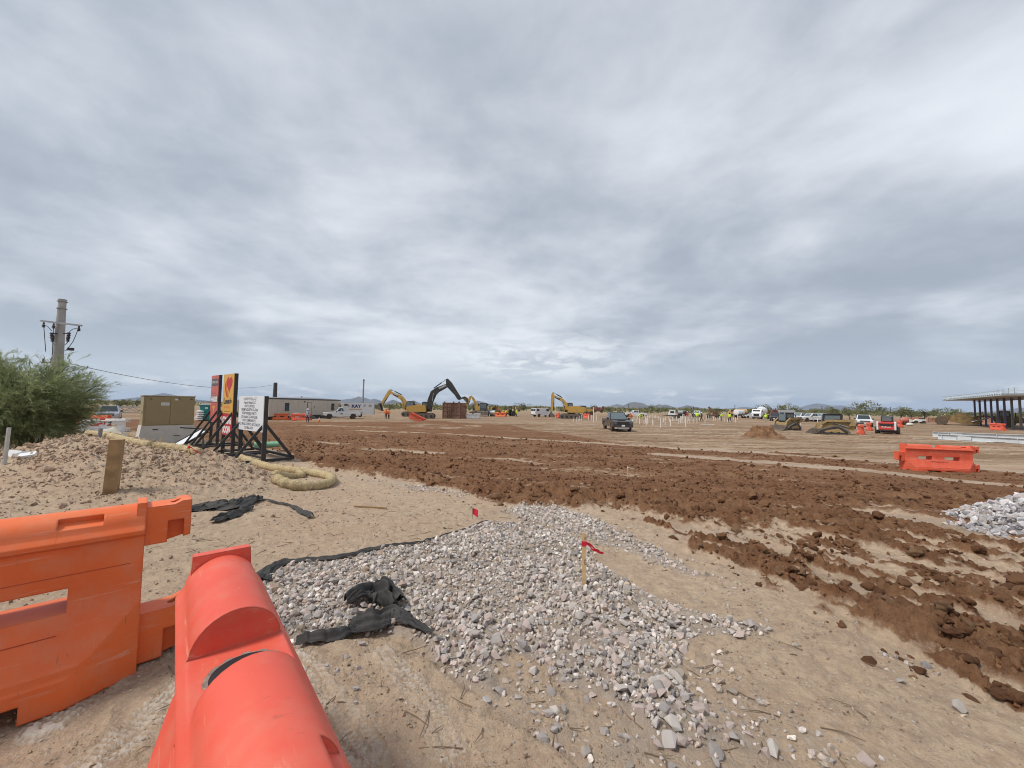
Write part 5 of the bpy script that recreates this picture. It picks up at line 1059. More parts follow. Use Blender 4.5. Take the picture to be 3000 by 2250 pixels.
# ---------------------------------------------------------------- smaller plant in the middle distance
def machine(name, label, cat, px, py, a, parts, dy=0.0):
    p = at(px, py); p.y += dy; t = thing(name, label, cat, p, heading(p, a))
    for nm, kind, m, *g in parts:
        if kind == 'w': wheel(t, *g)
        elif kind == 'b': bx(nm, g[0], g[1], m, t)
        elif kind == 'p': MB().prism(g[0], g[1], g[2]).build(nm, m, t, smooth=25)
        elif kind == 'c': MB().cyl(g[0], g[1], g[2], n=12).build(nm, m, t)
        elif kind == 'l': limb(g[0], g[1], g[2]).build(nm, m, t, smooth=None)
        elif kind == 'v': MB().lathe(g[0], g[1], 18, g[2]).build(nm, m, t)
    return t
machine('wheel_loader', 'dark wheel loader with a tall black cab facing the camera', 'wheel loader', 1417, 1219, 8, [('w', 'w', 0, 1.3, -.9, .7, .5), ('w', 'w', 0, 1.3, .9, .7, .5), ('w', 'w', 0, -1.4, -.9, .7, .5), ('w', 'w', 0, -1.4, .9, .7, .5), ('body', 'p', M_DKMET, [(-2.6, .7), (-2.5, 1.7), (.8, 1.7), (1.6, 1.2), (1.8, .6)], -.6, .6), ('cab', 'p', M_DARKB, [(-.5, 1.6), (-.5, 3.1), (1.0, 3.15), (1.35, 1.4)], -.78, .78), ('windscreen', 'b', M_WGLASS, (1.22, 0, 2.3), (.05, 1.3, 1.1)), ('bucket', 'p', M_TRACK, [(2.2, .1), (3.1, .05), (3.0, .15), (2.5, .4), (2.45, 1.1), (2.2, 1.2)], -1.35, 1.35), ('lift_arm', 'l', M_DKMET, [(.9, 1.7), (1.9, 1.3), (2.3, .6)], [.3, .35, .25], .5), ('beacon', 'b', M_LAMP, (.3, .1, 3.24), (.2, .2, .14)), ('wing_mirror', 'b', M_DKMET, (1.2, 1.1, 2.7), (.1, .35, .4)), ('wing_mirror', 'b', M_DKMET, (1.2, -1.1, 2.7), (.1, .35, .4))])
machine('soil_compactor', 'yellow soil compactor box behind the dark wheel loader', 'compactor', 1446, 1219, 20, [('drum', 'v', M_STEEL, (1.5, 0, .75), [(.75, -1.0), (.75, 1.0)], 'y'), ('w', 'w', 0, -1.3, -.85, .7, .5), ('w', 'w', 0, -1.3, .85, .7, .5), ('hood', 'p', M_CAT, [(-2.6, .8), (-2.5, 1.75), (-.4, 2.3), (-.2, .8)], -.95, .95), ('drum_frame', 'b', M_CAT, (1.4, 1.1, .85), (1.9, .15, .4)), ('drum_frame', 'b', M_CAT, (1.4, -1.1, .85), (1.9, .15, .4)), ('canopy', 'b', M_DKMET, (.1, 0, 2.75), (1.4, 1.5, .08)), ('canopy_post', 'b', M_DKMET, (-.5, .7, 2.2), (.08, .08, 1.1)), ('canopy_post', 'b', M_DKMET, (-.5, -.7, 2.2), (.08, .08, 1.1)), ('canopy_post', 'b', M_DKMET, (.7, .7, 1.9), (.08, .08, 1.7)), ('canopy_post', 'b', M_DKMET, (.7, -.7, 1.9), (.08, .08, 1.7)), ('seat', 'b', M_DKMET, (0, 0, 1.5), (.6, .6, .8))])
machine('backhoe_loader', 'small tan backhoe loader beside the worker in an orange hat', 'backhoe', 1491, 1219, 62, [('w', 'w', 0, -.9, -.75, .65, .4), ('w', 'w', 0, -.9, .75, .65, .4), ('w', 'w', 0, 1.3, -.7, .42, .3), ('w', 'w', 0, 1.3, .7, .42, .3), ('hood', 'p', M_CAT, [(.2, .7), (.2, 1.5), (1.8, 1.35), (1.9, .7)], -.45, .45), ('chassis', 'b', M_DKMET, (0, 0, .65), (3.2, .8, .35)), ('roof', 'b', M_CAT, (-.4, 0, 2.5), (1.6, 1.5, .1)), ('cab_post', 'b', M_DKMET, (.3, .65, 1.75), (.09, .09, 1.5)), ('cab_post', 'b', M_DKMET, (.3, -.65, 1.75), (.09, .09, 1.5)), ('cab_post', 'b', M_DKMET, (-1.1, .65, 1.75), (.09, .09, 1.5)), ('cab_post', 'b', M_DKMET, (-1.1, -.65, 1.75), (.09, .09, 1.5)), ('seat', 'b', M_DKMET, (-.4, 0, 1.3), (.5, .5, .7)), ('loader_arm', 'l', M_CAT, [(.2, 1.3), (1.6, 1.1), (2.2, .5)], [.2, .25, .2], .6), ('loader_bucket', 'p', M_TRACK, [(2.1, .1), (2.9, .08), (2.4, .3), (2.3, .9), (2.1, .9)], -1.0, 1.0), ('rear_boom', 'l', M_CAT, [(-1.6, .9), (-2.0, 2.2), (-2.9, 2.0)], [.3, .3, .2], .15), ('rear_bucket', 'p', M_TRACK, [(-2.9, 2.0), (-3.1, 1.2), (-2.6, 1.1), (-2.7, 1.7)], -.3, .3)])
machine('motor_grader', 'dusty yellow wheeled plant behind the right hand excavator', 'grader', 1716, 1219, 80, [('w', 'w', 0, 2.6, -.8, .6, .4), ('w', 'w', 0, 2.6, .8, .6, .4), ('w', 'w', 0, -1.2, -.8, .65, .5), ('w', 'w', 0, -1.2, .8, .65, .5), ('w', 'w', 0, -2.6, -.8, .65, .5), ('w', 'w', 0, -2.6, .8, .65, .5), ('engine_housing', 'p', M_CAT, [(-3.4, .8), (-3.4, 1.9), (-1.3, 2.0), (-1.2, .8)], -.6, .6), ('cab', 'p', M_DKMET, [(-1.15, .9), (-1.2, 2.9), (.1, 2.9), (.2, .9)], -.65, .65), ('cab_window', 'b', M_WGLASS, (-.5, .656, 2.2), (.9, .02, .8)), ('cab_window', 'b', M_WGLASS, (-.5, -.656, 2.2), (.9, .02, .8)), ('frame_beam', 'l', M_CAT, [(.1, 1.3), (1.5, 1.7), (2.8, 1.4)], [.35, .3, .35], .2), ('blade', 'b', M_TRACK, (.9, 0, .45), (.12, 3.0, .6))], dy=6)
machine('rock_crusher', 'dark maroon wheeled machine standing beyond the right excavator', 'machine', 1752, 1209, 86, [('w', 'w', 0, 1.6, -.9, .7, .5), ('w', 'w', 0, 1.6, .9, .7, .5), ('w', 'w', 0, -1.6, -.9, .7, .5), ('w', 'w', 0, -1.6, .9, .7, .5), ('chassis', 'b', M_MAROON, (0, 0, 1.0), (5.4, 1.2, .5)), ('hopper', 'p', M_MAROON, [(-2.4, 1.3), (-2.9, 2.9), (-1.8, 2.9), (-1.2, 1.3)], -1.0, 1.0), ('engine_hood', 'p', M_MAROON, [(-.9, 1.3), (-.9, 2.1), (.7, 2.3), (.9, 1.3)], -.7, .7), ('cab', 'p', M_MAROON, [(1.2, 1.3), (1.2, 3.0), (2.5, 3.0), (2.6, 1.3)], -.8, .8), ('cab_window', 'b', M_WGLASS, (1.9, .806, 2.4), (.9, .02, .8)), ('conveyor', 'l', M_MAROON, [(-1.5, 1.6), (1.0, 2.7)], [.25, .25], .35)])
machine('flatbed_trailer', 'grey equipment trailer piled with pale machinery among the pipes', 'trailer', 1980, 1226, 90, [('w', 'w', 0, .4, -.95, .4, .25), ('w', 'w', 0, .4, .95, .4, .25), ('w', 'w', 0, -.6, -.95, .4, .25), ('w', 'w', 0, -.6, .95, .4, .25), ('deck', 'b', M_DKMET, (0, 0, .75), (4.6, 2.1, .2)), ('tank', 'v', M_STEEL, (-1.1, 0, 1.45), [(.3, -.6), (.6, -.5), (.6, .6), (.3, .7)], 'x'), ('generator_box', 'p', M_WCAR, [(.1, .86), (.1, 2.0), (1.4, 2.0), (1.7, 1.4), (1.7, .86)], -.8, .8), ('panel', 'b', M_DKMET, (.8, .806, 1.55), (.9, .02, .5)), ('panel', 'b', M_DKMET, (.8, -.806, 1.55), (.9, .02, .5)), ('hose_reel', 'v', M_DKMET, (-2.2, 0, 1.3), [(.5, -.3), (.5, .3)], 'y'), ('boom_rail', 'c', M_STEEL, (-2.2, 0, 1.9), (1.9, .3, 2.25), .05), ('drawbar', 'c', M_DKMET, (2.2, 0, .7), (3.3, 0, .5), .07)])
machine('roller_attachment', 'rust brown tilted digger plant left of the workers in lime', 'machine', 2090, 1226, 80, [('w', 'w', 0, 1.0, -.8, .55, .4), ('w', 'w', 0, 1.0, .8, .55, .4), ('w', 'w', 0, -1.0, -.8, .55, .4), ('w', 'w', 0, -1.0, .8, .55, .4), ('chassis', 'b', M_RUST, (0, 0, .8), (3.0, 1.0, .4)), ('frame', 'l', M_MUDY, [(-1.4, 1.2), (.2, 1.6), (1.6, 1.0)], [.3, .35, .3], .5), ('mast', 'l', M_RUST, [(.4, 1.4), (.6, 2.4), (1.1, 3.0)], [.4, .45, .4], .3), ('engine_box', 'p', M_RUST, [(-.9, 1.0), (-.9, 1.9), (.1, 2.0), (.1, 1.0)], -.5, .5)])
machine('water_tank_trailer', 'white round ended water tank on wheels right of the workers', 'water tank', 2166, 1224, 20, [('w', 'w', 0, .3, -.9, .45, .3), ('w', 'w', 0, .3, .9, .45, .3), ('w', 'w', 0, -.8, -.9, .45, .3), ('w', 'w', 0, -.8, .9, .45, .3), ('tank', 'v', M_WCAR, (0, 0, 1.55), [(.5, -2.3), (.78, -2.1), (.80, 2.1), (.72, 2.2), (.5, 2.25)], 'x'), ('chassis', 'b', M_DKMET, (0, 0, .72), (4.6, 1.1, .18)), ('tank_saddle', 'b', M_DKMET, (1.2, 0, .95), (.3, 1.3, .3)), ('tank_saddle', 'b', M_DKMET, (-1.2, 0, .95), (.3, 1.3, .3)), ('drawbar', 'c', M_DKMET, (2.2, 0, .65), (3.6, 0, .45), .07)])
machine('water_truck', 'yellow water tank truck beside the white tank', 'tank truck', 2194, 1222, 80, [('w', 'w', 0, 2.0, -.9, .5, .3), ('w', 'w', 0, 2.0, .9, .5, .3), ('w', 'w', 0, -1.8, -.9, .5, .4), ('w', 'w', 0, -1.8, .9, .5, .4), ('tank', 'v', mat('tan_tank_paint', (.45, .30, .13), .5, dirt=.3), (-.8, 0, 1.75), [(.5, -2.0), (.85, -1.8), (.85, 1.6), (.5, 1.8)], 'x'), ('cab', 'p', mat('tan_tank_paint', (.45, .30, .13)), [(1.3, .7), (1.3, 2.3), (2.2, 2.3), (2.8, 1.5), (3.0, .7)], -.9, .9), ('side_window', 'b', M_GLASS, (1.8, .906, 1.9), (.8, .02, .5)), ('side_window', 'b', M_GLASS, (1.8, -.906, 1.9), (.8, .02, .5)), ('chassis', 'b', M_DKMET, (-.2, 0, .75), (5.4, .9, .25))], dy=6)
machine('mixer_truck', 'white concrete mixer truck with its drum beside a lime vested worker', 'mixer truck', 2229, 1227, 18, [('w', 'w', 0, 2.4, -.95, .52, .32), ('w', 'w', 0, 2.4, .95, .52, .32), ('w', 'w', 0, -1.0, -.95, .52, .5), ('w', 'w', 0, -1.0, .95, .52, .5), ('w', 'w', 0, -2.3, -.95, .52, .5), ('w', 'w', 0, -2.3, .95, .52, .5), ('chassis', 'b', M_DKMET, (-.3, 0, .8), (6.0, .9, .25)), ('cab', 'p', M_WCAR, [(1.5, .6), (1.5, 2.5), (2.7, 2.5), (3.2, 1.6), (3.25, .6)], -1.1, 1.1), ('windscreen', 'b', M_GLASS, (2.98, 0, 2.05), (.06, 1.8, .6)), ('grille', 'b', M_DKMET, (3.27, 0, 1.05), (.05, 1.3, .6)), ('mixing_drum', 'v', M_WCAR, (-.9, 0, 2.15), [(.45, -2.3), (.8, -1.9), (1.15, -.4), (1.15, .5), (.75, 1.7)], 'x'), ('chute', 'l', M_STEEL, [(-3.0, 2.3), (-3.8, 1.2)], [.15, .15], .25), ('front_bumper', 'b', M_CHROME, (3.3, 0, .55), (.15, 2.2, .25)), ('wing_mirror', 'b', M_BPLAS, (2.9, 1.3, 2.0), (.1, .25, .4)), ('wing_mirror', 'b', M_BPLAS, (2.9, -1.3, 2.0), (.1, .25, .4))])
machine('flatbed_truck', 'dark long flatbed truck behind the left track loader', 'truck', 2290, 1223, 84, [('w', 'w', 0, 2.4, -.95, .5, .3), ('w', 'w', 0, 2.4, .95, .5, .3), ('w', 'w', 0, -1.6, -.95, .5, .5), ('w', 'w', 0, -1.6, .95, .5, .5), ('chassis', 'b', M_DKMET, (-.2, 0, .85), (6.4, .9, .3)), ('bed', 'b', M_GREYS, (-1.2, 0, 1.8), (4.6, 2.2, 1.2)), ('cab', 'p', M_MAROON, [(1.3, .7), (1.3, 2.5), (2.4, 2.5), (2.9, 1.7), (3.2, .7)], -1.0, 1.0), ('side_window', 'b', M_GLASS, (1.9, 1.006, 2.0), (.8, .02, .5)), ('side_window', 'b', M_GLASS, (1.9, -1.006, 2.0), (.8, .02, .5))])
machine('plate_compactor', 'small dark ride on compactor before the orange fence', 'compactor', 2692, 1241, 70, [('w', 'w', 0, .6, -.5, .32, .25), ('w', 'w', 0, .6, .5, .32, .25), ('w', 'w', 0, -.6, -.5, .32, .25), ('w', 'w', 0, -.6, .5, .32, .25), ('body', 'p', M_WCAR, [(-1.0, .35), (-1.0, .9), (.3, .95), (.9, .6), (.9, .35)], -.4, .4), ('engine_hood', 'b', M_DKMET, (-.5, 0, 1.0), (.7, .7, .3)), ('mast', 'c', M_DKMET, (-.9, 0, .9), (-.95, 0, 2.3), .07), ('canopy', 'b', M_DKMET, (-.8, 0, 2.3), (.6, .6, .3))])
machine('concrete_mixer', 'small red towed mixer with a white bag beside it', 'mixer', 2650, 1246, 60, [('w', 'w', 0, .1, -.5, .3, .2), ('w', 'w', 0, .1, .5, .3, .2), ('drum', 'v', mat('pale_red_drum', (.45, .14, .10), .5), (0, 0, .95), [(.25, -.55), (.5, -.3), (.5, .2), (.25, .6)], 'x'), ('frame', 'b', M_DKMET, (0, 0, .42), (1.6, .7, .12)), ('engine_box', 'b', M_WCAR, (-.75, 0, .85), (.45, .55, .5)), ('mast', 'c', M_DKMET, (-1.0, 0, .4), (-1.05, 0, 2.0), .06), ('drawbar', 'c', M_DKMET, (.7, 0, .4), (1.7, 0, .25), .05)])
p = at(2666, 1248); tag(MB().ball((0, 0, .25), .55, 2, (1.1, .8, .55)).build('material_bag', mat('white_woven_bag', (.62, .58, .52), .9, bump=.03, bscale=9), None, p, smooth=60), 'slumped white material bag beside the small red mixer', 'bag')

# ---------------------------------------------------------------- people
def person_mesh(name, J, shirt, legs):
    """one continuous skinned figure; J: joints of the pose in metres"""
    bm = []; V = []; E = []; Rd = []
    def add(p, r, par=None):
        V.append(p); Rd.append(r)
        if par is not None: E.append((par, len(V) - 1))
        return len(V) - 1
    pel = add(J['pel'], .15); sp_ = add(J['chest'].lerp(J['pel'], .45), .145, pel); ch = add(J['chest'], .165, sp_); nk = add(J['neck'], .062, ch); hd0 = add(J['head'] - (J['head'] - J['neck']).normalized() * .04, .085, nk); hd = add(J['head'], .105, hd0); ht = add(J['head'] + (J['head'] - J['neck']).normalized() * .09, .075, hd)
    face = J['face']; add(J['head'] + face * .10 - Vector((0, 0, .02)), .02, hd)
    for s in ('l', 'r'):
        sh = add(J['sh' + s], .075, ch); el = add(J['el' + s], .05, sh); wr = add(J['wr' + s], .034, el); d = (J['wr' + s] - J['el' + s]).normalized(); sd = d.cross(face).normalized(); pm = add(J['wr' + s] + d * .07, .036, wr)
        for k, (o, l) in enumerate(((-.03, .075), (-.01, .09), (.01, .085), (.03, .07))): f1 = add(J['wr' + s] + d * (.07 + l * .5) + sd * o + face * .01, .0095, pm); add(J['wr' + s] + d * (.07 + l) + sd * o + face * .03, .008, f1)
        add(J['wr' + s] + d * .075 + sd * (.05 if s == 'l' else -.05) + face * .035, .010, pm)
        hp = add(J['hip' + s], .105, pel); kn = add(J['kn' + s], .068, hp); an = add(J['an' + s], .046, kn); add(J['an' + s] + face * .17 - Vector((0, 0, .045)), .042, an)
    me = bpy.data.meshes.new(name); me.from_pydata([tuple(v) for v in V], E, []); o = link(name, me); md = o.modifiers.new('s', 'SKIN'); md.use_smooth_shade = True
    for i, sv in enumerate(me.skin_vertices[0].data): sv.radius = (Rd[i], Rd[i]); sv.use_root = i == 0
    sb = o.modifiers.new('d', 'SUBSURF'); sb.levels = 1; sb.render_levels = 1
    dg = bpy.context.evaluated_depsgraph_get(); m2 = bpy.data.meshes.new_from_object(o.evaluated_get(dg)); bpy.data.objects.remove(o); m2.name = name
    return m2
def pose(kind):
    v = Vector; J = dict(face=v((1, 0, 0)), pel=v((0, 0, .95)), chest=v((.0, 0, 1.33)), neck=v((.01, 0, 1.50)), head=v((.03, 0, 1.65)), hipl=v((0, .10, .90)), hipr=v((0, -.10, .90)), knl=v((.03, .12, .50)), knr=v((.02, -.12, .50)), anl=v((-.02, .13, .09)), anr=v((-.02, -.13, .09)), shl=v((0, .20, 1.42)), shr=v((0, -.20, 1.42)), ell=v((-.03, .27, 1.13)), elr=v((-.03, -.27, 1.13)), wrl=v((.10, .27, .90)), wrr=v((.10, -.27, .90)))
    if kind == 'walk': J.update(knl=v((.25, .11, .52)), anl=v((.30, .11, .09)), knr=v((-.05, -.11, .50)), anr=v((-.35, -.11, .13)), wrl=v((-.12, .28, .92)), wrr=v((.22, -.26, .96)))
    if kind == 'work': J.update(chest=v((.18, 0, 1.27)), neck=v((.30, 0, 1.40)), head=v((.38, 0, 1.50)), shl=v((.22, .20, 1.33)), shr=v((.22, -.20, 1.33)), ell=v((.38, .24, 1.10)), elr=v((.38, -.24, 1.10)), wrl=v((.55, .12, .95)), wrr=v((.55, -.12, .98)))
    if kind == 'crouch': J.update(pel=v((-.10, 0, .48)), chest=v((.16, 0, .78)), neck=v((.27, 0, .92)), head=v((.36, 0, 1.03)), hipl=v((-.08, .11, .44)), hipr=v((-.08, -.11, .44)), knl=v((.36, .16, .52)), knr=v((.34, -.16, .48)), anl=v((.05, .14, .09)), anr=v((.02, -.14, .09)), shl=v((.18, .20, .86)), shr=v((.18, -.20, .86)), ell=v((.38, .24, .66)), elr=v((.38, -.24, .66)), wrl=v((.58, .12, .48)), wrr=v((.58, -.12, .48)))
    return J
POSES = {}
def person(label, px, py, a, kind, top, legs, hat, vest=None, s=1.0):
    p = at(px, py); t = thing('person', label, 'person', p, heading(p, a), 'workers on the site'); t.scale = (s,) * 3; J = pose(kind)
    if kind not in POSES: POSES[kind] = person_mesh('body', J, None, None)
    me = POSES[kind].copy(); me.materials.clear()
    for m in (M_SKIN, top, legs, M_BOOT): me.materials.append(m)
    up = (J['neck'] - J['pel']).normalized(); L = (J['neck'] - J['pel']).length
    for f in me.polygons:
        c = f.center; h = (c - J['pel']).dot(up) / L; i = 1
        near = min((J['wrl'] - c).length, (J['wrr'] - c).length)
        if near < .13 or (c - J['head']).length < .17: i = 0
        elif c.z < .14: i = 3
        elif min((J[k] - c).length for k in ('knl', 'knr', 'hipl', 'hipr')) < .26 and h < .12 or c.z < J['hipl'].z - .05 and kind != 'crouch': i = 2 if near > .2 or c.z < .6 else 1
        f.material_index = i
    link('body', me, t)
    up2 = (J['head'] - J['neck']).normalized(); hc = J['head'] + up2 * .06
    q = MB().ball((0, 0, 0), .145, 2, (1.08, .95, .80)); q.v = [(x, y, max(z, -.01)) for x, y, z in q.v]; q.lathe((.03, 0, -.012), [(.165, 0), (.150, .015)], 16)
    if hat: q.build('hard_hat', hat, t, hc, smooth=60)
    else: MB().ball((0, 0, 0), .125, 2).build('hair', M_HAIR, t, hc - up2 * .02 - J['face'] * .02, smooth=60)
    if vest:
        c0, c1 = J['pel'].lerp(J['chest'], .15), J['chest'].lerp(J['neck'], .55); w = MB(); n = 14; V = []
        for cc, rx, ry in ((c0, .20, .215), (J['chest'].lerp(J['pel'], .4), .20, .225), (J['chest'], .205, .25), (c1, .13, .20)):
            for i in range(n): qn = 2 * math.pi * i / n; V.append(cc + Vector((rx * math.cos(qn), ry * math.sin(qn), 0)))
        w.add(V, [(j * n + i, j * n + (i + 1) % n, (j + 1) * n + (i + 1) % n, (j + 1) * n + i) for j in range(3) for i in range(n)]); vo = w.build('safety_vest', vest, t, smooth=60)
    return t
person('person in grey shirt and pale hat standing before the office trailer', 901, 1238, 40, 'stand', M_GREYS, M_JEAN, M_HATW)
person('left one of two people in orange standing by the raised bucket', 1130, 1228, -30, 'stand', M_ORVEST, M_JEAN, M_HATO, M_ORVEST)
person('right one of two people in orange standing by the raised bucket', 1139, 1228, 60, 'stand', M_ORVEST, M_JEAN, None, M_ORVEST)
person('person in tan and white hard hat in front of the trench box', 1360, 1226, 30, 'stand', M_TANS, M_TANS, M_HATW, mat('olive_vest', (.40, .46, .16), .8))
person('person in lime vest and orange hat beside the small backhoe', 1513, 1221, 70, 'stand', M_LIME, M_JEAN, M_HATO, M_LIME)
person('person in lime vest bending at the backhoe wheel', 1481, 1221, -70, 'work', M_LIME, M_TANS, M_HATW, M_LIME)
person('person in orange crouching behind the black pickup, left of the lime one', 1851, 1226, 60, 'crouch', M_ORVEST, M_JEAN, M_HATO, M_ORVEST, s=1.15)
person('person in lime crouching behind the black pickup', 1873, 1226, -60, 'crouch', M_LIME, M_JEAN, M_HATW, M_LIME, s=1.1)
person('person in red shirt standing among the white pipes', 2014, 1229, 20, 'stand', M_REDS, M_JEAN, M_HATW)
person('person in dark shirt standing left of the white car', 2028, 1230, -40, 'work', M_DKS, M_GREYS, None)
person('person in bright lime jacket with back turned before the white car', 2043, 1234, 180, 'stand', M_LIME, M_TANS, M_LIME, M_LIME, s=1.08)
person('person in dark clothes and white hat beside the lime jacket', 2056, 1234, 70, 'walk', M_DKS, M_JEAN, M_HATW)
person('person in dim lime shirt and white hat bending over a pipe', 2113, 1234, -60, 'work', M_LIME, M_TANS, M_HATW, M_LIME, s=1.05)
person('person in lime shirt and no hat walking right of the pipes', 2138, 1238, 150, 'walk', M_LIME, M_JEAN, None, M_LIME, s=1.03)
person('person in lime vest standing beside the mixer truck', 2244, 1237, 160, 'stand', M_LIME, M_TANS, M_LIME, M_LIME)
person('person in white hat behind the white pickup bed', 1871, 1219, 20, 'stand', M_DKS, M_JEAN, M_HATW)

# ---------------------------------------------------------------- white pipe field
PIPES = [(1853, 1227, 1238), (1864, 1225, 1240), (1874, 1225, 1242), (1887, 1231, 1242), (1891, 1221, 1241), (1894, 1225, 1245), (1898, 1217, 1242), (1911.5, 1229, 1245), (1915, 1232, 1245), (1936, 1225, 1252), (1939.5, 1230, 1252), (1944, 1225, 1237), (1949, 1225, 1244), (1951, 1221, 1231), (1965, 1229, 1249.5), (1971, 1221, 1234), (1974.7, 1220, 1235), (1989, 1226, 1241), (1991.5, 1226, 1241), (1994.6, 1220, 1240), (1998.5, 1220, 1240.5), (2004.7, 1214, 1237.6), (2009.2, 1221, 1251), (2013.4, 1218, 1239.5), (2021.3, 1227, 1238.5), (2033, 1227, 1237.6), (2042.3, 1225, 1239.5), (2065.8, 1230, 1238.5), (2076.7, 1217, 1228.6), (2083, 1218, 1228.6), (2091, 1220.5, 1232), (2103.8, 1221, 1231), (2107.8, 1219.6, 1230), (2115.5, 1223, 1234), (2131.8, 1228.6, 1237), (2149, 1223, 1230), (2155.3, 1222, 1237.6), (2160.7, 1216, 1229.5),
    (1626.4, 1191.6, 1226.4), (1739.3, 1193.6, 1237.3), (1679.7, 1226.4, 1235.3), (1690, 1221.4, 1235.3), (1694.2, 1226.4, 1235.3), (1698.6, 1219.4, 1234.3), (1704.5, 1215.4, 1233.3), (1725, 1215.4, 1231.3), (1734, 1215.4, 1232.3), (1747.5, 1215.4, 1233.3), (2344.6, 1228, 1246), (2395.5, 1226.5, 1240), (1903, 1217, 1226), (1907, 1215, 1226), (1913, 1212, 1227), (1917, 1217, 1226), (1921, 1216, 1225), (1925, 1217, 1226), (1928, 1218, 1226), (1882, 1214, 1226), (1886, 1219, 1226), (1962, 1224, 1236), (1983, 1221, 1233), (2018, 1221, 1233), (2028, 1222, 1234), (2050, 1223, 1232), (2060, 1218, 1230), (2070, 1217, 1229), (2097, 1222, 1231), (2122, 1225, 1235), (2141, 1226, 1236), (1958, 1219, 1229), (1930, 1219, 1230), (1868, 1219, 1228), (1858, 1221, 1231), (2000, 1213, 1228), (2147, 1228, 1238)]
M_PVC = mat('white_pvc', (.76, .73, .66), .4, var=.04, dirt=.18); pipe_me = None
for i, (x, y0, y1) in enumerate(PIPES):
    p = at(x, y1); H = (y1 - y0) * p.y / F_PX + .05
    if pipe_me is None: pipe_me = MB().lathe((0, 0, 0), [(.058, 0), (.058, 1), (.048, 1), (.048, .02)], 12).mesh('standing_pipe', M_PVC, 40)
    lab = next(l for e, l in ((1760, 'white pipe stub in the row left of the black pickup'), (1880, 'white pipe stub just right of the black pickup'), (1935, 'white pipe stub in the left part of the pipe field'), (1985, 'white pipe stub in front of the grey equipment trailer'), (2035, 'white pipe stub between the grey trailer and the white car'), (2075, 'white pipe stub around the worker in the bright lime jacket'), (2125, 'white pipe stub in front of the rust brown plant'), (9999, 'white pipe stub at the right end of the pipe field')) if x < e)
    if abs(x - 1626.4) < .1: lab = 'tall white upright pipe before the right hand excavator stick'
    if abs(x - 1739.3) < .1: lab = 'tallest white upright pipe left of the black pickup'
    if x > 2390: lab = 'white upright pipe just left of the side on track loader'
    elif x > 2340: lab = 'white upright pipe between the two track loaders'
    o = link('standing_pipe', pipe_me, None, (p.x, p.y, p.z - .05)); o.scale = (1, 1, H); o.rotation_euler = (random.uniform(-.02, .02), random.uniform(-.02, .02), 0); tag(o, lab, 'pipe', 'upright white pipes')
for x0, x1, y, lab in ((2053, 2092, 1244.5, 'long white pipe lying on the ground before the workers'), (2006, 2024, 1219, 'white horizontal pipe run joining two uprights')):
    a = at(x0, y); b = at(x1, y + .3); r = .06; L = (b - a).length; o = MB().cyl((0, 0, r), (L, 0, r), r, n=10).build('lying_pipe', M_PVC, None, a + (Vector((0, 0, .75)) if y < 1230 else Vector((0, 0, 0))), (0, 0, math.atan2(b.y - a.y, b.x - a.x))); tag(o, lab, 'pipe')

# ---------------------------------------------------------------- distant barriers and cones
for px, py, m, a, lab, rot in ((815, 1231, M_ORANGE, 6, 'orange barrier left of the red one before the office trailer', None), (881, 1232, M_REDOR, 3, 'red barrier beside the person before the office trailer', None), (851, 1228, M_WBAR, 4, 'white barrier between the orange and red ones at the trailer', None), (1217, 1232, M_REDOR, 20, 'coral barrier tipped at an angle below the excavators', (R_(14), R_(26), .35)), (1386, 1227, M_WBAR, 4, 'white barrier at the foot of the trench box', None), (1466, 1221, M_ORANGE, 5, 'orange barrier in front of the small backhoe', None),
        (1634, 1224, M_REDOR, 40, 'red barrier tilted beside the right hand excavator stick', (0, R_(-8), -.6)), (1719, 1225, M_REDOR, 60, 'red barrier standing right of the excavator tracks', None), (268, 1246, M_ORANGE, 20, 'orange barrier left of the white one under the bush edge', None), (302, 1232, M_REDOR, 70, 'red orange barrier right behind the white one', None), (256, 1256, M_REDOR, 10, 'low red orange barrier at the edge of the bush', None), (2522, 1271, M_REDOR, 84, 'nearer of two red barriers before the white pickup', None), (2546, 1261, M_REDOR, 84, 'farther of two red barriers before the white pickup', None), (2635, 1251, M_REDOR, 78, 'red barrier just right of the skid steer', None), (2923, 1261, M_REDOR, 62, 'small red barrier below the scraper', None)):
    p = at(px, py); w = .72 if a > 50 else 1; barrier(2.38, m, lab, (p.x, p.y, p.z - .04), heading(p, a) + R_(90), rot=(rot[0], rot[1], heading(p, a) + R_(90) + rot[2]) if rot else None, scale=1.0)
p = at(302, 1266); wb = barrier(2.38, M_WBAR, 'white barrier with painted scrawls beside the bush', (p.x, p.y, p.z - .04), heading(p, 6) + R_(90), scale=1.0)
for pts, m in (([(-.35, .62), (-.05, .64), (-.05, .74), (-.35, .71)], M_RIB), ([(.0, .60), (.06, .60), (.12, .82), (.05, .84)], M_RIB), ([(.28, .56), (.36, .56), (.44, .84), (.36, .84)], M_GREYP), ([(.22, .72), (.44, .76), (.44, .83), (.24, .80)], M_GREYP), ([(.18, .52), (.42, .56), (.40, .62), (.18, .58)], M_WOOD)): MB().prism(pts, -.1215, -.1245).build('paint_scrawl', m, wb, smooth=None)
p = at(303, 1278); q = MB(); n = 10                                             # pale tarp slumped before the white barrier
V = []
for i in range(n):
    for j in range(8): u, v = i / (n - 1), j / 7; V.append((-1.0 + 2.0 * u, -.55 + 1.1 * v, max(.02, .62 * (1 - abs(2 * u - 1.05)) * (.35 + .65 * v) + .05 * math.sin(i * 2.1 + j * 1.3))))
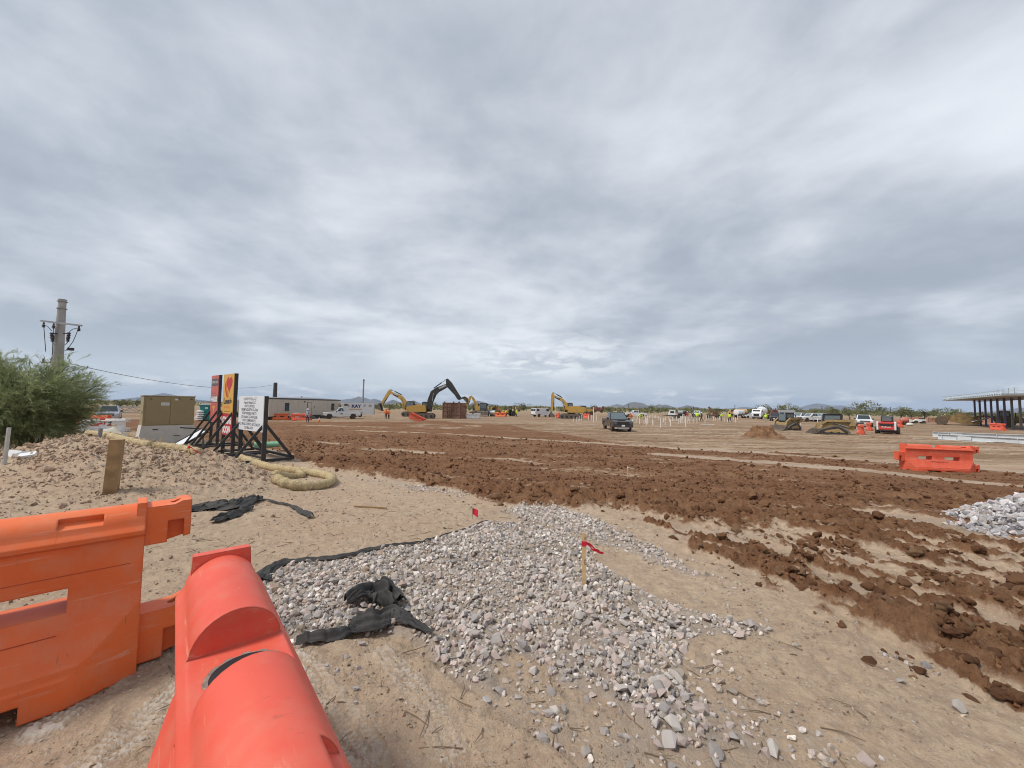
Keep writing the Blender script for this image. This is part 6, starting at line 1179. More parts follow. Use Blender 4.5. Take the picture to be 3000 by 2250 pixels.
q.add(V, [(i * 8 + j, (i + 1) * 8 + j, (i + 1) * 8 + j + 1, i * 8 + j + 1) for i in range(n - 1) for j in range(7)]); o = q.build('pale_tarp', mat('pale_tarp_cloth', (.45, .41, .33), .8, bump=.01), None, p, (0, 0, .1), smooth=60); o.modifiers.new('s', 'SOLIDIFY').thickness = .02; tag(o, 'pale sheet slumped over a mound before the white barrier', 'tarp')
def cone(px, py, lab):
    p = at(px, py); t = thing('traffic_cone', lab, 'traffic cone', p, .3, 'traffic cones'); bx('base', (0, 0, .02), (.38, .38, .04), M_ORANGE, t); MB().lathe((0, 0, .04), [(.14, 0), (.03, .68)], 14).build('shell', M_ORANGE, t); MB().lathe((0, 0, .04), [(.099, .30), (.067, .50)], 14).build('reflective_collar', M_WHITE, t)
cone(935, 1237, 'orange cone with white collar before the white pickup'); cone(1434, 1222, 'orange cone below the yellow soil compactor')

# ---------------------------------------------------------------- dirt pile
p = at(2258, 1284); k = p.y / F_PX; V = []; Fc = []; nr, na = 26, 64; xs = []; 
for i in range(nr):
    for j in range(na): r = i / (nr - 1); a = 2 * math.pi * j / na; xs.append((62 * k * r * math.cos(a), 1.8 * r * math.sin(a), r))
xs = np.array(xs); zz = 42 * k * np.clip(1 - xs[:, 2], 0, 1) ** 1.15 + np.clip(1 - xs[:, 2], 0, .5) * 1.1 * fbm(xs[:, 0], xs[:, 1], .55, 5, .65, 121) - .05
zz = np.where(xs[:, 2] < .25, np.minimum(zz, 34 * k), zz)
me = mesh_np('dirt_pile', np.column_stack([xs[:, 0], xs[:, 1], zz]), np.array([(i * na + j, (i + 1) * na + j, (i + 1) * na + (j + 1) % na, i * na + (j + 1) % na) for i in range(nr - 1) for j in range(na)]), [mat('fresh_brown_soil', (.155, .075, .034), .95, var=.35, scale=2.2, bump=.08, bscale=7, c2=(.25, .135, .066))], True)
dp = tag(link('dirt_pile', me, None, (p.x, p.y + 1.0, p.z)), 'cone of fresh brown soil before the left track loader', 'dirt pile')

# ---------------------------------------------------------------- steel beams on the right
def ibeam(label, px0, py0, px1, py1, h, w, notch):
    a = at(px0, py0); b = at(px1, py1); L = (b - a).length; t = thing('steel_beam', label, 'steel beam', a, math.atan2(b.y - a.y, b.x - a.x), 'white primed steel beams'); M_PRIM = mat('white_primed_steel', (.60, .64, .67), .45, var=.04, dirt=.15)
    bx('bottom_flange', (L / 2, 0, .02), (L, w, .03), M_PRIM, t); bx('top_flange', (L / 2, 0, h), (L, w, .03), M_PRIM, t); bx('web', (L / 2, 0, h / 2), (L - .02, .02, h - .035), M_PRIM, t)
    for x in notch:
        for y in (-1, 1): bx('stiffener', (x, y * w * .27, h / 2), (.03, w * .42, h - .04), M_PRIM, t)
    for x in notch[1:2]: bx('splice_plate', (x + .5, -w / 2 - .012, h * .5), (.8, .02, h * .7), M_PRIM, t)
ibeam('rear one of two long white steel beams lying on blocks', 2732, 1280, 3060, 1292, .50, .22, [.4, 1.1, 4.2, 6.0])
ibeam('front one of two long white steel beams lying on blocks', 2748, 1287, 3060, 1304, .46, .22, [.3, 1.2, 4.6, 6.2])
for px, py, L, rz, lab in ((2690, 1286, .9, .1, 'pale loose board lying left of the steel beams'), (2852, 1296, 1.4, -.5, 'pale board lying in front of the steel beams'), (1958, 1243, .7, .2, 'pale board lying among the white pipes')):
    p = at(px, py); tag(MB().box((0, 0, .03), (L, .16, .05)).build('loose_board', mat('pale_board', (.50, .45, .37), .8), None, p, (0, 0, rz), smooth=None), lab, 'board')

# ---------------------------------------------------------------- canopy under construction
c0 = PD(2992, 1257, 58); c1 = PD(2858, 1238, 76); c0.z = hz(c0.x, c0.y); c1.z = hz(c1.x, c1.y)
t = thing('steel_canopy', 'unfinished steel canopy on a row of purple grey columns at right', 'canopy', c0, math.atan2(c1.y - c0.y, c1.x - c0.x)); Lc = (c1 - c0).length; hc = PD(2992, 1163, 58).z - c0.z
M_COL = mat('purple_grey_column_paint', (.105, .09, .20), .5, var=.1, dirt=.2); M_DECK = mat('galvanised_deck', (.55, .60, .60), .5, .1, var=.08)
for i in range(9):
    x = Lc * (i - 1) / 7; q = bx('column', (x, 0, hc / 2), (.24, .24, hc), M_COL if i > 2 else mat('bare_column_steel', (.17, .165, .17), .5), t); bx('base_plate', (x, 0, .03), (.6, .6, .06), M_STEEL, q); bx('cap_plate', (x, 0, hc - .35), (.62, .5, .08), M_COL, q)
# deck reaches beyond the far column, on beams and a lattice fascia
x0, x1 = -6.0, Lc + 7.5; y0, y1 = -5.5, 3.0
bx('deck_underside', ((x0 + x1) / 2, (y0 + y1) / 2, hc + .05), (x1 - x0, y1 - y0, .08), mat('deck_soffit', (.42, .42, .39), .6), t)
dk = bx('roof_deck', ((x0 + x1) / 2 + 2, (y0 + y1) / 2, hc + .45), (x1 - x0 - 6, y1 - y0 - 1.2, .06), M_DECK, t)
for x in np.linspace(x0, x1, 16): bx('purlin', (x, (y0 + y1) / 2, hc + .22), (.10, y1 - y0 + .02, .26), M_STEEL, t)
for y in (y0, y1):
    fa = bx('fascia_rail', ((x0 + x1) / 2, y, hc + .10), (x1 - x0 + .1, .08, .08), M_DECK, t); bx('fascia_rail', ((x0 + x1) / 2, y, hc + .80), (x1 - x0 + .1, .08, .06), M_DECK, t)
    for k_ in range(34):
        x = x0 + (x1 - x0) * (k_ + .5) / 34; MB().cyl((x - .45, y, hc + .1), (x + .45, y, hc + .8), .03, n=5).build('lattice_bar', M_DECK, t)
for x in (x0, x1):
    for z in (.10, .80): bx('fascia_rail', (x, (y0 + y1) / 2, hc + z + .006), (.08, y1 - y0 + .1, .07), M_DECK, t)
    for k_ in range(9): y = y0 + (y1 - y0) * (k_ + .5) / 9; MB().cyl((x, y - .4, hc + .1), (x, y + .4, hc + .8), .03, n=5).build('lattice_bar', M_DECK, t)
for x in (.5, 3.0, 5.5, 8): bx('stub_post', (x, .3, hc + .9), (.07, .07, 1.1), M_STEEL, t)
# orange safety fence behind the canopy
def mesh_fence(label, pts, h, m):
    P = [at(*q) for q in pts]; t = thing('safety_fence', label, 'fence', P[0], 0)
    for a, b in zip(P[:-1], P[1:]):
        a = a - P[0]; b = b - P[0]; q = MB(); n = 11
        for i in range(n): z = h * (i + .5) / n; q.cyl(a + Vector((0, 0, z)), b + Vector((0, 0, z)), .03, n=4)
        d = b - a; L = d.length; nn = int(L / .28)
        for i in range(nn): c = a + d * (i / nn); q.cyl(c + Vector((0, 0, .05)), c + Vector((0, 0, h)), .03, n=4)
        tag(q.build('netting', m, t, smooth=None), kind='stuff'); MB().cyl(a, a + Vector((0, 0, h + .15)), .04, n=6).build('fence_post', M_DKMET, t)
mesh_fence('faded orange safety netting fence behind the scraper', [(2655, 1236), (2720, 1237), (2770, 1237), (2830, 1238), (2900, 1239), (2970, 1240), (3060, 1241)], 1.15, mat('faded_orange_net', (.60, .20, .11), .8))

# ---------------------------------------------------------------- office trailer and things around it
a = at(786, 1232); b = at(996, 1221); d = (b - a); d.z = 0; L = d.length; t = thing('office_trailer', 'long beige office trailer with dark roof trim behind the boards', 'office trailer', a, math.atan2(d.y, d.x)); M_BEIGE = mat('beige_siding', (.48, .435, .365), .6, var=.04, scale=1.5, dirt=.10); M_TRIM = mat('dark_roof_trim', (.045, .055, .065), .5)
z0, z1 = .55, 3.05
MB().box((L / 2, 1.6, (z0 + z1) / 2), (L, 3.2, z1 - z0)).build('shell', M_BEIGE, t, smooth=None)
bx('roof_trim', (L / 2, 1.6, z1 + .09), (L + .06, 3.26, .20), M_TRIM, t); MB().prism([(-.03, z1 + .19), (L + .03, z1 + .19), (L + .03, z1 + .24), (L / 2, z1 + .42), (-.03, z1 + .24)], .0, 3.2).build('roof', mat('pale_roof_membrane', (.62, .64, .66), .6), t, smooth=None)
bx('underfloor_shade_block', (L / 2, 1.6, .30), (L - .3, 2.9, .5), M_DKMET, t)  # dark block put in for the shade beneath the trailer floor
for i in range(int(L / 1.2)): bx('siding_batten', (1.2 * (i + .5), -.006, (z0 + z1) / 2), (.03, .02, z1 - z0 - .05), M_BEIGE, t)
for x in (L * .20, L * .86):
    w = bx('window', (x, -.012, 1.95), (.95, .06, 1.15), M_TRIM, t); bx('pane', (x, -.046, 2.24), (.83, .02, .50), M_GLASS, w); bx('pane', (x, -.046, 1.66), (.83, .02, .50), M_GLASS, w); bx('sill', (x, -.05, 1.35), (1.0, .10, .05), M_TRIM, w)
dr = bx('door', (L * .49, -.02, 1.62), (1.0, .06, 2.05), M_BEIGE, t); bx('door_frame', (L * .49, -.008, 1.64), (1.14, .05, 2.15), M_TRIM, t); bx('handle', (L * .49 + .40, -.07, 1.55), (.06, .06, .14), M_DKMET, dr)
for i in range(3): bx('step', (L * .49, -.25 - .28 * (2 - i), .12 + .17 * i), (1.1, .28, .06), M_STEEL, t)
bx('air_unit', (L + .22, 1.6, 1.9), (.40, .8, 1.5), M_BEIGE, t); bx('wall_lamp', (L * .42, -.06, 2.75), (.15, .12, .18), M_DKMET, t); bx('wall_lamp', (L * .56, -.06, 1.9), (.1, .12, .16), M_DKMET, t); MB().cyl((L * .46, 1.0, z1 + .3), (L * .46, 1.0, z1 + .6), .09, n=8).build('roof_vent', M_DKMET, t)
# cargo trailer with lettering
p0 = at(992, 1222); p1 = at(1090, 1222); L = (p1 - p0).length; t = thing('cargo_trailer', 'white enclosed trailer with blue lettering behind the white pickup', 'trailer', p0 + Vector((0, 1.2, 0)), math.atan2(p1.y - p0.y, p1.x - p0.x)); 
MB().prism([(0, .45), (0, 2.6), (.25, 2.72), (L - .1, 2.72), (L, 2.6), (L, .45)], 0, 2.3).build('box', M_WCAR, t, smooth=25)
for x in (L * .42, L * .56): wheel(t, x, .12, .38, .25); wheel(t, x, 2.18, .38, .25)
text('KAY', .56, 1.75, mat('navy_lettering', (.02, .03, .16), .5), t, (L * .44, -.012, 1.80), bold=.05)
for s in (-1, 1):
    for i in range(3): x = L * .44 + s * (1.15 + .16 * i); MB().prism([(x, 1.95), (x + s * .06, 1.95), (x + s * .30, 2.42), (x + s * .24, 2.42)], -.004, -.009).build('wing_stripe', MATS['navy_lettering'], t, smooth=None)
bx('tan_stripe', (L * .42, -.006, 1.48), (2.3, .012, .22), mat('tan_print', (.55, .38, .20), .5), t); bx('notice_panel', (L * .86, -.006, 2.15), (.55, .012, .5), mat('grey_print', (.38, .36, .34), .6), t); bx('notice_panel', (L * .12, -.006, 2.3), (.6, .012, .4), M_RUST, t); bx('rear_door_post', (L - .03, -.03, 1.5), (.1, .08, 2.0), M_STEEL, t); bx('fender', (L * .49, -.02, .85), (1.7, .3, .06), M_STEEL, t)
# portable toilet
p = at(604, 1233); t = thing('portable_toilet', 'teal portable toilet with a white roof beside the faded red board', 'toilet', p, heading(p, 14)); M_TEAL = mat('teal_plastic', (.012, .22, .20), .4, var=.06)
MB().box((0, 0, 1.1), (1.15, 1.15, 2.0)).build('cabin', M_TEAL, t, smooth=None); MB().prism([(-.62, 2.1), (-.62, 2.18), (-.4, 2.36), (.4, 2.36), (.62, 2.18), (.62, 2.1)], -.62, .62, 'x').build('roof', M_WHITE, t, smooth=None); dr = bx('door', (.585, 0, 1.08), (.03, .8, 1.8), M_TEAL, t); bx('notice', (.605, .1, 1.7), (.015, .3, .22), M_WHITE, dr); bx('handle', (.62, -.3, 1.1), (.04, .06, .16), M_DKMET, dr); bx('vent_panel', (0, -.585, 1.85), (.7, .02, .2), M_WHITE, t); bx('skid_base', (0, 0, .06), (1.25, 1.25, .12), M_DKMET, t); bx('corner_trim', (.58, .58, 1.1), (.06, .06, 2.02), M_TEAL, t)
# storage containers behind
for px0, px1, py, H, m, lab in ((560, 660, 1226, 2.7, mat('pale_blue_container', (.52, .56, .60), .5, dirt=.1), 'long pale container behind the tan cabinet and toilet'),):
    a = at(px0, py); b = at(px1, py); L = (b - a).length; t = thing('storage_container', lab, 'container', a + Vector((0, 8, 0)), math.atan2(b.y - a.y, b.x - a.x)); L *= 1.15
    MB().box((L / 2, 1.2, H / 2 + .1), (L, 2.4, H)).build('shell', m, t, smooth=None); bx('roof_rail', (L / 2, 1.2, H + .15), (L + .06, 2.46, .12), M_WHITE, t); bx('lower_band', (L / 2, -.012, .95), (L - .1, .02, 1.3), mat('cream_band', (.52, .47, .36), .6), t)
    for i in range(int(L / .5)): bx('side_rib', (.25 + .5 * i, -.03, H / 2 + .1), (.12, .05, H - .2), m, t)
    for x in (.4, L - .4): bx('corner_foot', (x, 1.2, .05), (.3, 2.3, .12), M_DKMET, t)
# pallet of white sacks beside the toilet
p = at(583, 1234); t = thing('sack_stack', 'stack of white sacks left of the teal toilet', 'sacks', p, .2)
for i in range(5): MB().ball((random.uniform(-.1, .1), 0, .22 + .26 * i), .5, 2, (.95, .7, .28)).build('sack', M_WHITE, t, smooth=60)
# steel trusses stacked on the left
def truss(label, px0, px1, py, dz, dy):
    a = at(px0, py); b = at(px1, py); L = (b - a).length; t = thing('steel_truss', label, 'truss', a + Vector((0, dy, dz)), math.atan2(b.y - a.y, b.x - a.x), 'stacked steel trusses'); h = 1.05
    bx('chord', (L / 2, 0, .05), (L, .12, .1), M_STEEL, t); bx('chord', (L / 2, 0, h), (L, .12, .1), M_STEEL, t); n = max(4, int(L / 1.1))
    for i in range(n):
        x0, x1 = L * i / n, L * (i + 1) / n; MB().cyl((x0 if i % 2 else x1, 0, .08), (x1 if i % 2 else x0, 0, h - .04), .05, n=6).build('web_bar', M_STEEL if i % 3 else M_DKMET, t)
truss('upper grey steel truss stacked left of the tan cabinet', 318, 420, 1206, .1, 2.2); truss('lower grey steel truss stacked left of the tan cabinet', 336, 420, 1209, 0, 0)
# ================================================================ vegetation, poles, hills, air
def leaf_mesh(name, base, dirs, length, width, cols, m):
    """one long thin leaf triangle pair per row: base point, direction, length, width, colour"""
    n = len(base); d = dirs / np.linalg.norm(dirs, axis=1)[:, None]; s = np.cross(d, rng.normal(size=(n, 3))); s /= np.linalg.norm(s, axis=1)[:, None]
    mid = base + d * (length * .5)[:, None] + np.array([0, 0, .02]); tip = base + d * length[:, None] - np.array([0, 0, 1]) * (length * .10)[:, None]; w = width[:, None]
    V = np.stack([base - s * w * .35, base + s * w * .35, mid + s * w * .5, tip, mid - s * w * .5], 1).reshape(-1, 3); o = (np.arange(n) * 5)[:, None]
    Fc = np.concatenate([o + np.array([[0, 1, 2]]), o + np.array([[0, 2, 4]]), o + np.array([[4, 2, 3]])]); me = mesh_np(name, V, Fc, [m], False)
    at_ = me.color_attributes.new('tint', 'FLOAT_COLOR', 'POINT'); at_.data.foreach_set('color', np.hstack([np.repeat(cols, 5, 0), np.ones((n * 5, 1))]).astype(np.float32).ravel()); return me
def leaf_material(name):
    m = bpy.data.materials.new(name); m.use_nodes = True; nt = m.node_tree; N = nt.nodes; Lk = nt.links; b = N['Principled BSDF']; b.inputs['Roughness'].default_value = .65; b.inputs['Specular IOR Level'].default_value = .2
    a_ = N.new('ShaderNodeAttribute'); a_.attribute_name = 'tint'; Lk.new(a_.outputs['Color'], b.inputs['Base Color']); tr = N.new('ShaderNodeBsdfTranslucent'); Lk.new(a_.outputs['Color'], tr.inputs[0]); mx = N.new('ShaderNodeMixShader'); mx.inputs[0].default_value = .35
    Lk.new(b.outputs[0], mx.inputs[1]); Lk.new(tr.outputs[0], mx.inputs[2]); Lk.new(mx.outputs[0], N['Material Output'].inputs[0]); return m
M_LEAF = leaf_material('desert_foliage'); M_BARK = mat('desert_bark', (.10, .085, .055), .9, var=.3, scale=8, bump=.01)

# ---------------------------------------------------------------- feathery palo verde at the left edge
def palo_verde():
    q0 = PD(75, 1300, 14.8); p = Vector((q0.x, 14.8, hz(q0.x, 14.8))); k = p.y / F_PX; t = thing('palo_verde_tree', 'wide feathery green desert tree leaning over the left edge', 'tree', (p.x, p.y, p.z)); u = lambda px, py: Vector(PD(px, py, p.y)) - p
    limbs = MB(); tips = []
    tgt = [(-60, 1285), (0, 1285), (60, 1283), (120, 1275), (170, 1262), (90, 1265), (30, 1268), (-160, 1120), (-120, 1180), (-90, 1240), (-60, 1090), (-20, 1260), (0, 1085), (10, 1190), (20, 1140), (30, 1230), (50, 1075), (60, 1120), (70, 1170), (70, 1255), (100, 1068), (105, 1110), (110, 1215), (120, 1160), (130, 1248), (150, 1075), (150, 1125), (160, 1190), (165, 1228), (190, 1100), (200, 1150), (205, 1195), (190, 1235), (235, 1120), (250, 1155), (245, 1185), (265, 1138), (-40, 1150), (-70, 1200), (85, 1225)]
    trunk = MB(); base_pts = []
    for i in range(4):
        b = Vector((random.uniform(-.35, .35), random.uniform(-.3, .3), -.1)); c = b + Vector((random.uniform(-.5, .6), random.uniform(-.4, .4), 1.0)); trunk.tube(smooth_path([b, (b + c) / 2 + Vector((.08, 0, 0)), c], 5), [.11 - .005 * j for j in range(11)], 8); base_pts.append(c)
    for (px, py) in [(a if a < 60 else 60 + (a - 60) * .72, b) for a, b in tgt]:
        for dy in (-1.5, -.3, 1.1):
            e = u(px + random.uniform(-18, 18), py + random.uniform(-14, 14)); e.y = dy * random.uniform(.6, 1.2); s = random.choice(base_pts); m_ = s.lerp(e, .5) + Vector((random.uniform(-.25, .25), random.uniform(-.2, .2), random.uniform(.1, .5))); pth = smooth_path([s, m_, e], 6); limbs.tube(pth, [.045 * (1 - j / 13) + .008 for j in range(len(pth))], 5); tips += [(pth[j], (pth[min(j + 1, len(pth) - 1)] - pth[j - 1]).normalized()) for j in range(4, len(pth))]
    trunk.build('trunk', M_BARK, t, smooth=60); limbs.build('branches', M_BARK, t, smooth=60)
    B = []; D = []; Ln = []; W = []; C = []
    wind = np.array([.55, 0, .12])
    for (q, d) in tips:
        q = np.array(q); d = np.array(d)
        for _ in range(6):                                                # a twig that carries a feather of fine stems
            td = d * .8 + wind * random.uniform(.3, 1.1) + rng.normal(size=3) * .55; td /= np.linalg.norm(td); tl = random.uniform(.30, .75); shade = random.uniform(.6, 1.2); hue = random.random(); n = 15
            s = rng.random(n)[:, None]; b = q + rng.normal(size=3) * .12 + td * tl * s + np.array([0, 0, -.12]) * s ** 2; B.append(b); D.append(td + rng.normal(size=(n, 3)) * .42 + wind * .3); Ln.append(rng.uniform(.10, .30, n)); W.append(rng.uniform(.007, .016, n))
            c0 = np.array([.23, .275, .125]) * (1 - hue) + np.array([.37, .415, .22]) * hue; C.append(c0 * shade * rng.uniform(.75, 1.25, (n, 1)))
    me = leaf_mesh('crown', np.vstack(B), np.vstack(D), np.concatenate(Ln), np.concatenate(W), np.clip(np.vstack(C), 0, 1), M_LEAF); print('palo', sum(len(x) for x in B)); link('crown', me, t)
palo_verde()
q = MB()
for i in range(3): q.box((random.uniform(-.5, .6), random.uniform(-.2, .3), .08), (random.uniform(.15, .3), .16, .12), rot=(random.uniform(-.5, .5), random.uniform(-.5, .5), random.uniform(0, 3)))
for i in range(3):
    pp = G(45 + 18 * i, 1338 + 3 * i); tag(MB().box((0, 0, .06), (random.uniform(.18, .32), .18, .11), rot=(random.uniform(-.4, .4), random.uniform(-.4, .4), random.uniform(0, 3))).build('litter_scrap', MATS['white_paint'], None, pp, smooth=None), ['leftmost pale scrap of litter under the desert tree', 'middle pale scrap of litter under the desert tree', 'rightmost pale scrap of litter under the desert tree'][i], 'litter')

# ---------------------------------------------------------------- utility poles and wires
Yp = 30.0; pb = PD(156, 1165, Yp); gz = hz(pb.x, Yp); pt = PD(187, 879, Yp); t = thing('utility_pole', 'thick grey steel utility pole with crossarm behind the desert tree', 'utility pole', (pt.x - .1, Yp, gz)); H = pt.z - gz; off = Vector((-.1, 0, 0))
MB().lathe((0, 0, 0), [(.44, 0), (.22, H), (.24, H), (.24, H + .05)], 18).build('shaft', mat('weathered_pole_steel', (.34, .335, .32), .6, .2, var=.15, scale=1.2), t)
w = lambda px, py, dy=0.0: PD(px, py, Yp + dy) - Vector(t.location)
a, b = w(121, 940, -.5), w(239, 954, -.5); ca = MB().box((a + b) / 2, ((b - a).length, .12, .12), rot=(0, math.atan2(-(b - a).z, (b - a).x), 0)).build('crossarm', M_STEEL, t, smooth=None)
for px, py in ((128, 944), (157, 947), (231, 955)): MB().lathe(w(px, py + 8, -.5), [(.05, -.2), (.11, -.14), (.06, -.08), (.11, -.02), (.06, .05), (.05, .2)], 10).build('insulator', M_DKMET, ca)
for x0, s in ((152, 1), (201, -1)):
    br = MB().box(w(x0 + 5 * s, 977, -.45), (.55, .07, .07)).build('bracket', M_DKMET, t, smooth=None)
    for k_ in range(2): MB().lathe(w(x0 + 2 * k_ * s, 982 + 10 * k_, -.5), [(.05, -.25), (.12, -.18), (.07, -.1), (.12, 0), (.07, .1), (.10, .2)], 10).build('cutout_fuse', M_DKMET, br)
for L_ in ([(128, 950), (140, 957), (152, 970)], [(157, 953), (165, 958), (170, 960)], [(231, 960), (212, 965), (202, 975)], [(150, 992), (155, 1005), (164, 1012)], [(203, 990), (198, 1003), (190, 1010)], [(128, 952), (131, 990), (134, 1030)], [(230, 962), (214, 1000), (195, 1025)], [(157, 955), (155, 1000), (153, 1040)]): MB().tube(smooth_path([w(x, y, -.55) for x, y in L_], 5), .022, 5).build('jumper_wire', M_DKMET, t)
lm = MB().box(w(207, 1023, -.4), (.32, .22, .20)).build('floodlight', M_DKMET, t, smooth=None); MB().cyl(w(190, 1026, -.3), w(205, 1025, -.4), .03, n=6).build('lamp_arm', M_DKMET, t)
for z in (.93, .985): MB().lathe((0, 0, H * z), [(.30, 0), (.30, .05)], 14).build('step_band', M_STEEL, t)
def pole(label, px, top, Y, r, m, arm=None):
    b = PD(px, 1190, Y); z0 = hz(b.x, Y); H = PD(px, top, Y).z - z0; t = thing('utility_pole', label, 'utility pole', (b.x, Y, z0), 0, 'thin utility poles'); MB().lathe((0, 0, 0), [(r * 1.25, -.2), (r, H)], 10).build('shaft', m, t)
    if arm:
        ar = MB().box((0, -.2, H - arm[1]), (arm[0], .12, .12)).build('crossarm', m, t, smooth=None)
        for x in (-.45, 0, .45): MB().cyl((x * arm[0], -.2, H - arm[1] + .05), (x * arm[0], -.2, H - arm[1] + .35), .05, n=6).build('insulator', M_DKMET, ar)
    else: MB().box((.12, -.15, H - .35), (.5, .15, .12)).build('bracket', M_DKMET, t, smooth=None)
    return t, H
pole('brown wooden pole standing just behind the thick steel pole', 147, 1030, 34, .16, M_WOOD, (1.6, 1.0)); tp, Hp = pole('dark wooden pole rising behind the office trailer', 804, 1121, 78, .34, mat('dark_pole_wood', (.06, .055, .05), .8)); pole('slim grey light pole behind the lettered trailer', 1063, 1111, 120, .22, M_STEEL); pole('tiny far pole left of the middle hills', 1842, 1184, 420, .25, M_DKMET, (3, .5)); pole('far pole beyond the white water tank', 2153, 1187, 420, .25, M_DKMET, (3, .5)); pole('far pole before the long blue hill', 2408, 1190, 420, .25, M_DKMET, (3, .5)); pole('far pole right of the desert trees beyond the skid steer', 2608, 1192, 420, .25, M_DKMET, (3, .5)); pole('far pole behind the mixer truck', 2234, 1193, 420, .25, M_DKMET, (3, .5))
def wire(label, p0, p1, sag, r):
    n = 26; P = [p0.lerp(p1, i / n) - Vector((0, 0, sag * 4 * (i / n) * (1 - i / n))) for i in range(n + 1)]; tag(MB().tube(P, r, 5).build('overhead_wire', M_DKMET, None), label, 'wire')
wire('thin service wire sagging from the desert tree to the dark wooden pole', PD(180, 1060, 30), PD(802, 1127, 78), 1.3, .022)

# ---------------------------------------------------------------- desert shrubs
def shrub_proto(seed, n, w, h, tall):
    r = np.random.default_rng(seed); nb = 9; cen = np.column_stack([r.normal(0, w * .30, nb), r.normal(0, w * .28, nb), r.uniform(.30, .75, nb) * h]); cr = r.uniform(.20, .38, nb) * w
    i = r.integers(0, nb, n); d = r.normal(size=(n, 3)); d /= np.linalg.norm(d, axis=1)[:, None]; base = cen[i] + d * (cr[i] * r.uniform(.35, 1.0, n))[:, None] * np.array([1, 1, .75]); base[:, 2] = np.clip(base[:, 2], .03, h * 1.05)
    tone = r.uniform(.65, 1.25, nb)[i][:, None] * r.uniform(.8, 1.2, (n, 1)); col_ = np.where(r.random((n, 1)) < .5, np.array([.15, .16, .07]), np.array([.21, .21, .105])) * tone
    return leaf_mesh('foliage', base, d + np.array([0, 0, .5]), r.uniform(.12, .30, n) * tall, r.uniform(.07, .15, n) * tall, col_, M_LEAF)
SHR = [shrub_proto(i, 520, 2.6, 1.9 + .25 * i, 1.1) for i in range(5)]
stem_me = MB()
for i in range(6): stem_me.cyl((0, 0, -.1), (random.uniform(-.6, .6), random.uniform(-.6, .6), 1.1), .05, .02, n=5)
stem_me = stem_me.mesh('stems', M_BARK, 40)
def shrub(x, y, s, label, i, kind='desert shrub', group='desert shrubs beyond the site'):
    t = thing('desert_shrub', label, 'shrub', (x, y, hz(x, y) - .05), random.uniform(0, 6), group); t.scale = (s * random.uniform(.9, 1.35), s * random.uniform(.9, 1.2), s * random.uniform(.8, 1.15)); link('foliage', SHR[i % 5], t); link('stems', stem_me, t)
KEY = [(345, 1202, 2.2, 'rounded green shrub just left of the tan cabinet top'), (372, 1200, 2.0, 'green shrub touching the cabinet on its left'), (300, 1203, 1.5, 'low shrub above the silver pickup'), (1536, 1201, 2.2, 'round dark tree like shrub left of the white van'), (1612, 1203, 1.4, 'low shrub right behind the white van'), (1700, 1203, 1.8, 'shrub above the cab of the right hand excavator'), (1908, 1209, 2.1, 'bright green shrub behind the white pipes'), (1740, 1205, 1.6, 'low shrub left of the maroon machine'), (2254, 1216, 2.8, 'broad shrub behind the mixer truck'), (2300, 1214, 2.6, 'broad shrub behind the long flatbed truck'), (2332, 1215, 2.2, 'shrub behind the row of white pickups, leftmost'), (2385, 1214, 1.9, 'shrub behind the middle white pickup'), (2445, 1217, 2.6, 'wide shrub above the side on track loader cab'), (2485, 1217, 2.0, 'shrub just right of the side on track loader'), (2533, 1219, 3.3, 'tallest shrub, standing behind the white pickup on the right'), (2575, 1219, 2.8, 'wide bright shrub behind the skid steer'), (2640, 1219, 2.6, 'shrub right of the skid steer'), (2665, 1219, 3.2, 'large domed shrub above the small red mixer'), (2735, 1221, 2.2, 'olive shrub left of the scraper'), (2790, 1222, 2.5, 'green shrub above the rear wheel of the scraper'), (2840, 1222, 2.2, 'shrub behind the farthest canopy column'), (2940, 1224, 2.6, 'green shrub between the nearer canopy columns')]
for i, (px, py, s, lab) in enumerate(KEY):
    Y = 150 + 30 * (i % 4); q = PD(px, py, Y); shrub(q.x, Y, s * Y / 150 * .62, lab, i)
RANGES = [(0, 420, 14, 'left of the tan cabinet'), (1000, 1180, 16, 'behind the lettered trailer'), (1180, 1450, 22, 'behind the left excavators'), (1450, 1620, 18, 'behind the small backhoe and van'), (1620, 1800, 18, 'behind the right hand excavator'), (1800, 1960, 20, 'behind the black pickup and pipes'), (1960, 2130, 20, 'behind the workers in lime'), (2130, 2330, 24, 'behind the mixer truck'), (2330, 2500, 22, 'behind the row of white pickups'), (2500, 2680, 22, 'behind the skid steer'), (2680, 2860, 20, 'behind the scraper'), (2860, 3000, 14, 'seen between the canopy columns')]
for i, (lo_, hi_, where) in enumerate([(a, b, w) for a, b, n, w in RANGES for _ in range(n)]):
    px = random.uniform(lo_, hi_); Y = random.uniform(150, 330); q = PD(px, 1195, Y); shrub(q.x, Y, random.uniform(.7, 1.35), 'small olive desert shrub in the scrub belt ' + where, i)
def scrub_mass():
    n = 6500; Y = np.exp(rng.uniform(math.log(170), math.log(2600), n)); x = Y * rng.uniform(-1.6, 1.6, n); s = rng.uniform(.6, 1.35, n) * (1 + .3 * fbm(x, Y, 60, 3, .5, 131)); k = 11
    x = np.repeat(x, k); Y = np.repeat(Y, k); s = np.repeat(s, k); d = rng.normal(size=(n * k, 3)); d /= np.linalg.norm(d, axis=1)[:, None]; z = hb(x, Y) + .25 * fbm(x, Y, 22, 3, .5, 17)
    base = np.column_stack([x + d[:, 0] * s * 1.5, Y + d[:, 1] * s * 1.3, z + np.abs(d[:, 2]) * s * 1.6]); C = np.where(rng.random((n * k, 1)) < .5, np.array([.15, .16, .075]), np.array([.21, .205, .11])) * rng.uniform(.7, 1.25, (n * k, 1))
    return leaf_mesh('scrub', base, d + np.array([0, 0, .4]), .9 * s, .55 * s, C, M_LEAF)
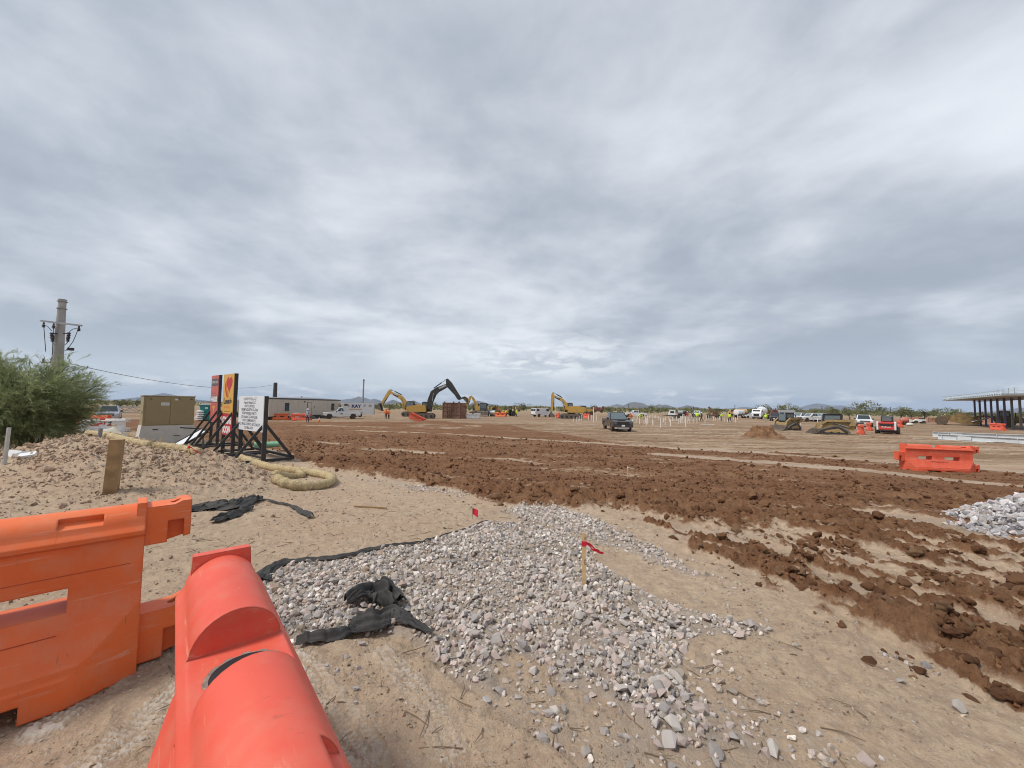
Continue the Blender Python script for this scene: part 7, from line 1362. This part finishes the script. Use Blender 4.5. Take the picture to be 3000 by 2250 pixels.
tag(link('distant_scrub', scrub_mass()), 'far belt of olive desert scrub along the horizon', 'scrub', kind='stuff')

# ---------------------------------------------------------------- hills
M_HILL = mat('desert_rock_slope', (.11, .10, .095), .95, var=.3, scale=.004, dirt=.4, dirtc=(.10, .11, .06), dscale=.01)
def hill(pts, Y, depth, name='hill'):
    xs = np.array([p[0] for p in pts], float); ys = np.array([p[1] for p in pts], float); nx, ny = 70, 22; U = np.linspace(xs[0], xs[-1], nx); top = np.interp(U, xs, ys); V = []
    for i in range(nx):
        b = PD(U[i], top[i], Y)
        for j in range(ny):
            v = -1 + 2 * j / (ny - 1); V.append((b.x, Y + v * depth, b.z, (1 - abs(v)) ** .9))
    V = np.array(V); h = np.maximum(V[:, 2] + .8, 0); nz = fbm(V[:, 0], V[:, 1], depth * .5, 5, .55, 141); crag = np.abs(fbm(V[:, 0], V[:, 1], depth * .22, 4, .55, 147))
    z = h * V[:, 3] * (1 + .55 * nz * (1 - V[:, 3]) ) - h * .35 * crag * V[:, 3] * (1 - V[:, 3]) * 3 + h * .05 * nz - 2
    P = np.column_stack([V[:, 0], V[:, 1], z]); Q = np.array([(i * ny + j, (i + 1) * ny + j, (i + 1) * ny + j + 1, i * ny + j + 1) for i in range(nx - 1) for j in range(ny - 1)])
    tag(link(name, mesh_np(name, P, Q, [M_HILL], True)), kind='structure')
hill([(395, 1172), (420, 1166), (455, 1156), (478, 1151), (498, 1154), (520, 1161), (545, 1167), (580, 1173)], 9500, 900)
hill([(960, 1184), (985, 1174), (1005, 1170), (1030, 1168), (1045, 1163), (1052, 1160), (1060, 1165), (1066, 1163), (1085, 1170), (1098, 1167), (1112, 1172), (1132, 1182)], 8500, 600)
hill([(1125, 1184), (1140, 1175), (1152, 1170), (1165, 1175), (1185, 1184)], 7000, 350); hill([(1188, 1186), (1200, 1177), (1212, 1172), (1224, 1178), (1246, 1187)], 7000, 350)
hill([(1372, 1190), (1388, 1176), (1398, 1172), (1412, 1176), (1440, 1185), (1490, 1193)], 8500, 500); hill([(1760, 1196), (1790, 1188), (1808, 1183), (1825, 1188), (1850, 1196)], 8500, 500)
hill([(1818, 1197), (1830, 1187), (1845, 1179), (1858, 1177), (1872, 1178), (1886, 1182), (1896, 1189), (1908, 1197)], 5500, 350); hill([(1902, 1197), (1915, 1190), (1930, 1184), (1942, 1186), (1948, 1184), (1957, 1188), (1974, 1198)], 5500, 350)
hill([(1975, 1198), (2000, 1191), (2010, 1188), (2013, 1187), (2030, 1190), (2065, 1198)], 6000, 350); hill([(2130, 1200), (2160, 1194), (2182, 1192), (2205, 1194), (2240, 1202)], 11000, 700)
hill([(2290, 1203), (2345, 1194), (2375, 1184), (2390, 1181), (2410, 1181), (2420, 1187), (2430, 1189), (2445, 1187), (2465, 1187), (2490, 1193), (2540, 1204)], 11000, 800); hill([(2505, 1204), (2530, 1196), (2545, 1191), (2570, 1192), (2600, 1198), (2680, 1207)], 11500, 800)
hill([(2920, 1213), (2955, 1206), (2990, 1198), (3030, 1190), (3100, 1186), (3250, 1200)], 8000, 700)

# ---------------------------------------------------------------- air between here and the hills
hzm = bpy.data.materials.new('desert_haze'); hzm.use_nodes = True; N = hzm.node_tree.nodes; N.clear(); vo = N.new('ShaderNodeVolumePrincipled'); ou = N.new('ShaderNodeOutputMaterial'); hzm.node_tree.links.new(vo.outputs[0], ou.inputs['Volume'])
vo.inputs['Color'].default_value = (.58, .72, .95, 1); vo.inputs['Density'].default_value = 5.5e-5; vo.inputs['Anisotropy'].default_value = .0
hm = MB().box((0, 6500, 170), (34000, 17000, 360)).mesh('haze', hzm); tag(link('haze', hm), 'thin blue dust haze in the air over the desert', 'haze', kind='stuff')
